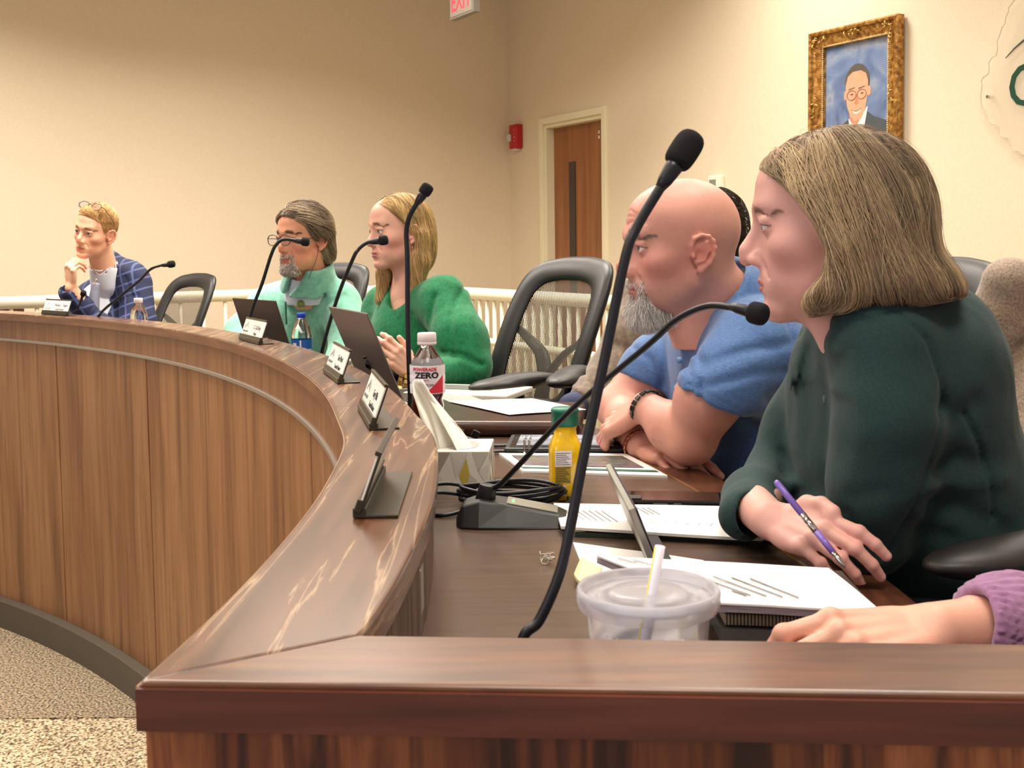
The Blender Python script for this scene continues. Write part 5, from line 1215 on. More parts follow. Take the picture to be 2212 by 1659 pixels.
def person(label, base, group=None):
    return empty('person', base, 0, label, 'person', group)
def body_mesh(root, parts, head_M, p, base_skin, hands=(), extra=None):
    Vs = []; Qs = []; n = 0; hm = None
    for i, (fn, lo, hi, vox) in enumerate(parts):
        v, q = grid_mesh(fn, lo, hi, vox); Vs.append(v); Qs.append(q + n); n += len(v)
    v = np.concatenate(Vs); b = np.array(root.location); me = np_mesh('body', v - b, np.concatenate(Qs))
    A = np.array(head_M.inverted()); L = v @ A[:3, :3].T + A[:3, 3]; C = skin_tint(L, base_skin, p)
    for h in hands:
        Hi = np.array(h.Mx.inverted()); H_ = v @ Hi[:3, :3].T + Hi[:3, 3]
        for ch in h.f:
            for k in (1, 2):
                w = np.exp(-np.sum((H_ - np.array(ch[k]) - np.array((0, 0, .006))) ** 2, 1) / .009 ** 2)[:, None] * .35; C = C * (1 - w) + np.array(lin(p.get('red', (205, 120, 105)))) * w
            tip = np.array(ch[3]); dv = np.array(ch[3] - ch[2]); dv /= np.linalg.norm(dv); up = np.array((0, -dv[2] * -1, dv[1])); up = np.array((0, dv[2] * -1, dv[1])); nc = tip + up * .006 + dv * .001
            w = (1 / (1 + np.exp((np.linalg.norm((H_ - nc) / np.array((.0052, .0075, .0052)), axis=1) - 1) / .08)))[:, None] * .6; C = C * (1 - w) + np.array(lin((238, 200, 186))) * w
            w = np.exp(-np.sum((H_ - tip) ** 2, 1) / .012 ** 2)[:, None] * .35; C = C * (1 - w) + np.array(lin(p.get('red', (205, 120, 105)))) * w
    if extra: C = extra(v, C)
    tint(me, C); me.materials.append(M['skin'])
    o = bpy.data.objects.new('body', me); COL.objects.link(o); o.parent = root; return o
def head_fn(HM, p, s, neck=None, nk=.03):
    Mi = [list(r) for r in HM.inverted()]
    def f(P):
        d = face_sdf(loc_of(P, Mi), p) * s
        if neck is not None: d = smin(d, neck(P), nk)
        return d
    return f
def eyes(root, HM, iris=(90, 110, 130), gaze=(0, 1, 0), s=1.0):
    for sx in (-1, 1):
        bm = bmesh.new(); bmesh.ops.create_uvsphere(bm, u_segments=32, v_segments=24, radius=.0128)
        me = bpy.data.meshes.new('eye'); bm.to_mesh(me); bm.free(); smooth(me)
        v = np.array([x.co[:] for x in me.vertices]); g = np.array(Vector(gaze).normalized()); c = (v / .0128) @ g
        C = np.tile(np.array(lin((222, 214, 208))), (len(v), 1)); C[c > .885] = lin(iris); C[c > .965] = lin((12, 10, 12)); C[(c > .85) & (c <= .895)] = lin(tuple(k * .45 for k in iris))
        tint(me, C); me.materials.append(M['eyewhite']); o = bpy.data.objects.new('eye', me); COL.objects.link(o); o.parent = root
        o.matrix_world = Matrix.Translation(-Vector(root.location)) @ HM @ Matrix.Translation((sx * .0315, .0733, 0)); o.matrix_basis = o.matrix_world
def cloth(root, name, fn, lo, hi, vox, m, label=None):
    v, q = grid_mesh(fn, lo, hi, vox); me = np_mesh(name, v - np.array(root.location), q); me.materials.append(m)
    o = bpy.data.objects.new(name, me); COL.objects.link(o); o.parent = root
    if label: o['label'] = label
    return o
def shellobj(root, name, fn, HM, lo, hi, vox, m, cols=None):
    v, q = grid_mesh(fn, lo, hi, vox); A = np.array(HM); w = v @ A[:3, :3].T + A[:3, 3] - np.array(root.location)
    me = np_mesh(name, w, q)
    if cols is not None: tint(me, np.tile(np.array(lin(cols)), (len(w), 1)) * (1 + .12 * vnoise((v[:, 0] * 3, v[:, 1] * 3, v[:, 2] * .3), 200, 2)[:, None]))
    me.materials.append(m); o = bpy.data.objects.new(name, me); COL.objects.link(o); o.parent = root; return o
def surface_roots(fn, lo, hi, n, cond, seed=0):
    r = np.random.default_rng(seed); Q = r.uniform(lo, hi, size=(n * 30, 3)); d = fn((Q[:, 0], Q[:, 1], Q[:, 2])); k = np.abs(d) < .02; Q = Q[k]; 
    for _ in range(3): d = fn((Q[:, 0], Q[:, 1], Q[:, 2])); Q = Q - grad(fn, Q) * d[:, None]
    Q = Q[cond(Q)]; return Q[:n]
def hair_strands(root, name, pts, HM, rad, cols, m=None):
    Mx = Matrix.Translation(-Vector(root.location)) @ HM; return strands(name, pts, rad, cols, m or M['hair'], root, Mx)
def brows(root, HM, p, cols, n=260, length=.009, thick=.00022, zc=.022, arch=.004, dens=1):
    ff = lambda P: face_sdf(P, dict(p, ears=0)); r = np.random.default_rng(5); t = r.uniform(0, 1, n); sx = r.choice([-1, 1], n)
    x = .012 + .034 * t; z = zc + arch * np.sin(t * PI) - .003 * t + r.normal(size=n) * .0018 * (1 - .5 * t); y = .092 - .5 * x * x / .03
    Q = np.stack([x * sx, y, z], 1)
    for _ in range(4): Q = Q - grad(ff, Q) * ff((Q[:, 0], Q[:, 1], Q[:, 2]))[:, None]
    D = np.stack([sx * 1.0, -.3 * np.ones(n), .35 - .7 * t], 1)
    pts = flow(ff, Q, lambda q, s: D, 4, length / 4, .0008, .15, 3); return hair_strands(root, 'eyebrows', pts, HM, thick, mixcols(n, cols, [1] * len(cols), 4))
def lashes(root, HM): pass

def collar(P, A, B, r0, r1, th, t0, t1, fa=None, fb=None, fr=.02):
    """conical band around the neck axis A-B between fractions t0 and t1, open along fa-fb"""
    A, B = Vector(A), Vector(B); n = (B - A); L = n.length; n = n / L
    w = ((P[0] - A.x) * n.x + (P[1] - A.y) * n.y + (P[2] - A.z) * n.z)
    rad = np.sqrt(np.maximum((P[0] - A.x) ** 2 + (P[1] - A.y) ** 2 + (P[2] - A.z) ** 2 - w * w, 0)); rr = r0 + (r1 - r0) * np.clip((w / L - t0) / (t1 - t0), 0, 1)
    d = smax(np.abs(rad - rr) - th, np.maximum(t0 * L - w, w - t1 * L), .004)
    if fa is not None: d = smax(d, -cap(P, T3(fa), T3(fb), fr), .004)
    return d
def core(pts, rs, c, r):
    """the hidden trunk and upper arm that join head and hands of one body"""
    fn = lambda P: smin(chain(P, [T3(p) for p in pts], rs, .03), smin(ell(P, T3(c), r), cap(P, T3(c), T3(pts[0]), .06, .045), .05), .04)
    A = [Vector(p) for p in pts] + [Vector(c) + Vector(r), Vector(c) - Vector(r)]; lo, hi = bounds(A, .06); return (fn, lo, hi, .009)
# ================================================================ woman in the dark green jacket
Wp = dict(nose_y=.1155, nose_z=-.040, nose_r=.0092, bridge=.0085, chin_y=.073, chin_z=-.103, mouth_z=-.074, mouth_y=.089, lip=.72, blush=.45, red=(206, 128, 124), lid=.0034, fold=.0016, jaw=.98, lipc=(176, 84, 90), ears=0, brow=-.001)
WH = head_matrix(at(1797, 482, 1.48), 1.33, .04, 0, 1.015)
wr = person('person with a blond bob in a dark green jacket holding a purple pen', (.60, 1.60, DZ))
W_neck0 = WH @ Vector((0, -.030, -.050)); W_nb = at(1905, 700, 1.52)
Wneck = lambda P: smin(cap(P, T3(W_neck0), T3(W_nb), .050, .060), cap(P, T3(WH @ Vector((0, .02, -.085))), T3(at(1830, 720, 1.48)), .030, .040), .04)
# right hand: comes out of the far cuff and points to the right, pen between the fingers
wf = (at(1805, 1165, 1.325) - at(1670, 1122, 1.42))
WHand = Hand(at(1670, 1122, 1.42), wf, (-.30, -.62, .72), -1, curls=[(.30, .55, .35), (.48, .60, .4), (.58, .62, .4), (.66, .62, .45)],
             thumb=[(.018, .018, -.006), (.036, .040, .006), (.040, .066, .010), (.036, .092, .008)], spread=.05, scale=.90)
W_el2 = at(1690, 1035, 1.66); W_sh2 = at(1835, 790, 1.66)
Wfore = lambda P: cap(P, T3(WHand.wrist_pt()), T3(at(1622, 1088, 1.52)), .0250, .028)
def Warm(P): return smin(WHand(P), Wfore(P), .012)
lo, hi = bounds([WH @ Vector(v) for v in ((-.08, -.12, -.13), (.08, .13, .13), (.08, -.12, .13), (-.08, .13, -.13))] + [W_nb], .045)
lo2, hi2 = bounds([WHand.wrist_pt((0, -.05, 0)), WHand.Mx @ Vector((0, .19, 0)), at(1625, 1085, 1.52)], .055)
body_mesh(wr, [(head_fn(WH, Wp, 1.015, Wneck), lo, hi, .0019), (Warm, lo2, hi2, .0016), core([W_nb, at(1840, 770, 1.64), W_el2, at(1640, 1090, 1.53)], [.045, .035, .03, .024], at(1930, 900, 1.57), (.07, .11, .17))], WH, Wp, (222, 170, 156), [WHand])
eyes(wr, WH, (92, 104, 116), (0, 1, -.1))
brows(wr, WH, Wp, [(140, 112, 88), (160, 132, 104)], 360, .008, .00014, .0225, .002)
ring_m = mat('pen_purple', (132, 104, 188), .3)
# pen held in the hand: a thing of its own
pa, pb = at(1676, 1040, 1.375), at(1826, 1226, 1.285)
pen = empty('pen', pb, 0, 'purple pen with silver grip held by the woman in dark green', 'pen'); A_ = pa - pb
V, Fc = tube_geo([A_ * 1.0, A_ * .97, A_ * .60], [.0030, .0040, .0040], 16); mesh('barrel', V, Fc, ring_m, pen, True)
V, Fc = tube_geo([A_ * .60, A_ * .40], [.0041, .0041], 16); mesh('silver_band', V, Fc, M['chrome'], pen, True)
V, Fc = tube_geo([A_ * .40, A_ * .16], [.0040, .0038], 16); mesh('grip', V, Fc, ring_m, pen, True)
V, Fc = tube_geo([A_ * .16, A_ * .10, A_ * .04, A_ * .0], [.0038, .0034, .0022, .0006], 16); mesh('tip', V, Fc, M['chrome'], pen, True)
# jacket
Wsh = at(1898, 762, 1.42); Wel = at(1872, 1155, 1.425); WC = at(1905, 860, 1.51)
green = noise_mat('dark_green_wool', [(.3, (18, 47, 46)), (.7, (26, 58, 56))], 300, rough=.9, detail=3, bump=.25, sheen=.06)
lean = Matrix.Rotation(.20, 3, 'Y')
def Wjacket(P):
    t = ell(P, T3(at(1915, 800, 1.56)), (.118, .185, .13))
    t = smin(t, ell(P, T3(at(1945, 960, 1.57)), (.150, .17, .17)), .06)
    t = smin(t, ell(P, T3(at(1990, 1130, 1.60)), (.175, .185, .14)), .06)
    t = smin(t, cap(P, T3(at(1900, 735, 1.45)), T3(at(1880, 735, 1.64)), .060, .060), .05)
    t = smin(t, ell(P, T3(at(2010, 760, 1.56)), (.075, .12, .09)), .06)
    col_ = cap(P, T3(W_neck0), T3(W_nb), .058, .066)
    t = smax(t, -cap(P, T3(WH @ Vector((0, -.02, -.05))), T3(at(1872, 716, 1.50)), .052, .047), .012)
    a = chain(P, [T3(Wsh), T3(at(1905, 900, 1.40)), T3(at(1895, 1030, 1.41)), T3(Wel)], [.070, .067, .062, .049], .03)
    a = smin(a, cap(P, T3(Wel), T3(at(1770, 1125, 1.60)), .046, .040), .025)
    b = chain(P, [T3(W_sh2), T3(at(1740, 930, 1.68)), T3(W_el2)], [.065, .058, .052], .03)
    b = smin(b, chain(P, [T3(W_el2), T3(at(1628, 1080, 1.58)), T3(at(1612, 1112, 1.495))], [.050, .040, .036], .02), .02)
    hol = cap(P, T3(at(1665, 1118, 1.42)), T3(at(1628, 1108, 1.500)), .034, .029)
    b = smax(b, -hol, .004)
    d = smin(t, a, .022); d = smin(d, b, .022)
    d = d + .0016 * vnoise(P, 26, 1) + .0008 * vnoise(P, 60, 2)
    d = folds(P, d, [
        ([(1862, 690), (1925, 672), (1985, 735), (2010, 810), (2022, 880)], 1.40, .0042, .0052, 1.52),          # armhole seam
        ([(2022, 880), (1985, 1010), (1950, 1110), (1905, 1200)], 1.38, .0042, .0050, 1.50),                       # sleeve seam
        ([(2050, 880), (2095, 960), (2120, 1040), (2130, 1110)], 1.44, .004, .0050, 1.56),                        # side seam
        ([(2015, 870), (2050, 895), (2100, 870)], 1.40, .016, .006, 1.5), ([(1995, 1010), (2060, 985), (2120, 1000)], 1.40, .014, .006, 1.5),
        ([(1985, 1075), (2080, 1100), (2190, 1160)], 1.40, .016, .006, 1.5), ([(2000, 1040), (2090, 1050), (2180, 1040)], 1.4, .013, -.004, 1.5),
        ([(1785, 760), (1800, 720), (1840, 690)], 1.42, .008, .006, 1.54), ([(1775, 1020), (1800, 900), (1790, 780)], 1.42, .010, .010, 1.54),
        ([(1745, 1060), (1752, 960), (1775, 850)], 1.46, .007, .009, 1.60), ([(1800, 930), (1850, 900), (1880, 905)], 1.33, .014, .002, 1.44),
        ([(1905, 1070), (1850, 1085), (1800, 1075)], 1.33, .012, .0025, 1.44), ([(1700, 985), (1720, 1030), (1700, 1070)], 1.6, .008, .005, 1.75),
        ([(1782, 738), (1765, 800), (1745, 900)], 1.48, .004, .004, 1.62), ([(1940, 1120), (1990, 1150), (2060, 1165)], 1.4, .012, .004, 1.5)])
    return d
cloth(wr, 'jacket', Wjacket, (.22, 1.19, 1.20), (.92, 1.80, 1.66), .0042, green)
def Wskirt(P): return smin(smin(ell(P, (.56, 1.58, 1.15), (.20, .19, .14)), cap(P, (.55, 1.48, 1.10), (.20, 1.42, 1.08), .095, .075), .05), cap(P, (.52, 1.68, 1.10), (.16, 1.60, 1.08), .095, .075), .05)
cloth(wr, 'trousers', lambda P: smin(smin(Wskirt(P), cap(P, (.20, 1.42, 1.08), (.22, 1.43, .66), .075, .055), .04), cap(P, (.16, 1.60, 1.08), (.18, 1.61, .66), .075, .055), .04), (.02, 1.25, .58), (.82, 1.85, 1.34), .012, mat('black_trousers', (20, 20, 24), .85))
# hair: chin-length bob
ze = [-.16, -.11, -.098, -.085, -.06, -.03, 0, .03, .055, .075, .095, .13]; ye = [.03, .034, .040, .034, .012, .006, .018, .040, .062, .085, .105, .12]
def Whair(P, e=0):
    x, y, z = P; a = np.abs(x); A = (a, y, z)
    d = ell(A, (0, -.008, .028), (.087, .106, .092)); d = smin(d, ell(A, (0, -.040, -.020), (.095, .082, .095)), .03)
    d = smin(d, ell(A, (0, -.056, -.072), (.098, .080, .044)), .03); d = smin(d, ell(A, (.02, -.108, -.090), (.05, .040, .024)), .03)
    d = smin(d, chain(A, [(.070, .022, .03), (.080, .002, -.03), (.078, .012, -.075), (.060, .030, -.095)], [.018, .022, .024, .014], .02), .03)
    d = smax(d, (y - np.interp(z, ze, ye)) * .9, .012)
    d = smax(d, -rbox(A, (0, .045, -.105), (.052, .10, .075), .03), .01)
    d = smax(d, -(z + .118 + .15 * np.clip(y, -.2, .1)), .02)
    return d
shellobj(wr, 'hair', lambda P: Whair(P) + .0022 + .0012 * np.sin(P[1] * 420 + 2 * np.sin(P[2] * 30)), WH, (-.13, -.20, -.16), (.13, .13, .15), .0030, M['hair'], (122, 104, 82))
r_ = surface_roots(Whair, (-.12, -.19, -.12), (.12, .12, .14), 15000, lambda Q: (Q[:, 2] > -.085) & ((Q[:, 1] < np.interp(Q[:, 2], ze, ye) - .004)), 1)
top = r_[:, 2]
ds = np.clip((r_[:, 2] + .13) / 26 * 1.12, .0016, .0105) * np.random.default_rng(21).uniform(.86, 1.10, len(r_))
def Wdir(Q, t):
    f = np.clip((Q[:, 1] - .03) / .05, 0, 1); low = np.clip((-.055 - Q[:, 2]) / .05, 0, 1); s = np.sign(Q[:, 0] + .012)
    return np.stack([s * .55 * np.clip((Q[:, 2] - .09) / .03, 0, 1), -.28 - .25 * f + .55 * low * (Q[:, 1] > -.04) - .6 * low * (Q[:, 1] < -.09), -np.ones(len(Q))], 1)
ix, lo_, ldj, lk = clump(r_, 230, 5, .0048, .15)
pts = flow(Whair, r_, lambda Q, t: Wdir(Q, t) + ldj, 26, ds, np.random.default_rng(2).uniform(-.004, .001, len(r_)) + lo_, .05, 1)
N_ = len(pts); cl = lockcols([(158, 136, 106), (196, 170, 132), (104, 88, 70), (228, 204, 160), (140, 120, 96)], [3, 3, 2.4, 2, 3], lk, 1, .75)
hair_strands(wr, 'hair_strands', pts, WH, .00030, cl)
# wisps over the hairline
rf = surface_roots(Whair, (-.07, .055, .07), (.07, .11, .13), 420, lambda Q: Q[:, 1] > .06, 8)
pts = flow(Whair, rf, lambda Q, t: np.stack([np.where(Q[:, 0] < -.0, -.9, .5), .9 - 1.3 * t + 0 * Q[:, 0], -.25 - .9 * t + 0 * Q[:, 0]], 1), 10, .0042, np.random.default_rng(4).uniform(0, .005, len(rf)), .35, 12)
hair_strands(wr, 'fringe_wisps', pts, WH, .00018, mixcols(len(rf), [(150, 130, 104), (196, 172, 136)], [1, 1], 2))
# flyaways
r2 = r_[:240]; pts = flow(lambda P: Whair(P), r2, Wdir, 20, ds[:240] * 1.0, np.random.default_rng(3).uniform(.002, .008, 240), .5, 9)
hair_strands(wr, 'flyaway_hair', pts, WH, .00014, cl[:240])
# tan jacket hung over her chair
tj = empty('tan_jacket', (.75, 1.66, 1.4), 0, 'soft tan-grey jacket draped over the chair back behind the woman in green', 'jacket')
tan = noise_mat('tan_fleece', [(.3, (122, 104, 88)), (.5, (150, 132, 114)), (.7, (172, 154, 136))], 260, rough=.95, detail=5, bump=.5, sheen=.3)
def Jk(P):
    Mi = [list(r) for r in chair_e.matrix_world.inverted()] if False else JMI
    Q = loc_of(P, Mi); x, y, z = Q
    yc = -.195 - .19 * ((z - .62) / .5) - .05 * np.clip((z - .62) / .5, 0, 2) ** 2 - .02
    wdt = np.interp(z, [.3, .9, 1.05, 1.12, 1.17], [.27, .255, .245, .20, .10])
    d = np.sqrt((np.maximum(np.abs(x) - wdt + .045, 0)) ** 2 + (np.maximum(np.abs(y - yc) - .012, 0)) ** 2) - .045
    d = np.maximum(d, z - 1.185 + .06 * (x / .2) ** 2) ; d = smax(d, -(z - .62), .02)
    d = d + .006 * vnoise((x, y * .4, z * .35), 28, 3) + .003 * vnoise(Q, 40, 5)
    sl = chain(Q, [(-.23, -.30, 1.06), (-.265, -.28, .90), (-.26, -.24, .72)], [.045, .048, .044], .03); sl2 = chain(Q, [(.23, -.30, 1.06), (.27, -.28, .90), (.265, -.24, .72)], [.045, .048, .044], .03)
    d = smin(d, sl + .004 * vnoise(Q, 45, 2), .012); d = smin(d, sl2 + .004 * vnoise(Q, 45, 2), .012)
    return d
def chair_M(o): return Matrix.Translation(o.location) @ Matrix.Rotation(o.rotation_euler.z, 4, 'Z')
JMI = [list(r) for r in chair_M(chair_e).inverted()]
cM = chair_M(chair_e); lo, hi = bounds([cM @ Vector(v) for v in ((-.3, -.5, .60), (.3, -.5, 1.2), (.3, -.1, .60), (-.3, -.1, 1.2))], .03)
cloth(tj, 'drape', Jk, lo, hi, .006, tan)

# ================================================================ bald man in the blue polo
Bp = dict(w=1.05, jaw=1.16, brow=.004, nose_y=.116, nose_z=-.041, nose_r=.0105, fold=.0022, chin_y=.073, blush=.6, red=(200, 108, 98), lip=.9, lid=.0050, mouth_y=.091, lipc=(168, 92, 84), ear=1.06)
def b_wr(A, d):
    x, y, z = A
    for k, zz in enumerate((.040, .050, .061)):
        d = d + .0012 * np.exp(-((z - zz - .006 * np.sin(x * 60 + k)) / .0022) ** 2) * (y > .06) * (x < .05)
    return d
Bp['extra'] = [b_wr]
BH = head_matrix(at(1468, 532, 2.15), 1.76, .03, 0, 1.055)
br = person('bald person with a grey goatee in a blue polo shirt, arms crossed on the worktop', (.60, 2.42, DZ))
B_n0 = BH @ Vector((0, -.030, -.045)); B_nb = at(1590, 690, 2.22)
Bneck = lambda P: smin(cap(P, T3(B_n0), T3(B_nb), .060, .072), cap(P, T3(BH @ Vector((0, .015, -.085))), T3(at(1510, 740, 2.16)), .034, .048), .05)
# near (left) arm, elbow on the table, hand over the far forearm
Bsh = at(1640, 760, 2.05); Bel = at(1492, 948, 2.06); Bw = at(1384, 880, 2.17)
BHandL = Hand(Bw, at(1305, 925, 2.24) - Bw, (-.15, -.45, .85), 1, curls=[(.25, .35, .2), (.35, .4, .25), (.5, .45, .3), (.6, .5, .3)], thumb=[(.018, .018, -.010), (.034, .042, -.024), (.034, .068, -.034), (.030, .090, -.04)], scale=1.05)
# far (right) arm lies on the table and passes under the near elbow
Bel2 = at(1335, 880, 2.36); Bw2 = at(1392, 962, 2.19)
BHandR = Hand(Bw2, at(1500, 1000, 2.06) - Bw2, (-.1, -.25, .95), -1, curls=[(.2, .25, .15), (.25, .3, .2), (.3, .35, .2), (.35, .4, .2)], thumb=[(.018, .018, -.010), (.040, .040, -.014), (.054, .062, -.016), (.060, .086, -.016)], scale=1.02, spread=.09)
def Barms(P):
    a = chain(P, [T3(Bsh), T3(at(1530, 860, 2.03)), T3(Bel)], [.060, .054, .045], .03)
    a = smin(a, chain(P, [T3(Bel), T3(Bel.lerp(Bw, .35)), T3(BHandL.wrist_pt())], [.043, .044, .0295], .02), .02)
    a = smin(a, BHandL(P), .012)
    b = chain(P, [T3(at(1440, 760, 2.42)), T3(at(1385, 835, 2.38)), T3(Bel2)], [.056, .050, .043], .03)
    b = smin(b, chain(P, [T3(Bel2), T3(Bel2.lerp(Bw2, .4)), T3(BHandR.wrist_pt())], [.042, .041, .029], .02), .02)
    b = smin(b, BHandR(P), .012); return smin(a, b, .003)
lo, hi = bounds([BH @ Vector(v) for v in ((-.09, -.12, -.13), (.09, .13, .13), (.09, -.12, .13), (-.09, .13, -.13))] + [B_nb], .05)
lo2, hi2 = bounds([Bsh, Bel, Bw, Bel2, Bw2, at(1305, 925, 2.24), at(1520, 1005, 2.04)], .075)
def b_tint(x, y, z, blend, g):
    # stubble shadow along the jaw, freckles on top
    blend((150, 128, 120), .42 * g(.045, .035, -.075, .035)); blend((150, 130, 122), .35 * g(.02, .075, -.09, .03)); blend((206, 146, 126), .5 * g(.02, -.03, .12, .07))
Bp['tints'] = [b_tint]
def b_arm(v, C):
    n = vnoise((v[:, 0], v[:, 1], v[:, 2]), 210, 8); w = (n > .93)[:, None] * .25; return C * (1 - w) + np.array(lin((150, 92, 70))) * w
body_mesh(br, [(head_fn(BH, Bp, 1.055, Bneck), lo, hi, .0022), (Barms, lo2, hi2, .0026), core([B_nb, at(1600, 740, 2.12), at(1560, 800, 2.05)], [.05, .045, .045], at(1640, 880, 2.27), (.09, .14, .17))], BH, Bp, (208, 150, 132), [BHandL, BHandR], b_arm)
eyes(br, BH, (88, 96, 104), (0, 1, .15))
brows(br, BH, Bp, [(150, 140, 128), (120, 104, 90)], 420, .009, .0002, .026, .002)
Bf = lambda P: face_sdf(P, dict(Bp, ears=0, extra=[]))
def bcond(Q):
    a = np.abs(Q[:, 0]); y, z = Q[:, 1], Q[:, 2]
    must = (z < -.054) & (z > -.065) & (a < .032) & (y > .068); gt = (z < -.088) & (a < .034) & (y > .030); sd = (a > .022) & (a < .036) & (z < -.062) & (z > -.10) & (y > .055); lip = (z < -.083) & (z > -.09) & (a < .008)
    return must | gt | sd | lip
rb = surface_roots(Bf, (-.05, .02, -.13), (.05, .12, -.05), 5200, bcond, 4)
low = np.clip((-.078 - rb[:, 2]) / .03, 0, 1); lenb = .007 + .028 * low
G0 = grad(Bf, rb); rr3 = np.random.default_rng(6); D0 = G0 * (.55 + .2 * rr3.random((len(rb), 1))) + np.array([0, .05, -.85]) + rr3.normal(size=(len(rb), 3)) * .28; D0 /= np.linalg.norm(D0, axis=1, keepdims=True)
K = 7; pts = [rb - G0 * .001]; D = D0.copy()
for k in range(K):
    D = D + np.array([0, -.04, -.10]) + rr3.normal(size=(len(rb), 3)) * .12; D /= np.linalg.norm(D, axis=1, keepdims=True); pts.append(pts[-1] + D * (lenb / K)[:, None])
hair_strands(br, 'beard', np.stack(pts, 1), BH, .00026, mixcols(len(rb), [(214, 210, 204), (176, 170, 162), (120, 110, 102), (236, 232, 228)], [4, 3, 1.4, 3], 3))
blue = noise_mat('blue_polo_knit', [(.3, (62, 96, 146)), (.7, (84, 120, 170))], 160, (1, 1, 3), .8, 5, bump=.15, sheen=.2)
def Bpolo(P):
    t = ell(P, T3(at(1620, 790, 2.24)), (.150, .225, .15)); t = smin(t, ell(P, T3(at(1640, 960, 2.30)), (.175, .215, .20)), .08)
    t = smin(t, cap(P, T3(at(1640, 745, 2.08)), T3(at(1520, 740, 2.36)), .078, .074), .06)
    t = smin(t, ell(P, T3(at(1720, 760, 2.30)), (.12, .16, .12)), .07)
    cl_ = collar(P, B_n0, B_nb, .074, .098, .0070, .34, .72, at(1440, 690, 2.14), at(1455, 760, 2.14), .030)
    t = smin(t, cl_, .004)
    t = smax(t, -cap(P, T3(B_n0), T3(B_nb.lerp(B_n0, .25)), .064, .066), .006); t = smax(t, -cap(P, T3(at(1490, 690, 2.14)), T3(at(1462, 760, 2.12)), .036, .010), .006)
    a = chain(P, [T3(Bsh), T3(at(1585, 815, 2.03)), T3(at(1542, 850, 2.02))], [.082, .074, .070], .03)
    hem = (P[0] - at(1528, 858, 2.03).x) * -.42 + (P[2] - at(1528, 858, 2.03).z) * -1.0 + (P[1] - 2.03) * .1
    a = smax(a, hem * .9, .004)
    b = chain(P, [T3(at(1470, 750, 2.42)), T3(at(1415, 805, 2.39)), T3(at(1395, 828, 2.385))], [.076, .070, .066], .03)
    c2 = at(1400, 826, 2.38); b = smax(b, (-(P[2] - c2.z) - (P[0] - c2.x) * .42) * .9, .004)
    d = smin(t, a, .03); d = smin(d, b, .03); d = d + .0022 * vnoise(P, 22, 4) + .001 * vnoise(P, 50, 6)
    d = folds(P, d, [([(1592, 585), (1548, 642), (1490, 700)], 2.06, .015, -.007, 2.2), ([(1618, 588), (1590, 625), (1530, 688), (1462, 742)], 2.06, .0035, .008, 2.2), ([(1478, 735), (1482, 800), (1478, 900)], 2.06, .0022, .003, 2.2), ([(1625, 660), (1680, 665), (1705, 730), (1718, 800), (1700, 860)], 2.02, .004, .004, 2.14), ([(1500, 790), (1600, 755), (1700, 740)], 2.0, .010, .005, 2.12), ([(1510, 830), (1620, 800), (1700, 800)], 2.0, .008, .004, 2.12),
        ([(1480, 700), (1500, 780), (1490, 860), (1470, 960)], 2.08, .007, .006, 2.2), ([(1440, 700), (1455, 790), (1450, 850)], 2.2, .008, .005, 2.4), ([(1640, 850), (1700, 830), (1750, 800)], 2.05, .010, .006, 2.2), ([(1610, 900), (1650, 940), (1700, 950)], 2.05, .014, .006, 2.2),
        ([(1475, 822), (1583, 877)], 2.0, .0022, .0015, 2.12), ([(1485, 806), (1590, 860)], 2.0, .0016, .0018, 2.12), ([(1550, 640), (1600, 600), (1640, 560)], 2.1, .004, .004, 2.3), ([(1380, 760), (1410, 780), (1430, 830)], 2.3, .007, .005, 2.45)])
    return d
cloth(br, 'polo_shirt', Bpolo, (.17, 1.90, 1.18), (.90, 2.62, 1.72), .0048, blue)
bt_ = at(1472, 770, 2.07); 
for px, py, yy in ((1474, 776, 2.075), (1468, 838, 2.075)):
    bm = bmesh.new(); c_ = at(px, py, yy); cyl(bm, c_ - Vector(br.location) + Vector((-.004, .01, 0)), c_ - Vector(br.location) + Vector((-.008, -.02, 0)), .0055, seg=18); from_bm('button', bm, mat('shirt_button', (104, 136, 180), .3), br, True)
cloth(br, 'jeans', lambda P: smin(smin(ell(P, (.60, 2.42, 1.12), (.20, .20, .14)), cap(P, (.56, 2.32, 1.08), (.22, 2.15, 1.06), .10, .075), .05), cap(P, (.50, 2.52, 1.08), (.16, 2.40, 1.06), .10, .075), .05), (.04, 2.02, .94), (.85, 2.68, 1.32), .012, mat('navy_jeans', (28, 38, 62), .85))
def bracelet(name, c, ax, R, r, m, label, n=18, w=.0085, cat='bracelet'):
    t = empty(name, c, 0, label, cat); ax = Vector(ax).normalized(); q = ax.to_track_quat('Z', 'Y').to_matrix()
    for k in range(n):
        a_ = 2 * PI * k / n; p = q @ Vector((math.cos(a_) * R, math.sin(a_) * R, 0)); tn = q @ Vector((-math.sin(a_), math.cos(a_), 0)); rd_ = p.normalized()
        bm = bmesh.new(); Mx = Matrix(((tn.x, rd_.x, ax.x, p.x), (tn.y, rd_.y, ax.y, p.y), (tn.z, rd_.z, ax.z, p.z), (0, 0, 0, 1)))
        v_ = bx(bm, (0, 0, 0), (2 * PI * R / n * .86, r, w)); bmesh.ops.transform(bm, matrix=Mx, verts=bm.verts); from_bm('link', bm, m, t, bev=.0008)
    return t
fa = (BHandL.wrist_pt() - Bel).normalized(); bracelet('bracelet', BHandL.wrist_pt((0, -.010, -.004)), fa, .0335, .004, mat('gunmetal', (70, 70, 66), .25, .8), 'dark gunmetal link bracelet on the bald man\'s upper wrist')
fa = (BHandR.wrist_pt() - Bel2).normalized(); bracelet('bracelet', BHandR.wrist_pt((0, -.014, -.004)), fa, .0325, .003, mat('rose_gold', (206, 140, 110), .25, .8), 'rose-gold link bracelet on the bald man\'s lower wrist', 20, .009)
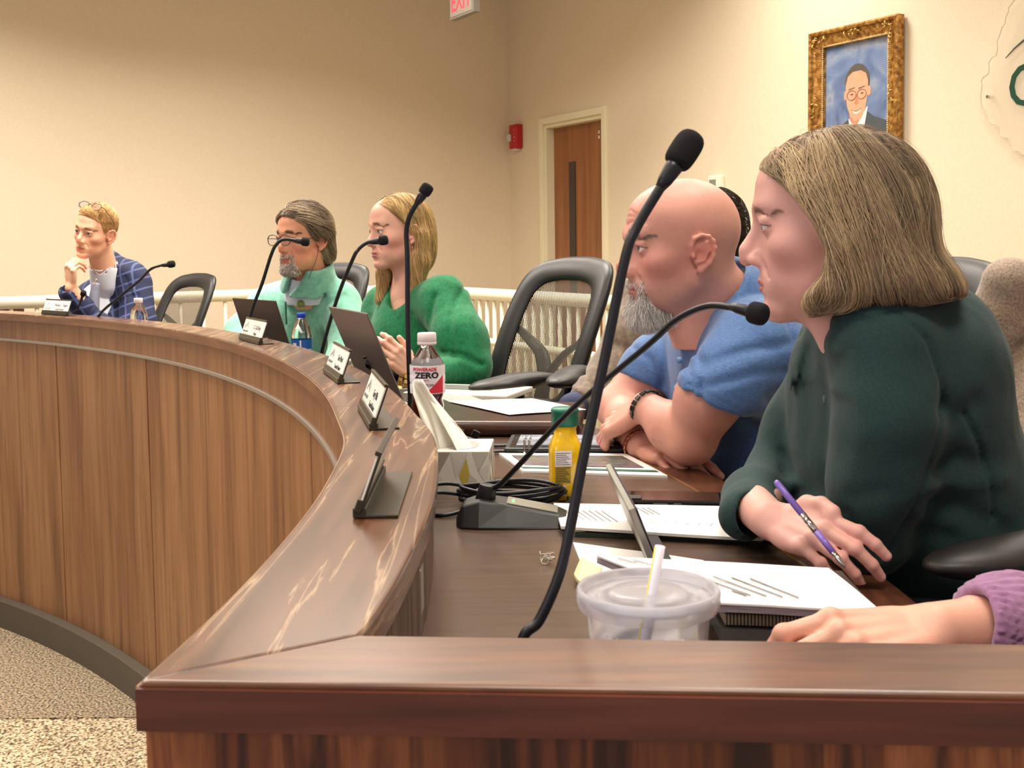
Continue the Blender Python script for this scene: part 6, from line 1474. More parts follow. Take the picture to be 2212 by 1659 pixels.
# ================================================================ blonde woman in the green sweater
Lp = dict(w=.96, jaw=.92, nose_y=.112, nose_z=-.038, nose_r=.0082, bridge=.0068, chin_y=.074, chin_z=-.100, lip=1.05, blush=.55, red=(214, 124, 112), lid=.0062, fold=.0006, mouth_z=-.070, brow=-.002, lipc=(190, 96, 96), chin_r=.015)
LH = head_matrix(at(862, 500, 3.70), 2.10, .02, .05, 1.0)
lr = person('person with long blond hair in a green sweater typing behind a grey laptop', (-.05, 3.44, DZ))
L_n0 = LH @ Vector((0, -.025, -.05)); L_nb = at(885, 650, 3.72)
Lneck = lambda P: smin(cap(P, T3(L_n0), T3(L_nb), .048, .052), cap(P, T3(L_nb), T3(at(900, 700, 3.70)), .055, .09), .05)
LHand = Hand(at(893, 806, 3.27), at(855, 770, 3.24) - at(893, 806, 3.27), (-.2, -.85, .5), 1, curls=[(.5, .6, .4), (.6, .6, .4), (.7, .7, .4), (.7, .7, .4)], scale=.92)
LHandR = Hand(at(800, 820, 3.5), Vector((-.7, -.5, -.1)), (0, -.1, 1), -1, curls=[(.5, .6, .4)] * 4, scale=.92)
Lel = at(1008, 800, 3.40)
Larm = lambda P: smin(LHand(P), cap(P, T3(LHand.wrist_pt()), T3(at(960, 812, 3.33)), .024, .032), .012)
lo, hi = bounds([LH @ Vector(v) for v in ((-.08, -.12, -.13), (.08, .13, .13), (.08, -.12, .13), (-.08, .13, -.13))] + [at(900, 720, 3.7)], .05)
lo2, hi2 = bounds([LHand.Mx @ Vector((0, .17, 0)), at(965, 815, 3.33), LHand.Mx @ Vector((.06, 0, 0))], .05)
body_mesh(lr, [(head_fn(LH, Lp, 1.0, Lneck), lo, hi, .0026), (Larm, lo2, hi2, .0026), core([L_nb, at(955, 665, 3.60), Lel, at(950, 812, 3.34)], [.045, .04, .035, .028], at(910, 760, 3.74), (.09, .10, .16))], LH, Lp, (228, 176, 152), [LHand])
eyes(lr, LH, (96, 118, 136), (0, 1, .05)); brows(lr, LH, Lp, [(140, 108, 80)], 240, .008, .00022, .024, .003)
kgreen = noise_mat('green_mohair', [(.3, (10, 96, 58)), (.7, (22, 124, 76))], 120, rough=.95, detail=5, bump=.35, sheen=.12)
def Lswe(P):
    t = ell(P, T3(at(905, 735, 3.72)), (.165, .17, .15)); t = smin(t, ell(P, T3(at(915, 830, 3.72)), (.18, .17, .16)), .08)
    t = smin(t, cap(P, T3(at(955, 650, 3.58)), T3(at(835, 660, 3.85)), .072, .066), .07)
    t = smax(t, -cap(P, T3(LH @ Vector((0, .0, -.06))), T3(at(872, 640, 3.66)), .058, .060), .012)
    a = chain(P, [T3(at(962, 660, 3.56)), T3(at(990, 735, 3.46)), T3(at(1005, 795, 3.42))], [.080, .082, .080], .04)
    a = smin(a, cap(P, T3(at(1000, 800, 3.42)), T3(at(940, 812, 3.31)), .072, .044), .03)
    b = chain(P, [T3(at(828, 670, 3.86)), T3(at(800, 740, 3.82)), T3(at(800, 800, 3.62))], [.068, .062, .05], .03)
    d = smin(t, a, .035); d = smin(d, b, .035); d = d + .004 * vnoise(P, 16, 4) + .0015 * vnoise(P, 50, 3)
    return folds(P, d, [([(1015, 600), (985, 650), (975, 710), (985, 760)], 3.5, .009, .008, 3.7), ([(960, 580), (1010, 650), (1030, 720)], 3.4, .006, -.003, 3.6), ([(960, 760), (1000, 765), (1040, 785)], 3.4, .010, .010, 3.6), ([(940, 640), (930, 700), (935, 790)], 3.5, .010, .008, 3.7), ([(890, 680), (885, 790)], 3.6, .012, .006, 3.75)]
        + [([(955 + k * 8, 790 + k * 1), (962 + k * 8, 830)], 3.3, .0028, .003, 3.5) for k in range(8)])
cloth(lr, 'sweater', Lswe, (-.60, 3.16, 1.16), (.10, 4.02, 1.70), .0060, kgreen)
def legs(root, name, hip, f, m, spread=.11, lift=0):
    f = Vector((f[0], f[1], 0)).normalized(); s = Vector((f.y, -f.x, 0)); h = Vector(hip); fn_ = []
    pts = [h, h + s * spread, h - s * spread]; kn = [h + s * spread * 1.2 + f * .43 + Vector((0, 0, -.02)), h - s * spread * 1.2 + f * .43 + Vector((0, 0, -.02))]; ft = [k + Vector((0, 0, -(h.z - DZ) + .10)) for k in kn]
    def fn(P):
        d = cap(P, T3(pts[1]), T3(pts[2]), .10)
        for a, k, t_ in zip(pts[1:], kn, ft): d = smin(d, chain(P, [T3(a), T3(k), T3(t_)], [.095, .072, .048], .04), .05)
        return d
    def fs(P):
        d = None
        for t_ in ft: q = cap(P, T3(t_ + Vector((0, 0, -.04)) - f * .04), T3(t_ + Vector((0, 0, -.06)) + f * .14), .042, .034); d = q if d is None else np.minimum(d, q)
        return d
    lo, hi = bounds(pts + kn + ft, .13); cloth(root, name, fn, lo, hi, .014, m); cloth(root, 'shoes', fs, *bounds(ft, .26), .012, M['black'])
legs(lr, 'trousers', (-.05, 3.44, 1.13), (-.75, -.66), mat('black_slacks', (22, 22, 26), .85))
def Lhair(P):
    x, y, z = P; a = np.abs(x); A = (a, y, z)
    d = ell(A, (0, -.010, .030), (.083, .107, .094)); d = smin(d, ell(A, (0, -.060, -.040), (.078, .060, .10)), .03)
    d = smin(d, chain(A, [(.070, -.035, -.02), (.075, -.03, -.10), (.082, -.005, -.20)], [.030, .030, .022], .02), .02)
    d = smin(d, chain(P, [(.070, -.01, -.06), (.066, .03, -.13), (.060, .055, -.215)], [.016, .020, .014], .02), .014)
    yl = np.interp(z, [-.25, -.12, -.09, -.06, -.02, .02, .05, .08, .10, .13], [.10, .08, .02, -.018, -.016, .010, .040, .074, .098, .12])
    d = smax(d, (y - yl) * .9, .012); d = smax(d, -rbox(A, (0, .045, -.12), (.046, .11, .085), .03), .01)
    return d
shellobj(lr, 'hair', lambda P: Lhair(P) + .003, LH, (-.13, -.16, -.26), (.13, .14, .15), .0045, M['hair'], (150, 118, 76))
r_ = surface_roots(Lhair, (-.12, -.15, -.18), (.12, .12, .14), 8000, lambda Q: (Q[:, 2] > -.16), 1)
ix, lo_, ldj, lk = clump(r_, 150, 6, .003, .10)
def Ldir(Q, t):
    f = np.clip((Q[:, 1] - .02) / .05, 0, 1) * np.clip((Q[:, 2] - .02) / .03, 0, 1); s = np.sign(Q[:, 0] + .006)
    return np.stack([s * .6 * np.clip((Q[:, 2] - .09) / .03, 0, 1), -.15 - .7 * f, -np.ones(len(Q))], 1)
ds = np.clip((r_[:, 2] + .24) / 24, .004, .016)
pts = flow(Lhair, r_, lambda Q, t: Ldir(Q, t) + ldj, 24, ds, np.random.default_rng(2).uniform(-.003, .001, len(r_)) + lo_, .05, 1)
hair_strands(lr, 'hair_strands', pts, LH, .00055, lockcols([(206, 172, 112), (160, 124, 78), (236, 208, 150), (126, 98, 64)], [3, 3, 2, 2], lk, 4))
tube('earring', [(LH @ Vector((-.078, -.006, -.050))) - Vector(lr.location), (LH @ Vector((-.080, -.008, -.062))) - Vector(lr.location), (LH @ Vector((-.079, -.012, -.068))) - Vector(lr.location)], .0011, mat('earring_gold', (220, 190, 130), .2, .9), lr, 6, 4)
bracelet('bracelet', at(871, 822, 3.27), (.8, .3, -.2), .030, .006, mat('gold_beads', (206, 170, 96), .25, .8), 'chunky gold bead bracelet at the blonde woman\'s wrist', 14, .012)

# ================================================================ man in the mint quarter-zip
Mp = dict(w=1.03, jaw=1.12, nose_y=.113, nose_z=-.040, nose_r=.0100, chin_y=.074, blush=.6, red=(206, 110, 90), lid=.0042, fold=.0016, ear=1.05)
MH = head_matrix(at(655, 514, 4.32), 2.48, .03, 0, 1.05)
mr = person('person with swept brown hair, glasses and white goatee in a mint quarter-zip pullover', (-1.03, 5.02, DZ))
M_n0 = MH @ Vector((0, -.03, -.045)); M_nb = at(668, 640, 4.42)
Mneck = lambda P: cap(P, T3(M_n0), T3(M_nb), .060, .070)
lo, hi = bounds([MH @ Vector(v) for v in ((-.09, -.12, -.13), (.09, .13, .13), (.09, -.12, .13), (-.09, .13, -.13))] + [M_nb], .05)
MHa = Hand(at(640, 800, 4.0), Vector((-.5, -.8, 0)), (0, 0, 1), 1); MHb = Hand(at(560, 800, 4.15), Vector((-.4, -.9, 0)), (0, 0, 1), -1)
Mar = lambda P: np.minimum(smin(MHa(P), cap(P, T3(MHa.wrist_pt()), T3(at(700, 790, 4.2)), .028, .035), .012), smin(MHb(P), cap(P, T3(MHb.wrist_pt()), T3(at(540, 780, 4.4)), .028, .035), .012))
body_mesh(mr, [(head_fn(MH, Mp, 1.05, Mneck), lo, hi, .003), core([M_nb, at(725, 670, 4.46), at(755, 740, 4.34), at(735, 795, 4.2)], [.05, .045, .04, .03], at(660, 740, 4.6), (.13, .10, .18))], MH, Mp, (222, 160, 128))
eyes(mr, MH, (90, 84, 70), (0, 1, .0)); brows(mr, MH, Mp, [(110, 92, 76)], 300, .010, .0004, .024, .002)
mint = noise_mat('mint_fleece', [(.3, (100, 160, 140)), (.7, (126, 186, 164))], 60, rough=.9, detail=5, bump=.15, sheen=.25)
def Mpull(P):
    t = ell(P, T3(at(655, 730, 4.58)), (.24, .19, .22)); t = smin(t, cap(P, T3(at(590, 670, 4.62)), T3(at(722, 660, 4.44)), .095, .095), .08)
    a = chain(P, [T3(at(728, 665, 4.42)), T3(at(762, 740, 4.30)), T3(at(735, 800, 4.15))], [.088, .080, .065], .04)
    b = chain(P, [T3(at(580, 675, 4.62)), T3(at(530, 725, 4.50)), T3(at(515, 780, 4.30))], [.088, .078, .062], .04)
    d = smin(t, a, .04); d = smin(d, b, .04); inn = cap(P, T3(M_n0), T3(M_nb), .070, .082)
    cl_ = collar(P, M_n0, M_nb, .076, .104, .007, .28, .82, at(618, 625, 4.28), at(616, 680, 4.28), .022)
    d = smin(d, cl_, .02); d = smax(d, -cap(P, T3(MH @ Vector((0, .045, -.12))), T3(at(616, 642, 4.34)), .036, .010), .008); d = d + .004 * vnoise(P, 14, 7)
    return folds(P, d, [([(612, 640), (604, 690), (602, 760)], 4.3, .006, .005, 4.6), ([(700, 640), (692, 700), (700, 760)], 4.3, .010, .008, 4.6), ([(740, 640), (700, 660), (680, 700)], 4.3, .010, .006, 4.6), ([(540, 650), (560, 700), (540, 740)], 4.3, .012, .008, 4.7), ([(745, 700), (760, 730), (735, 750)], 4.2, .010, .008, 4.5)])
cloth(mr, 'pullover', Mpull, (-1.30, 4.02, 1.12), (-.45, 4.90, 1.68), .0075, mint)
cloth(mr, 'shirt_collar', lambda P: smax(smax(smax(cap(P, T3(M_n0.lerp(M_nb, .38)), T3(M_nb), .074, .094), -cap(P, T3(M_n0), T3(M_nb), .0665, .078), .003), -(P[2] - at(640, 660, 4.35).z), .004), (P[2] - at(672, 590, 4.4).z - .004 + .35 * (P[1] - 4.40) * -1), .004), (-.95, 4.2, 1.45), (-.55, 4.65, 1.66), .0045, mat('pale_shirt', (214, 218, 230), .7))
tube('zip', [at(617, 652, 4.335) - Vector(mr.location), at(618, 680, 4.36) - Vector(mr.location), at(619, 700, 4.38) - Vector(mr.location)], .004, mat('zip_teal', (60, 110, 96), .4), mr, 6, 4)
bm = bmesh.new(); c_ = at(652, 656, 4.335) - Vector(mr.location); cyl(bm, c_ + Vector((0, .02, 0)), c_ + Vector((-.003, -.012, 0)), .0135, seg=24); from_bm('chest_badge', bm, mat('olive_badge', (112, 120, 60), .5), mr, True)
legs(mr, 'trousers', (-1.0, 5.0, 1.13), (-.55, -.83), mat('khaki_slacks', (90, 80, 64), .85))
def Mhair(P):
    x, y, z = P; a = np.abs(x); A = (a, y, z)
    d = ell(A, (0, -.008, .034), (.090, .112, .098)); d = smin(d, ell(A, (0, -.070, -.040), (.072, .055, .080)), .03); d = smin(d, ell(A, (.065, -.03, .0), (.024, .05, .05)), .02)
    yl = np.interp(z, [-.14, -.06, -.03, 0, .02, .05, .07, .085, .12], [-.03, -.030, -.018, .018, .030, .050, .078, .098, .12])
    d = smax(d, (y - yl) * .9, .010); d = smax(d, -(z + .105), .01); return smax(d, -ell(A, (.085, -.004, -.022), (.03, .022, .030)), .006)
shellobj(mr, 'hair', lambda P: Mhair(P) + .003, MH, (-.12, -.16, -.13), (.12, .14, .15), .0045, M['hair'], (104, 88, 70))
r_ = surface_roots(Mhair, (-.12, -.15, -.10), (.12, .13, .15), 5200, lambda Q: Q[:, 2] > -.085, 2); ix, lo_, ldj, lk = clump(r_, 90, 7, .005, .25)
pts = flow(Mhair, r_, lambda Q, t: np.stack([np.sign(Q[:, 0] - .01) * (.5 * (Q[:, 2] > .06)), -1.0 + 0 * Q[:, 0], -.55 - .3 * (Q[:, 2] < .03)], 1) + ldj, 12, .0065, np.random.default_rng(1).uniform(-.002, .002, len(r_)) + lo_, .08, 3)
hair_strands(mr, 'hair_strands', pts, MH, .0007, lockcols([(136, 116, 92), (104, 88, 70), (182, 162, 134), (80, 66, 54)], [3, 3, 2, 2], lk, 4))
Mf = lambda P: face_sdf(P, dict(Mp, ears=0))
def goatee(root, HM, F_, n, cols, L0, seed, rad):
    rb = surface_roots(F_, (-.045, .04, -.13), (.045, .12, -.05), n, lambda Q: ((Q[:, 2] < -.055) & (Q[:, 2] > -.067) & (np.abs(Q[:, 0]) < .032) & (Q[:, 1] > .07)) | ((Q[:, 2] < -.086) & (np.abs(Q[:, 0]) < .028) & (Q[:, 1] > .05)) | ((np.abs(Q[:, 0]) > .024) & (np.abs(Q[:, 0]) < .034) & (Q[:, 2] < -.06) & (Q[:, 2] > -.10) & (Q[:, 1] > .055)), seed)
    G0 = grad(F_, rb); r = np.random.default_rng(seed); D = G0 * .5 + np.array([0, 0, -.8]) + r.normal(size=(len(rb), 3)) * .25; D /= np.linalg.norm(D, axis=1, keepdims=True); L = L0 * (.5 + np.clip((-.075 - rb[:, 2]) / .03, 0, 1))
    pts = np.stack([rb + D * (L * k / 4)[:, None] for k in range(5)], 1); hair_strands(root, 'beard', pts, HM, rad, mixcols(len(rb), cols, [1] * len(cols), 3))
goatee(mr, MH, Mf, 1800, [(220, 212, 204), (186, 176, 166), (150, 136, 124)], .013, 8, .0005)
def glasses(name, label, HM, s, zc, yf, m, root=None, tilt=0, lensm=None, cat='glasses', w=.024, h=.018):
    b = HM @ Vector((0, yf, zc)); t = empty(name, b, 0, label, cat); Mx = Matrix.Translation(-b) @ HM @ Matrix.Translation((0, yf, zc)) @ Matrix.Rotation(tilt, 4, 'X')
    for sx in (-1, 1):
        P_ = [Vector((sx * (.033 + w * math.copysign(abs(math.cos(a)) ** .75, math.cos(a))), -.004 * math.cos(a) * 0, h * math.copysign(abs(math.sin(a)) ** .75, math.sin(a)))) for a in np.linspace(0, 2 * PI, 32)]
        V, Fc = tube_geo([Mx @ p for p in P_], .0013 * s, 8, caps=False); mesh('rim', V, Fc, m, t, True)
        if lensm: mesh('lens', [Mx @ p for p in P_[:-1]], [tuple(range(31))], lensm, t)
        V, Fc = tube_geo([Mx @ Vector(p) for p in ((sx * .056, 0, .006), (sx * .068, -.006, .006), (sx * .078, -.05, .004), (sx * .080, -.095, .002), (sx * .078, -.115, -.014))], .0012 * s, 8); mesh('temple', V, Fc, m, t, True)
    V, Fc = tube_geo([Mx @ Vector(p) for p in ((-.010, .001, .004), (0, .004, .008), (.010, .001, .004))], .0013 * s, 8); mesh('bridge', V, Fc, m, t, True)
    return t
lens = mat('lens', (205, 200, 235), .03, trans=.9, ior=1.1, alpha=.35)
glasses('glasses', 'brown-rimmed glasses on the man in the mint pullover', MH, 1.25, -.004, .112, mat('rim_brown', (64, 46, 36), .3), lensm=lens)
tube('earphone_cord', [(MH @ Vector((-.075, .0, -.03))) - Vector(mr.location), (MH @ Vector((-.074, .008, -.07))) - Vector(mr.location), at(667, 600, 4.28) - Vector(mr.location)], .0009, M['black'], mr, 6, 5)

# ================================================================ man in the navy plaid jacket
Tp = dict(w=.97, jaw=1.0, nose_y=.114, nose_z=-.040, chin_y=.076, blush=.6, red=(216, 120, 92), lid=.0046, fold=.001, brow=.002, ear=1.1, lipc=(190, 104, 92))
TH = head_matrix(at(206, 500, 5.50), 2.80, .05, -.20, 1.05)
tr = person('person with short ginger hair in a navy plaid jacket resting chin on hand', (-1.95, 5.92, DZ))
T_n0 = TH @ Vector((0, -.025, -.05)); T_nb = at(232, 610, 5.62)
Tneck = lambda P: cap(P, T3(T_n0), T3(T_nb), .056, .064)
lo, hi = bounds([TH @ Vector(v) for v in ((-.09, -.12, -.13), (.09, .13, .13), (.09, -.12, .13), (-.09, .13, -.13))] + [T_nb], .05)
Twr = at(152, 618, 5.38)
THand = Hand(Twr, at(150, 560, 5.36) - Twr, (-.62, -.75, .1), -1, curls=[(.9, .9, .4), (1.0, 1.0, .5), (1.05, 1.0, .5), (1.1, 1.0, .5)], thumb=[(.020, .018, -.008), (.042, .040, -.010), (.052, .068, -.012), (.054, .092, -.016)], scale=1.02)
Tarm = lambda P: smin(THand(P), cap(P, T3(THand.wrist_pt()), T3(at(178, 660, 5.42)), .028, .036), .012)
lo2, hi2 = bounds([Twr, at(150, 540, 5.36), at(178, 665, 5.42), THand.Mx @ Vector((.06, .1, -.05)), THand.Mx @ Vector((-.05, .1, -.08))], .05)
body_mesh(tr, [(head_fn(TH, Tp, 1.05, Tneck), lo, hi, .0032), (Tarm, lo2, hi2, .003), core([T_nb, at(195, 680, 5.74), at(224, 720, 5.54), at(180, 664, 5.43)], [.045, .04, .035, .03], at(240, 730, 5.75), (.12, .10, .20))], TH, Tp, (232, 178, 146), [THand])
eyes(tr, TH, (80, 76, 70), (0, 1, .05)); brows(tr, TH, Tp, [(168, 128, 84)], 300, .010, .0004, .022, .001)
pl = bpy.data.materials.new('navy_plaid'); pl.use_nodes = True; n = pl.node_tree.nodes; l = pl.node_tree.links; b = n['Principled BSDF']; b.inputs['Roughness'].default_value = .85
co = n.new('ShaderNodeTexCoord'); mp = n.new('ShaderNodeMapping'); mp.inputs['Rotation'].default_value = (0, .35, .3); l.new(co.outputs['Object'], mp.inputs[0]); prev = None
for ax_i, dirn in ((0, 'X'), (1, 'Z')):
    w = n.new('ShaderNodeTexWave'); w.bands_direction = dirn; w.inputs['Scale'].default_value = 6.5; w.inputs['Distortion'].default_value = .6; l.new(mp.outputs[0], w.inputs[0])
    r = ramp(n, [(.0, (26, 34, 66)), (.90, (28, 36, 70)), (.97, (78, 88, 130))]); l.new(w.outputs['Fac'], r.inputs[0])
    if prev is None: prev = r.outputs[0]
    else:
        mx = n.new('ShaderNodeMix'); mx.data_type = 'RGBA'; mx.blend_type = 'LIGHTEN'; mx.inputs[0].default_value = 1; l.new(prev, mx.inputs[6]); l.new(r.outputs[0], mx.inputs[7]); prev = mx.outputs[2]
l.new(prev, b.inputs['Base Color'])
def Tjac(P):
    t = ell(P, T3(at(238, 720, 5.72)), (.22, .19, .26)); t = smin(t, cap(P, T3(at(282, 606, 5.66)), T3(at(195, 650, 5.80)), .092, .085), .08)
    t = smin(t, cap(P, T3(at(238, 566, 5.68)), T3(at(262, 596, 5.66)), .058, .075), .05)
    v_ = cap(P, T3(at(205, 640, 5.42)), T3(at(222, 590, 5.58)), .036, .064); v_ = smin(v_, cap(P, T3(at(205, 640, 5.42)), T3(at(196, 690, 5.40)), .036, .010), .02)
    t = smax(t, -v_, .008)
    a = chain(P, [T3(at(288, 618, 5.64)), T3(at(300, 700, 5.56)), T3(at(270, 740, 5.45))], [.090, .078, .07], .04)
    b = chain(P, [T3(at(190, 675, 5.78)), T3(at(225, 725, 5.52)), T3(at(214, 706, 5.46))], [.08, .066, .062], .04); b = smin(b, cap(P, T3(at(216, 708, 5.46)), T3(at(152, 632, 5.385)), .060, .052), .02)
    b = smax(b, -cap(P, T3(at(170, 650, 5.40)), T3(at(140, 600, 5.36)), .040, .048), .004)
    d = smin(t, a, .03); d = smin(d, b, .02); d = d + .003 * vnoise(P, 18, 9)
    return folds(P, d, [([(214, 560), (236, 610), (205, 690)], 5.5, .006, .006, 5.8), ([(262, 600), (285, 650), (280, 700)], 5.5, .008, .008, 5.8), ([(235, 670), (270, 640), (290, 640)], 5.5, .012, .008, 5.8), ([(225, 660), (212, 700)], 5.5, .012, .010, 5.8)])
cloth(tr, 'jacket', Tjac, (-2.32, 5.22, 1.10), (-1.50, 6.0, 1.70), .0070, pl)
cloth(tr, 'shirt', lambda P: smin(smax(ell(P, T3(at(222, 690, 5.68)), (.13, .15, .19)), -cap(P, T3(T_n0), T3(T_nb), .060, .066), .004), smax(cap(P, T3(T_n0.lerp(T_nb, .60)), T3(T_nb), .068, .080), -cap(P, T3(T_n0), T3(T_nb), .059, .067), .004), .01), (-2.2, 5.42, 1.3), (-1.7, 5.85, 1.66), .006, mat('white_shirt', (222, 226, 236), .7))
tube('necktie', [at(208, 612, 5.475) - Vector(tr.location), at(204, 640, 5.46) - Vector(tr.location), at(200, 690, 5.44) - Vector(tr.location)], [.018, .024, .030], mat('grey_tie', (120, 122, 140), .5), tr, 12, 6)
tube('lapel_pin', [at(209, 603, 5.44) - Vector(tr.location), at(206, 608, 5.44) - Vector(tr.location), at(203, 617, 5.44) - Vector(tr.location)], [.005, .003, .0025], mat('pin_silver', (220, 210, 190), .3, .6), tr, 8, 4)
legs(tr, 'trousers', (-1.95, 5.95, 1.10), (-.61, -.79), mat('navy_slacks', (30, 36, 60), .85))
def Thair(P):
    x, y, z = P; A = (np.abs(x), y, z)
    d = ell(A, (0, -.012, .036), (.080, .103, .092)); d = smin(d, ell(A, (0, .03, .092), (.055, .05, .022)), .02)
    yl = np.interp(z, [-.08, -.03, -.01, .02, .05, .07, .085, .12], [-.035, -.022, .010, .034, .048, .070, .094, .12])
    d = smax(d, (y - yl) * .9, .008); return smax(smax(d, -(z + .06), .01), -ell(A, (.085, -.006, -.014), (.03, .026, .040)), .004)
shellobj(tr, 'hair', lambda P: Thair(P) + .0015, TH, (-.11, -.14, -.09), (.11, .13, .15), .004, M['hair'], (176, 134, 88))
r_ = surface_roots(Thair, (-.11, -.13, -.07), (.11, .13, .15), 4500, lambda Q: Q[:, 2] > -.06, 2); ix, lo_, ldj, lk = clump(r_, 70, 7, .002, .35)
topk = np.clip((r_[:, 2] - .055) / .03, 0, 1)
pts = flow(Thair, r_, lambda Q, t: np.stack([-.9 + 0 * Q[:, 0], .25 - .9 * (Q[:, 2] < .06), -.3 - .5 * (Q[:, 2] < .06)], 1) + ldj, 6, .0015 + .0048 * topk, (np.random.default_rng(1).uniform(0, .003, len(r_)) + lo_) * (.3 + topk), .1, 3)
hair_strands(tr, 'hair_strands', pts, TH, .0006, lockcols([(196, 152, 96), (160, 118, 72), (220, 180, 124)], [3, 2, 2], lk, 4))
glasses('glasses', 'thin dark glasses pushed up on the ginger hair of the man in navy', TH, 1.2, .118, .052, mat('rim_dark', (48, 42, 38), .3, .3), tilt=.75, lensm=lens)

# ================================================================ dark-haired person behind the bald man
Pp = dict(blush=.4)
PHd = head_matrix(at(1520, 510, 3.28), 1.85, 0, 0, 1.03)
prn = person('dark-haired person in a taupe jacket mostly hidden behind the bald man', (.41, 3.14, DZ))
P_n0 = PHd @ Vector((0, -.02, -.05)); P_nb = at(1530, 640, 3.35)
lo, hi = bounds([PHd @ Vector(v) for v in ((-.09, -.12, -.13), (.09, .13, .13), (.09, -.12, .13), (-.09, .13, -.13))] + [P_nb], .05)
PHn = Hand(at(1245, 880, 3.05), Vector((-.6, -.6, -.45)), (-.4, -.3, .8), -1, curls=[(.5, .5, .4)] * 4)
body_mesh(prn, [(head_fn(PHd, Pp, 1.03, lambda P: cap(P, T3(P_n0), T3(P_nb), .055, .06)), lo, hi, .004)], PHd, Pp, (206, 150, 122))
eyes(prn, PHd)
taupe = noise_mat('taupe_suede', [(.3, (88, 74, 62)), (.5, (108, 92, 76)), (.7, (128, 112, 94))], 60, rough=.95, detail=5, bump=.3, sheen=.35)
def Pj(P):
    t = ell(P, T3(at(1470, 800, 3.32)), (.20, .16, .30)); t = smin(t, cap(P, T3(at(1420, 645, 3.34)), T3(at(1580, 650, 3.3)), .085, .085), .08)
    a = chain(P, [T3(at(1405, 650, 3.32)), T3(at(1365, 740, 3.22)), T3(at(1325, 810, 3.16)), T3(at(1290, 852, 3.10)), T3(at(1262, 868, 3.04))], [.088, .078, .066, .056, .046], .04)
    d = smin(t, a, .04) + .004 * vnoise(P, 20, 4)
    return folds(P, d, [([(1235, 835), (1262, 850), (1290, 900)], 3.0, .007, -.008, 3.3), ([(1270, 820), (1290, 850), (1310, 870)], 3.0, .007, .008, 3.3), ([(1330, 750), (1380, 760), (1420, 800)], 3.1, .014, .006, 3.3)])
cloth(prn, 'jacket', Pj, (.10, 2.86, 1.05), (.86, 3.56, 1.68), .0065, taupe)
cloth(prn, 'shirt_cuff', lambda P: cap(P, T3(at(1250, 872, 3.03)), T3(at(1236, 880, 2.99)), .036, .038), (.07, 2.88, 1.19), (.27, 3.12, 1.38), .005, mat('navy_cuff', (46, 54, 84), .8))
legs(prn, 'trousers', (.42, 3.14, 1.10), (-.35, -.94), mat('dark_jeans', (36, 40, 58), .85))
def Phair(P):
    x, y, z = P; A = (np.abs(x), y, z); d = ell(A, (0, -.014, .036), (.086, .108, .096)); d = smin(d, ell(A, (0, -.07, -.02), (.065, .045, .065)), .03)
    yl = np.interp(z, [-.09, -.03, 0, .04, .07, .09, .12], [-.03, -.02, .02, .045, .07, .098, .12]); return smax(smax(d, (y - yl) * .9, .01), -(z + .085), .01)
shellobj(prn, 'hair', lambda P: Phair(P) + .003, PHd, (-.12, -.15, -.11), (.12, .13, .15), .0055, M['hair'], (52, 40, 32))
r_ = surface_roots(Phair, (-.12, -.15, -.09), (.12, .13, .15), 2600, lambda Q: Q[:, 2] > -.08, 2); ix, lo_, ldj, lk = clump(r_, 60, 7, .006, .6)
pts = flow(Phair, r_, lambda Q, t: np.stack([0 * Q[:, 0], -1.0 + 0 * Q[:, 0], -.5 + 0 * Q[:, 0]], 1) + ldj, 9, .005, np.random.default_rng(1).uniform(0, .004, len(r_)) + lo_, .3, 3)
hair_strands(prn, 'hair_strands', pts, PHd, .0006, lockcols([(60, 46, 36), (96, 78, 62), (40, 32, 28)], [3, 2, 2], lk, 4))

# ================================================================ person in the purple sweater at the right edge
Sp = dict(w=.96, blush=.5)
sr = person('person in a ribbed mauve sweater, mostly outside the right edge, hand on the worktop', (.95, 1.02, DZ))
SHd = head_matrix((.92, 1.0, 1.72), PI / 2 + .1, .1, 0, 1.0)
S_n0 = SHd @ Vector((0, -.025, -.05)); S_nb = Vector((.98, 1.02, 1.52))
Sw = at(2005, 1358, .985)
SHand = Hand(Sw, at(1790, 1385, .945) - Sw, (-.15, -.42, .9), 1, curls=[(.35, .85, .35), (.45, .8, .35), (.55, .6, .35), (.6, .6, .35)], thumb=[(.018, .018, -.010), (.038, .042, -.022), (.046, .070, -.030), (.046, .094, -.036)], scale=.98, spread=.10)
# left hand, ring finger towards the camera
Sfo = at(2150, 1362, 1.02); Sel = Vector((.66, 1.05, 1.275))
Sarm = lambda P: smin(SHand(P), chain(P, [T3(SHand.wrist_pt()), T3(Sfo), T3(Sel)], [.0250, .0315, .036], .02), .014)
lo, hi = bounds([SHd @ Vector(v) for v in ((-.09, -.12, -.13), (.09, .13, .13), (.09, -.12, .13), (-.09, .13, -.13))] + [S_nb], .05)
lo2, hi2 = bounds([SHand.Mx @ Vector((0, .18, 0)), SHand.Mx @ Vector((0, .12, -.05)), SHand.Mx @ Vector((.05, .05, 0)), SHand.Mx @ Vector((-.05, .05, 0)), Sel], .05)
body_mesh(sr, [(head_fn(SHd, Sp, 1.0, lambda P: cap(P, T3(S_n0), T3(S_nb), .05, .055)), lo, hi, .004), (Sarm, lo2, hi2, .0018)], SHd, Sp, (214, 160, 138), [SHand])
eyes(sr, SHd)
def rib_mat():
    m = noise_mat('mauve_knit', [(.3, (132, 88, 124)), (.7, (152, 106, 144))], 90, rough=.9, detail=4, bump=.2, sheen=.3); return m
mauve = rib_mat(); s_ax = (Sel - Sfo).normalized(); sq_ = s_ax.to_track_quat('Z', 'Y').to_matrix(); sx_ax, sy_ax = sq_ @ Vector((1, 0, 0)), sq_ @ Vector((0, 1, 0)); Scf = at(2108, 1358, 1.00)
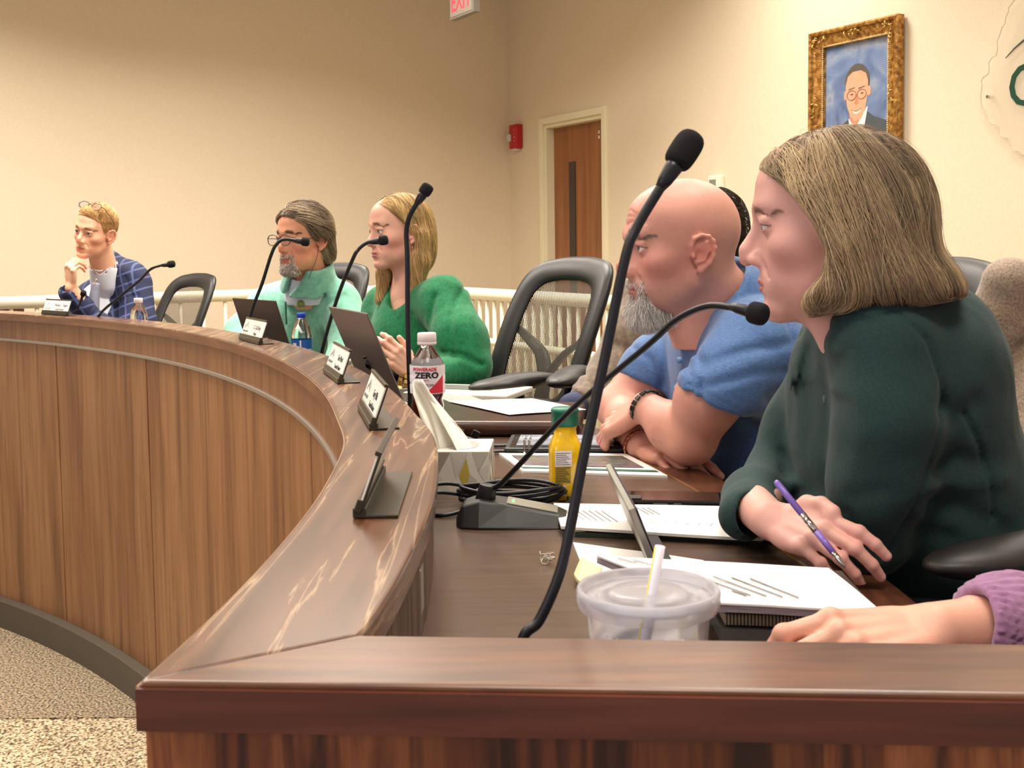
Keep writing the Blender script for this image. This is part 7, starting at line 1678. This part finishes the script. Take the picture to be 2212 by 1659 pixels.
def Ssl(P):
    a = chain(P, [T3(Scf), T3(at(2185, 1350, 1.03)), T3(Sel), T3(Vector((.90, 1.02, 1.47)))], [.0385, .041, .045, .075], .03)
    dx, dy, dz = P[0] - Scf.x, P[1] - Scf.y, P[2] - Scf.z; u = dx * sx_ax.x + dy * sx_ax.y + dz * sx_ax.z; v = dx * sy_ax.x + dy * sy_ax.y + dz * sy_ax.z; w = dx * s_ax.x + dy * s_ax.y + dz * s_ax.z
    a = a + .0018 * np.sin(np.arctan2(v, u) * 30) * (w < .085) * (a < .01)
    a = smax(a, -(w + .004), .003); a = smax(a, -cap(P, T3(Scf - s_ax * .03), T3(Scf + s_ax * .012), .0300, .0300), .003)
    t = ell(P, (.98, 1.02, 1.25), (.14, .21, .28)); t = smin(t, cap(P, (.97, .86, 1.45), (.97, 1.18, 1.45), .07), .06); return smin(a, t, .04)
cloth(sr, 'sweater', Ssl, (.34, .74, .98), (1.16, 1.30, 1.58), .0036, mauve)
legs(sr, 'trousers', (.98, 1.02, 1.08), (-1, 0), mat('charcoal_slacks', (44, 44, 48), .85), spread=.08)
def Shair(P):
    x, y, z = P; A = (np.abs(x), y, z); d = ell(A, (0, -.014, .034), (.086, .108, .094)); d = smin(d, ell(A, (0, -.06, -.06), (.085, .055, .11)), .03)
    yl = np.interp(z, [-.2, -.03, 0, .04, .07, .09, .12], [-.01, -.01, .02, .045, .07, .098, .12]); return smax(d, (y - yl) * .9, .01)
shellobj(sr, 'hair', Shair, SHd, (-.12, -.15, -.20), (.12, .13, .15), .006, M['hair'], (96, 70, 50))
# rings on the ring finger
fr = SHand.Mx @ (SHand.f[2][0].lerp(SHand.f[2][1], .62)); fd = (SHand.Mx @ SHand.f[2][1]) - (SHand.Mx @ SHand.f[2][0])
rg = empty('ring', fr, 0, 'pair of silver rings on the near hand by the mauve cuff', 'ring')
q_ = fd.to_track_quat('Z', 'Y').to_matrix()
for o_ in (-.0022, .0022):
    V, Fc = tube_geo([q_ @ Vector((math.cos(a) * .0092, math.sin(a) * .0092, o_)) for a in np.linspace(0, 2 * PI, 25)], .0013, 8, caps=False); mesh('band', V, Fc, M['chrome'], rg, True)
bm = bmesh.new(); bmesh.ops.create_icosphere(bm, subdivisions=1, radius=.0028); bmesh.ops.translate(bm, vec=Vector((0, 0, 1)) * .0095, verts=bm.verts); from_bm('stone', bm, M['chrome'], rg)
chair_g = more_chair(1.02, 1.02, (-1, 0), 'black office chair at the right edge under the person in mauve')
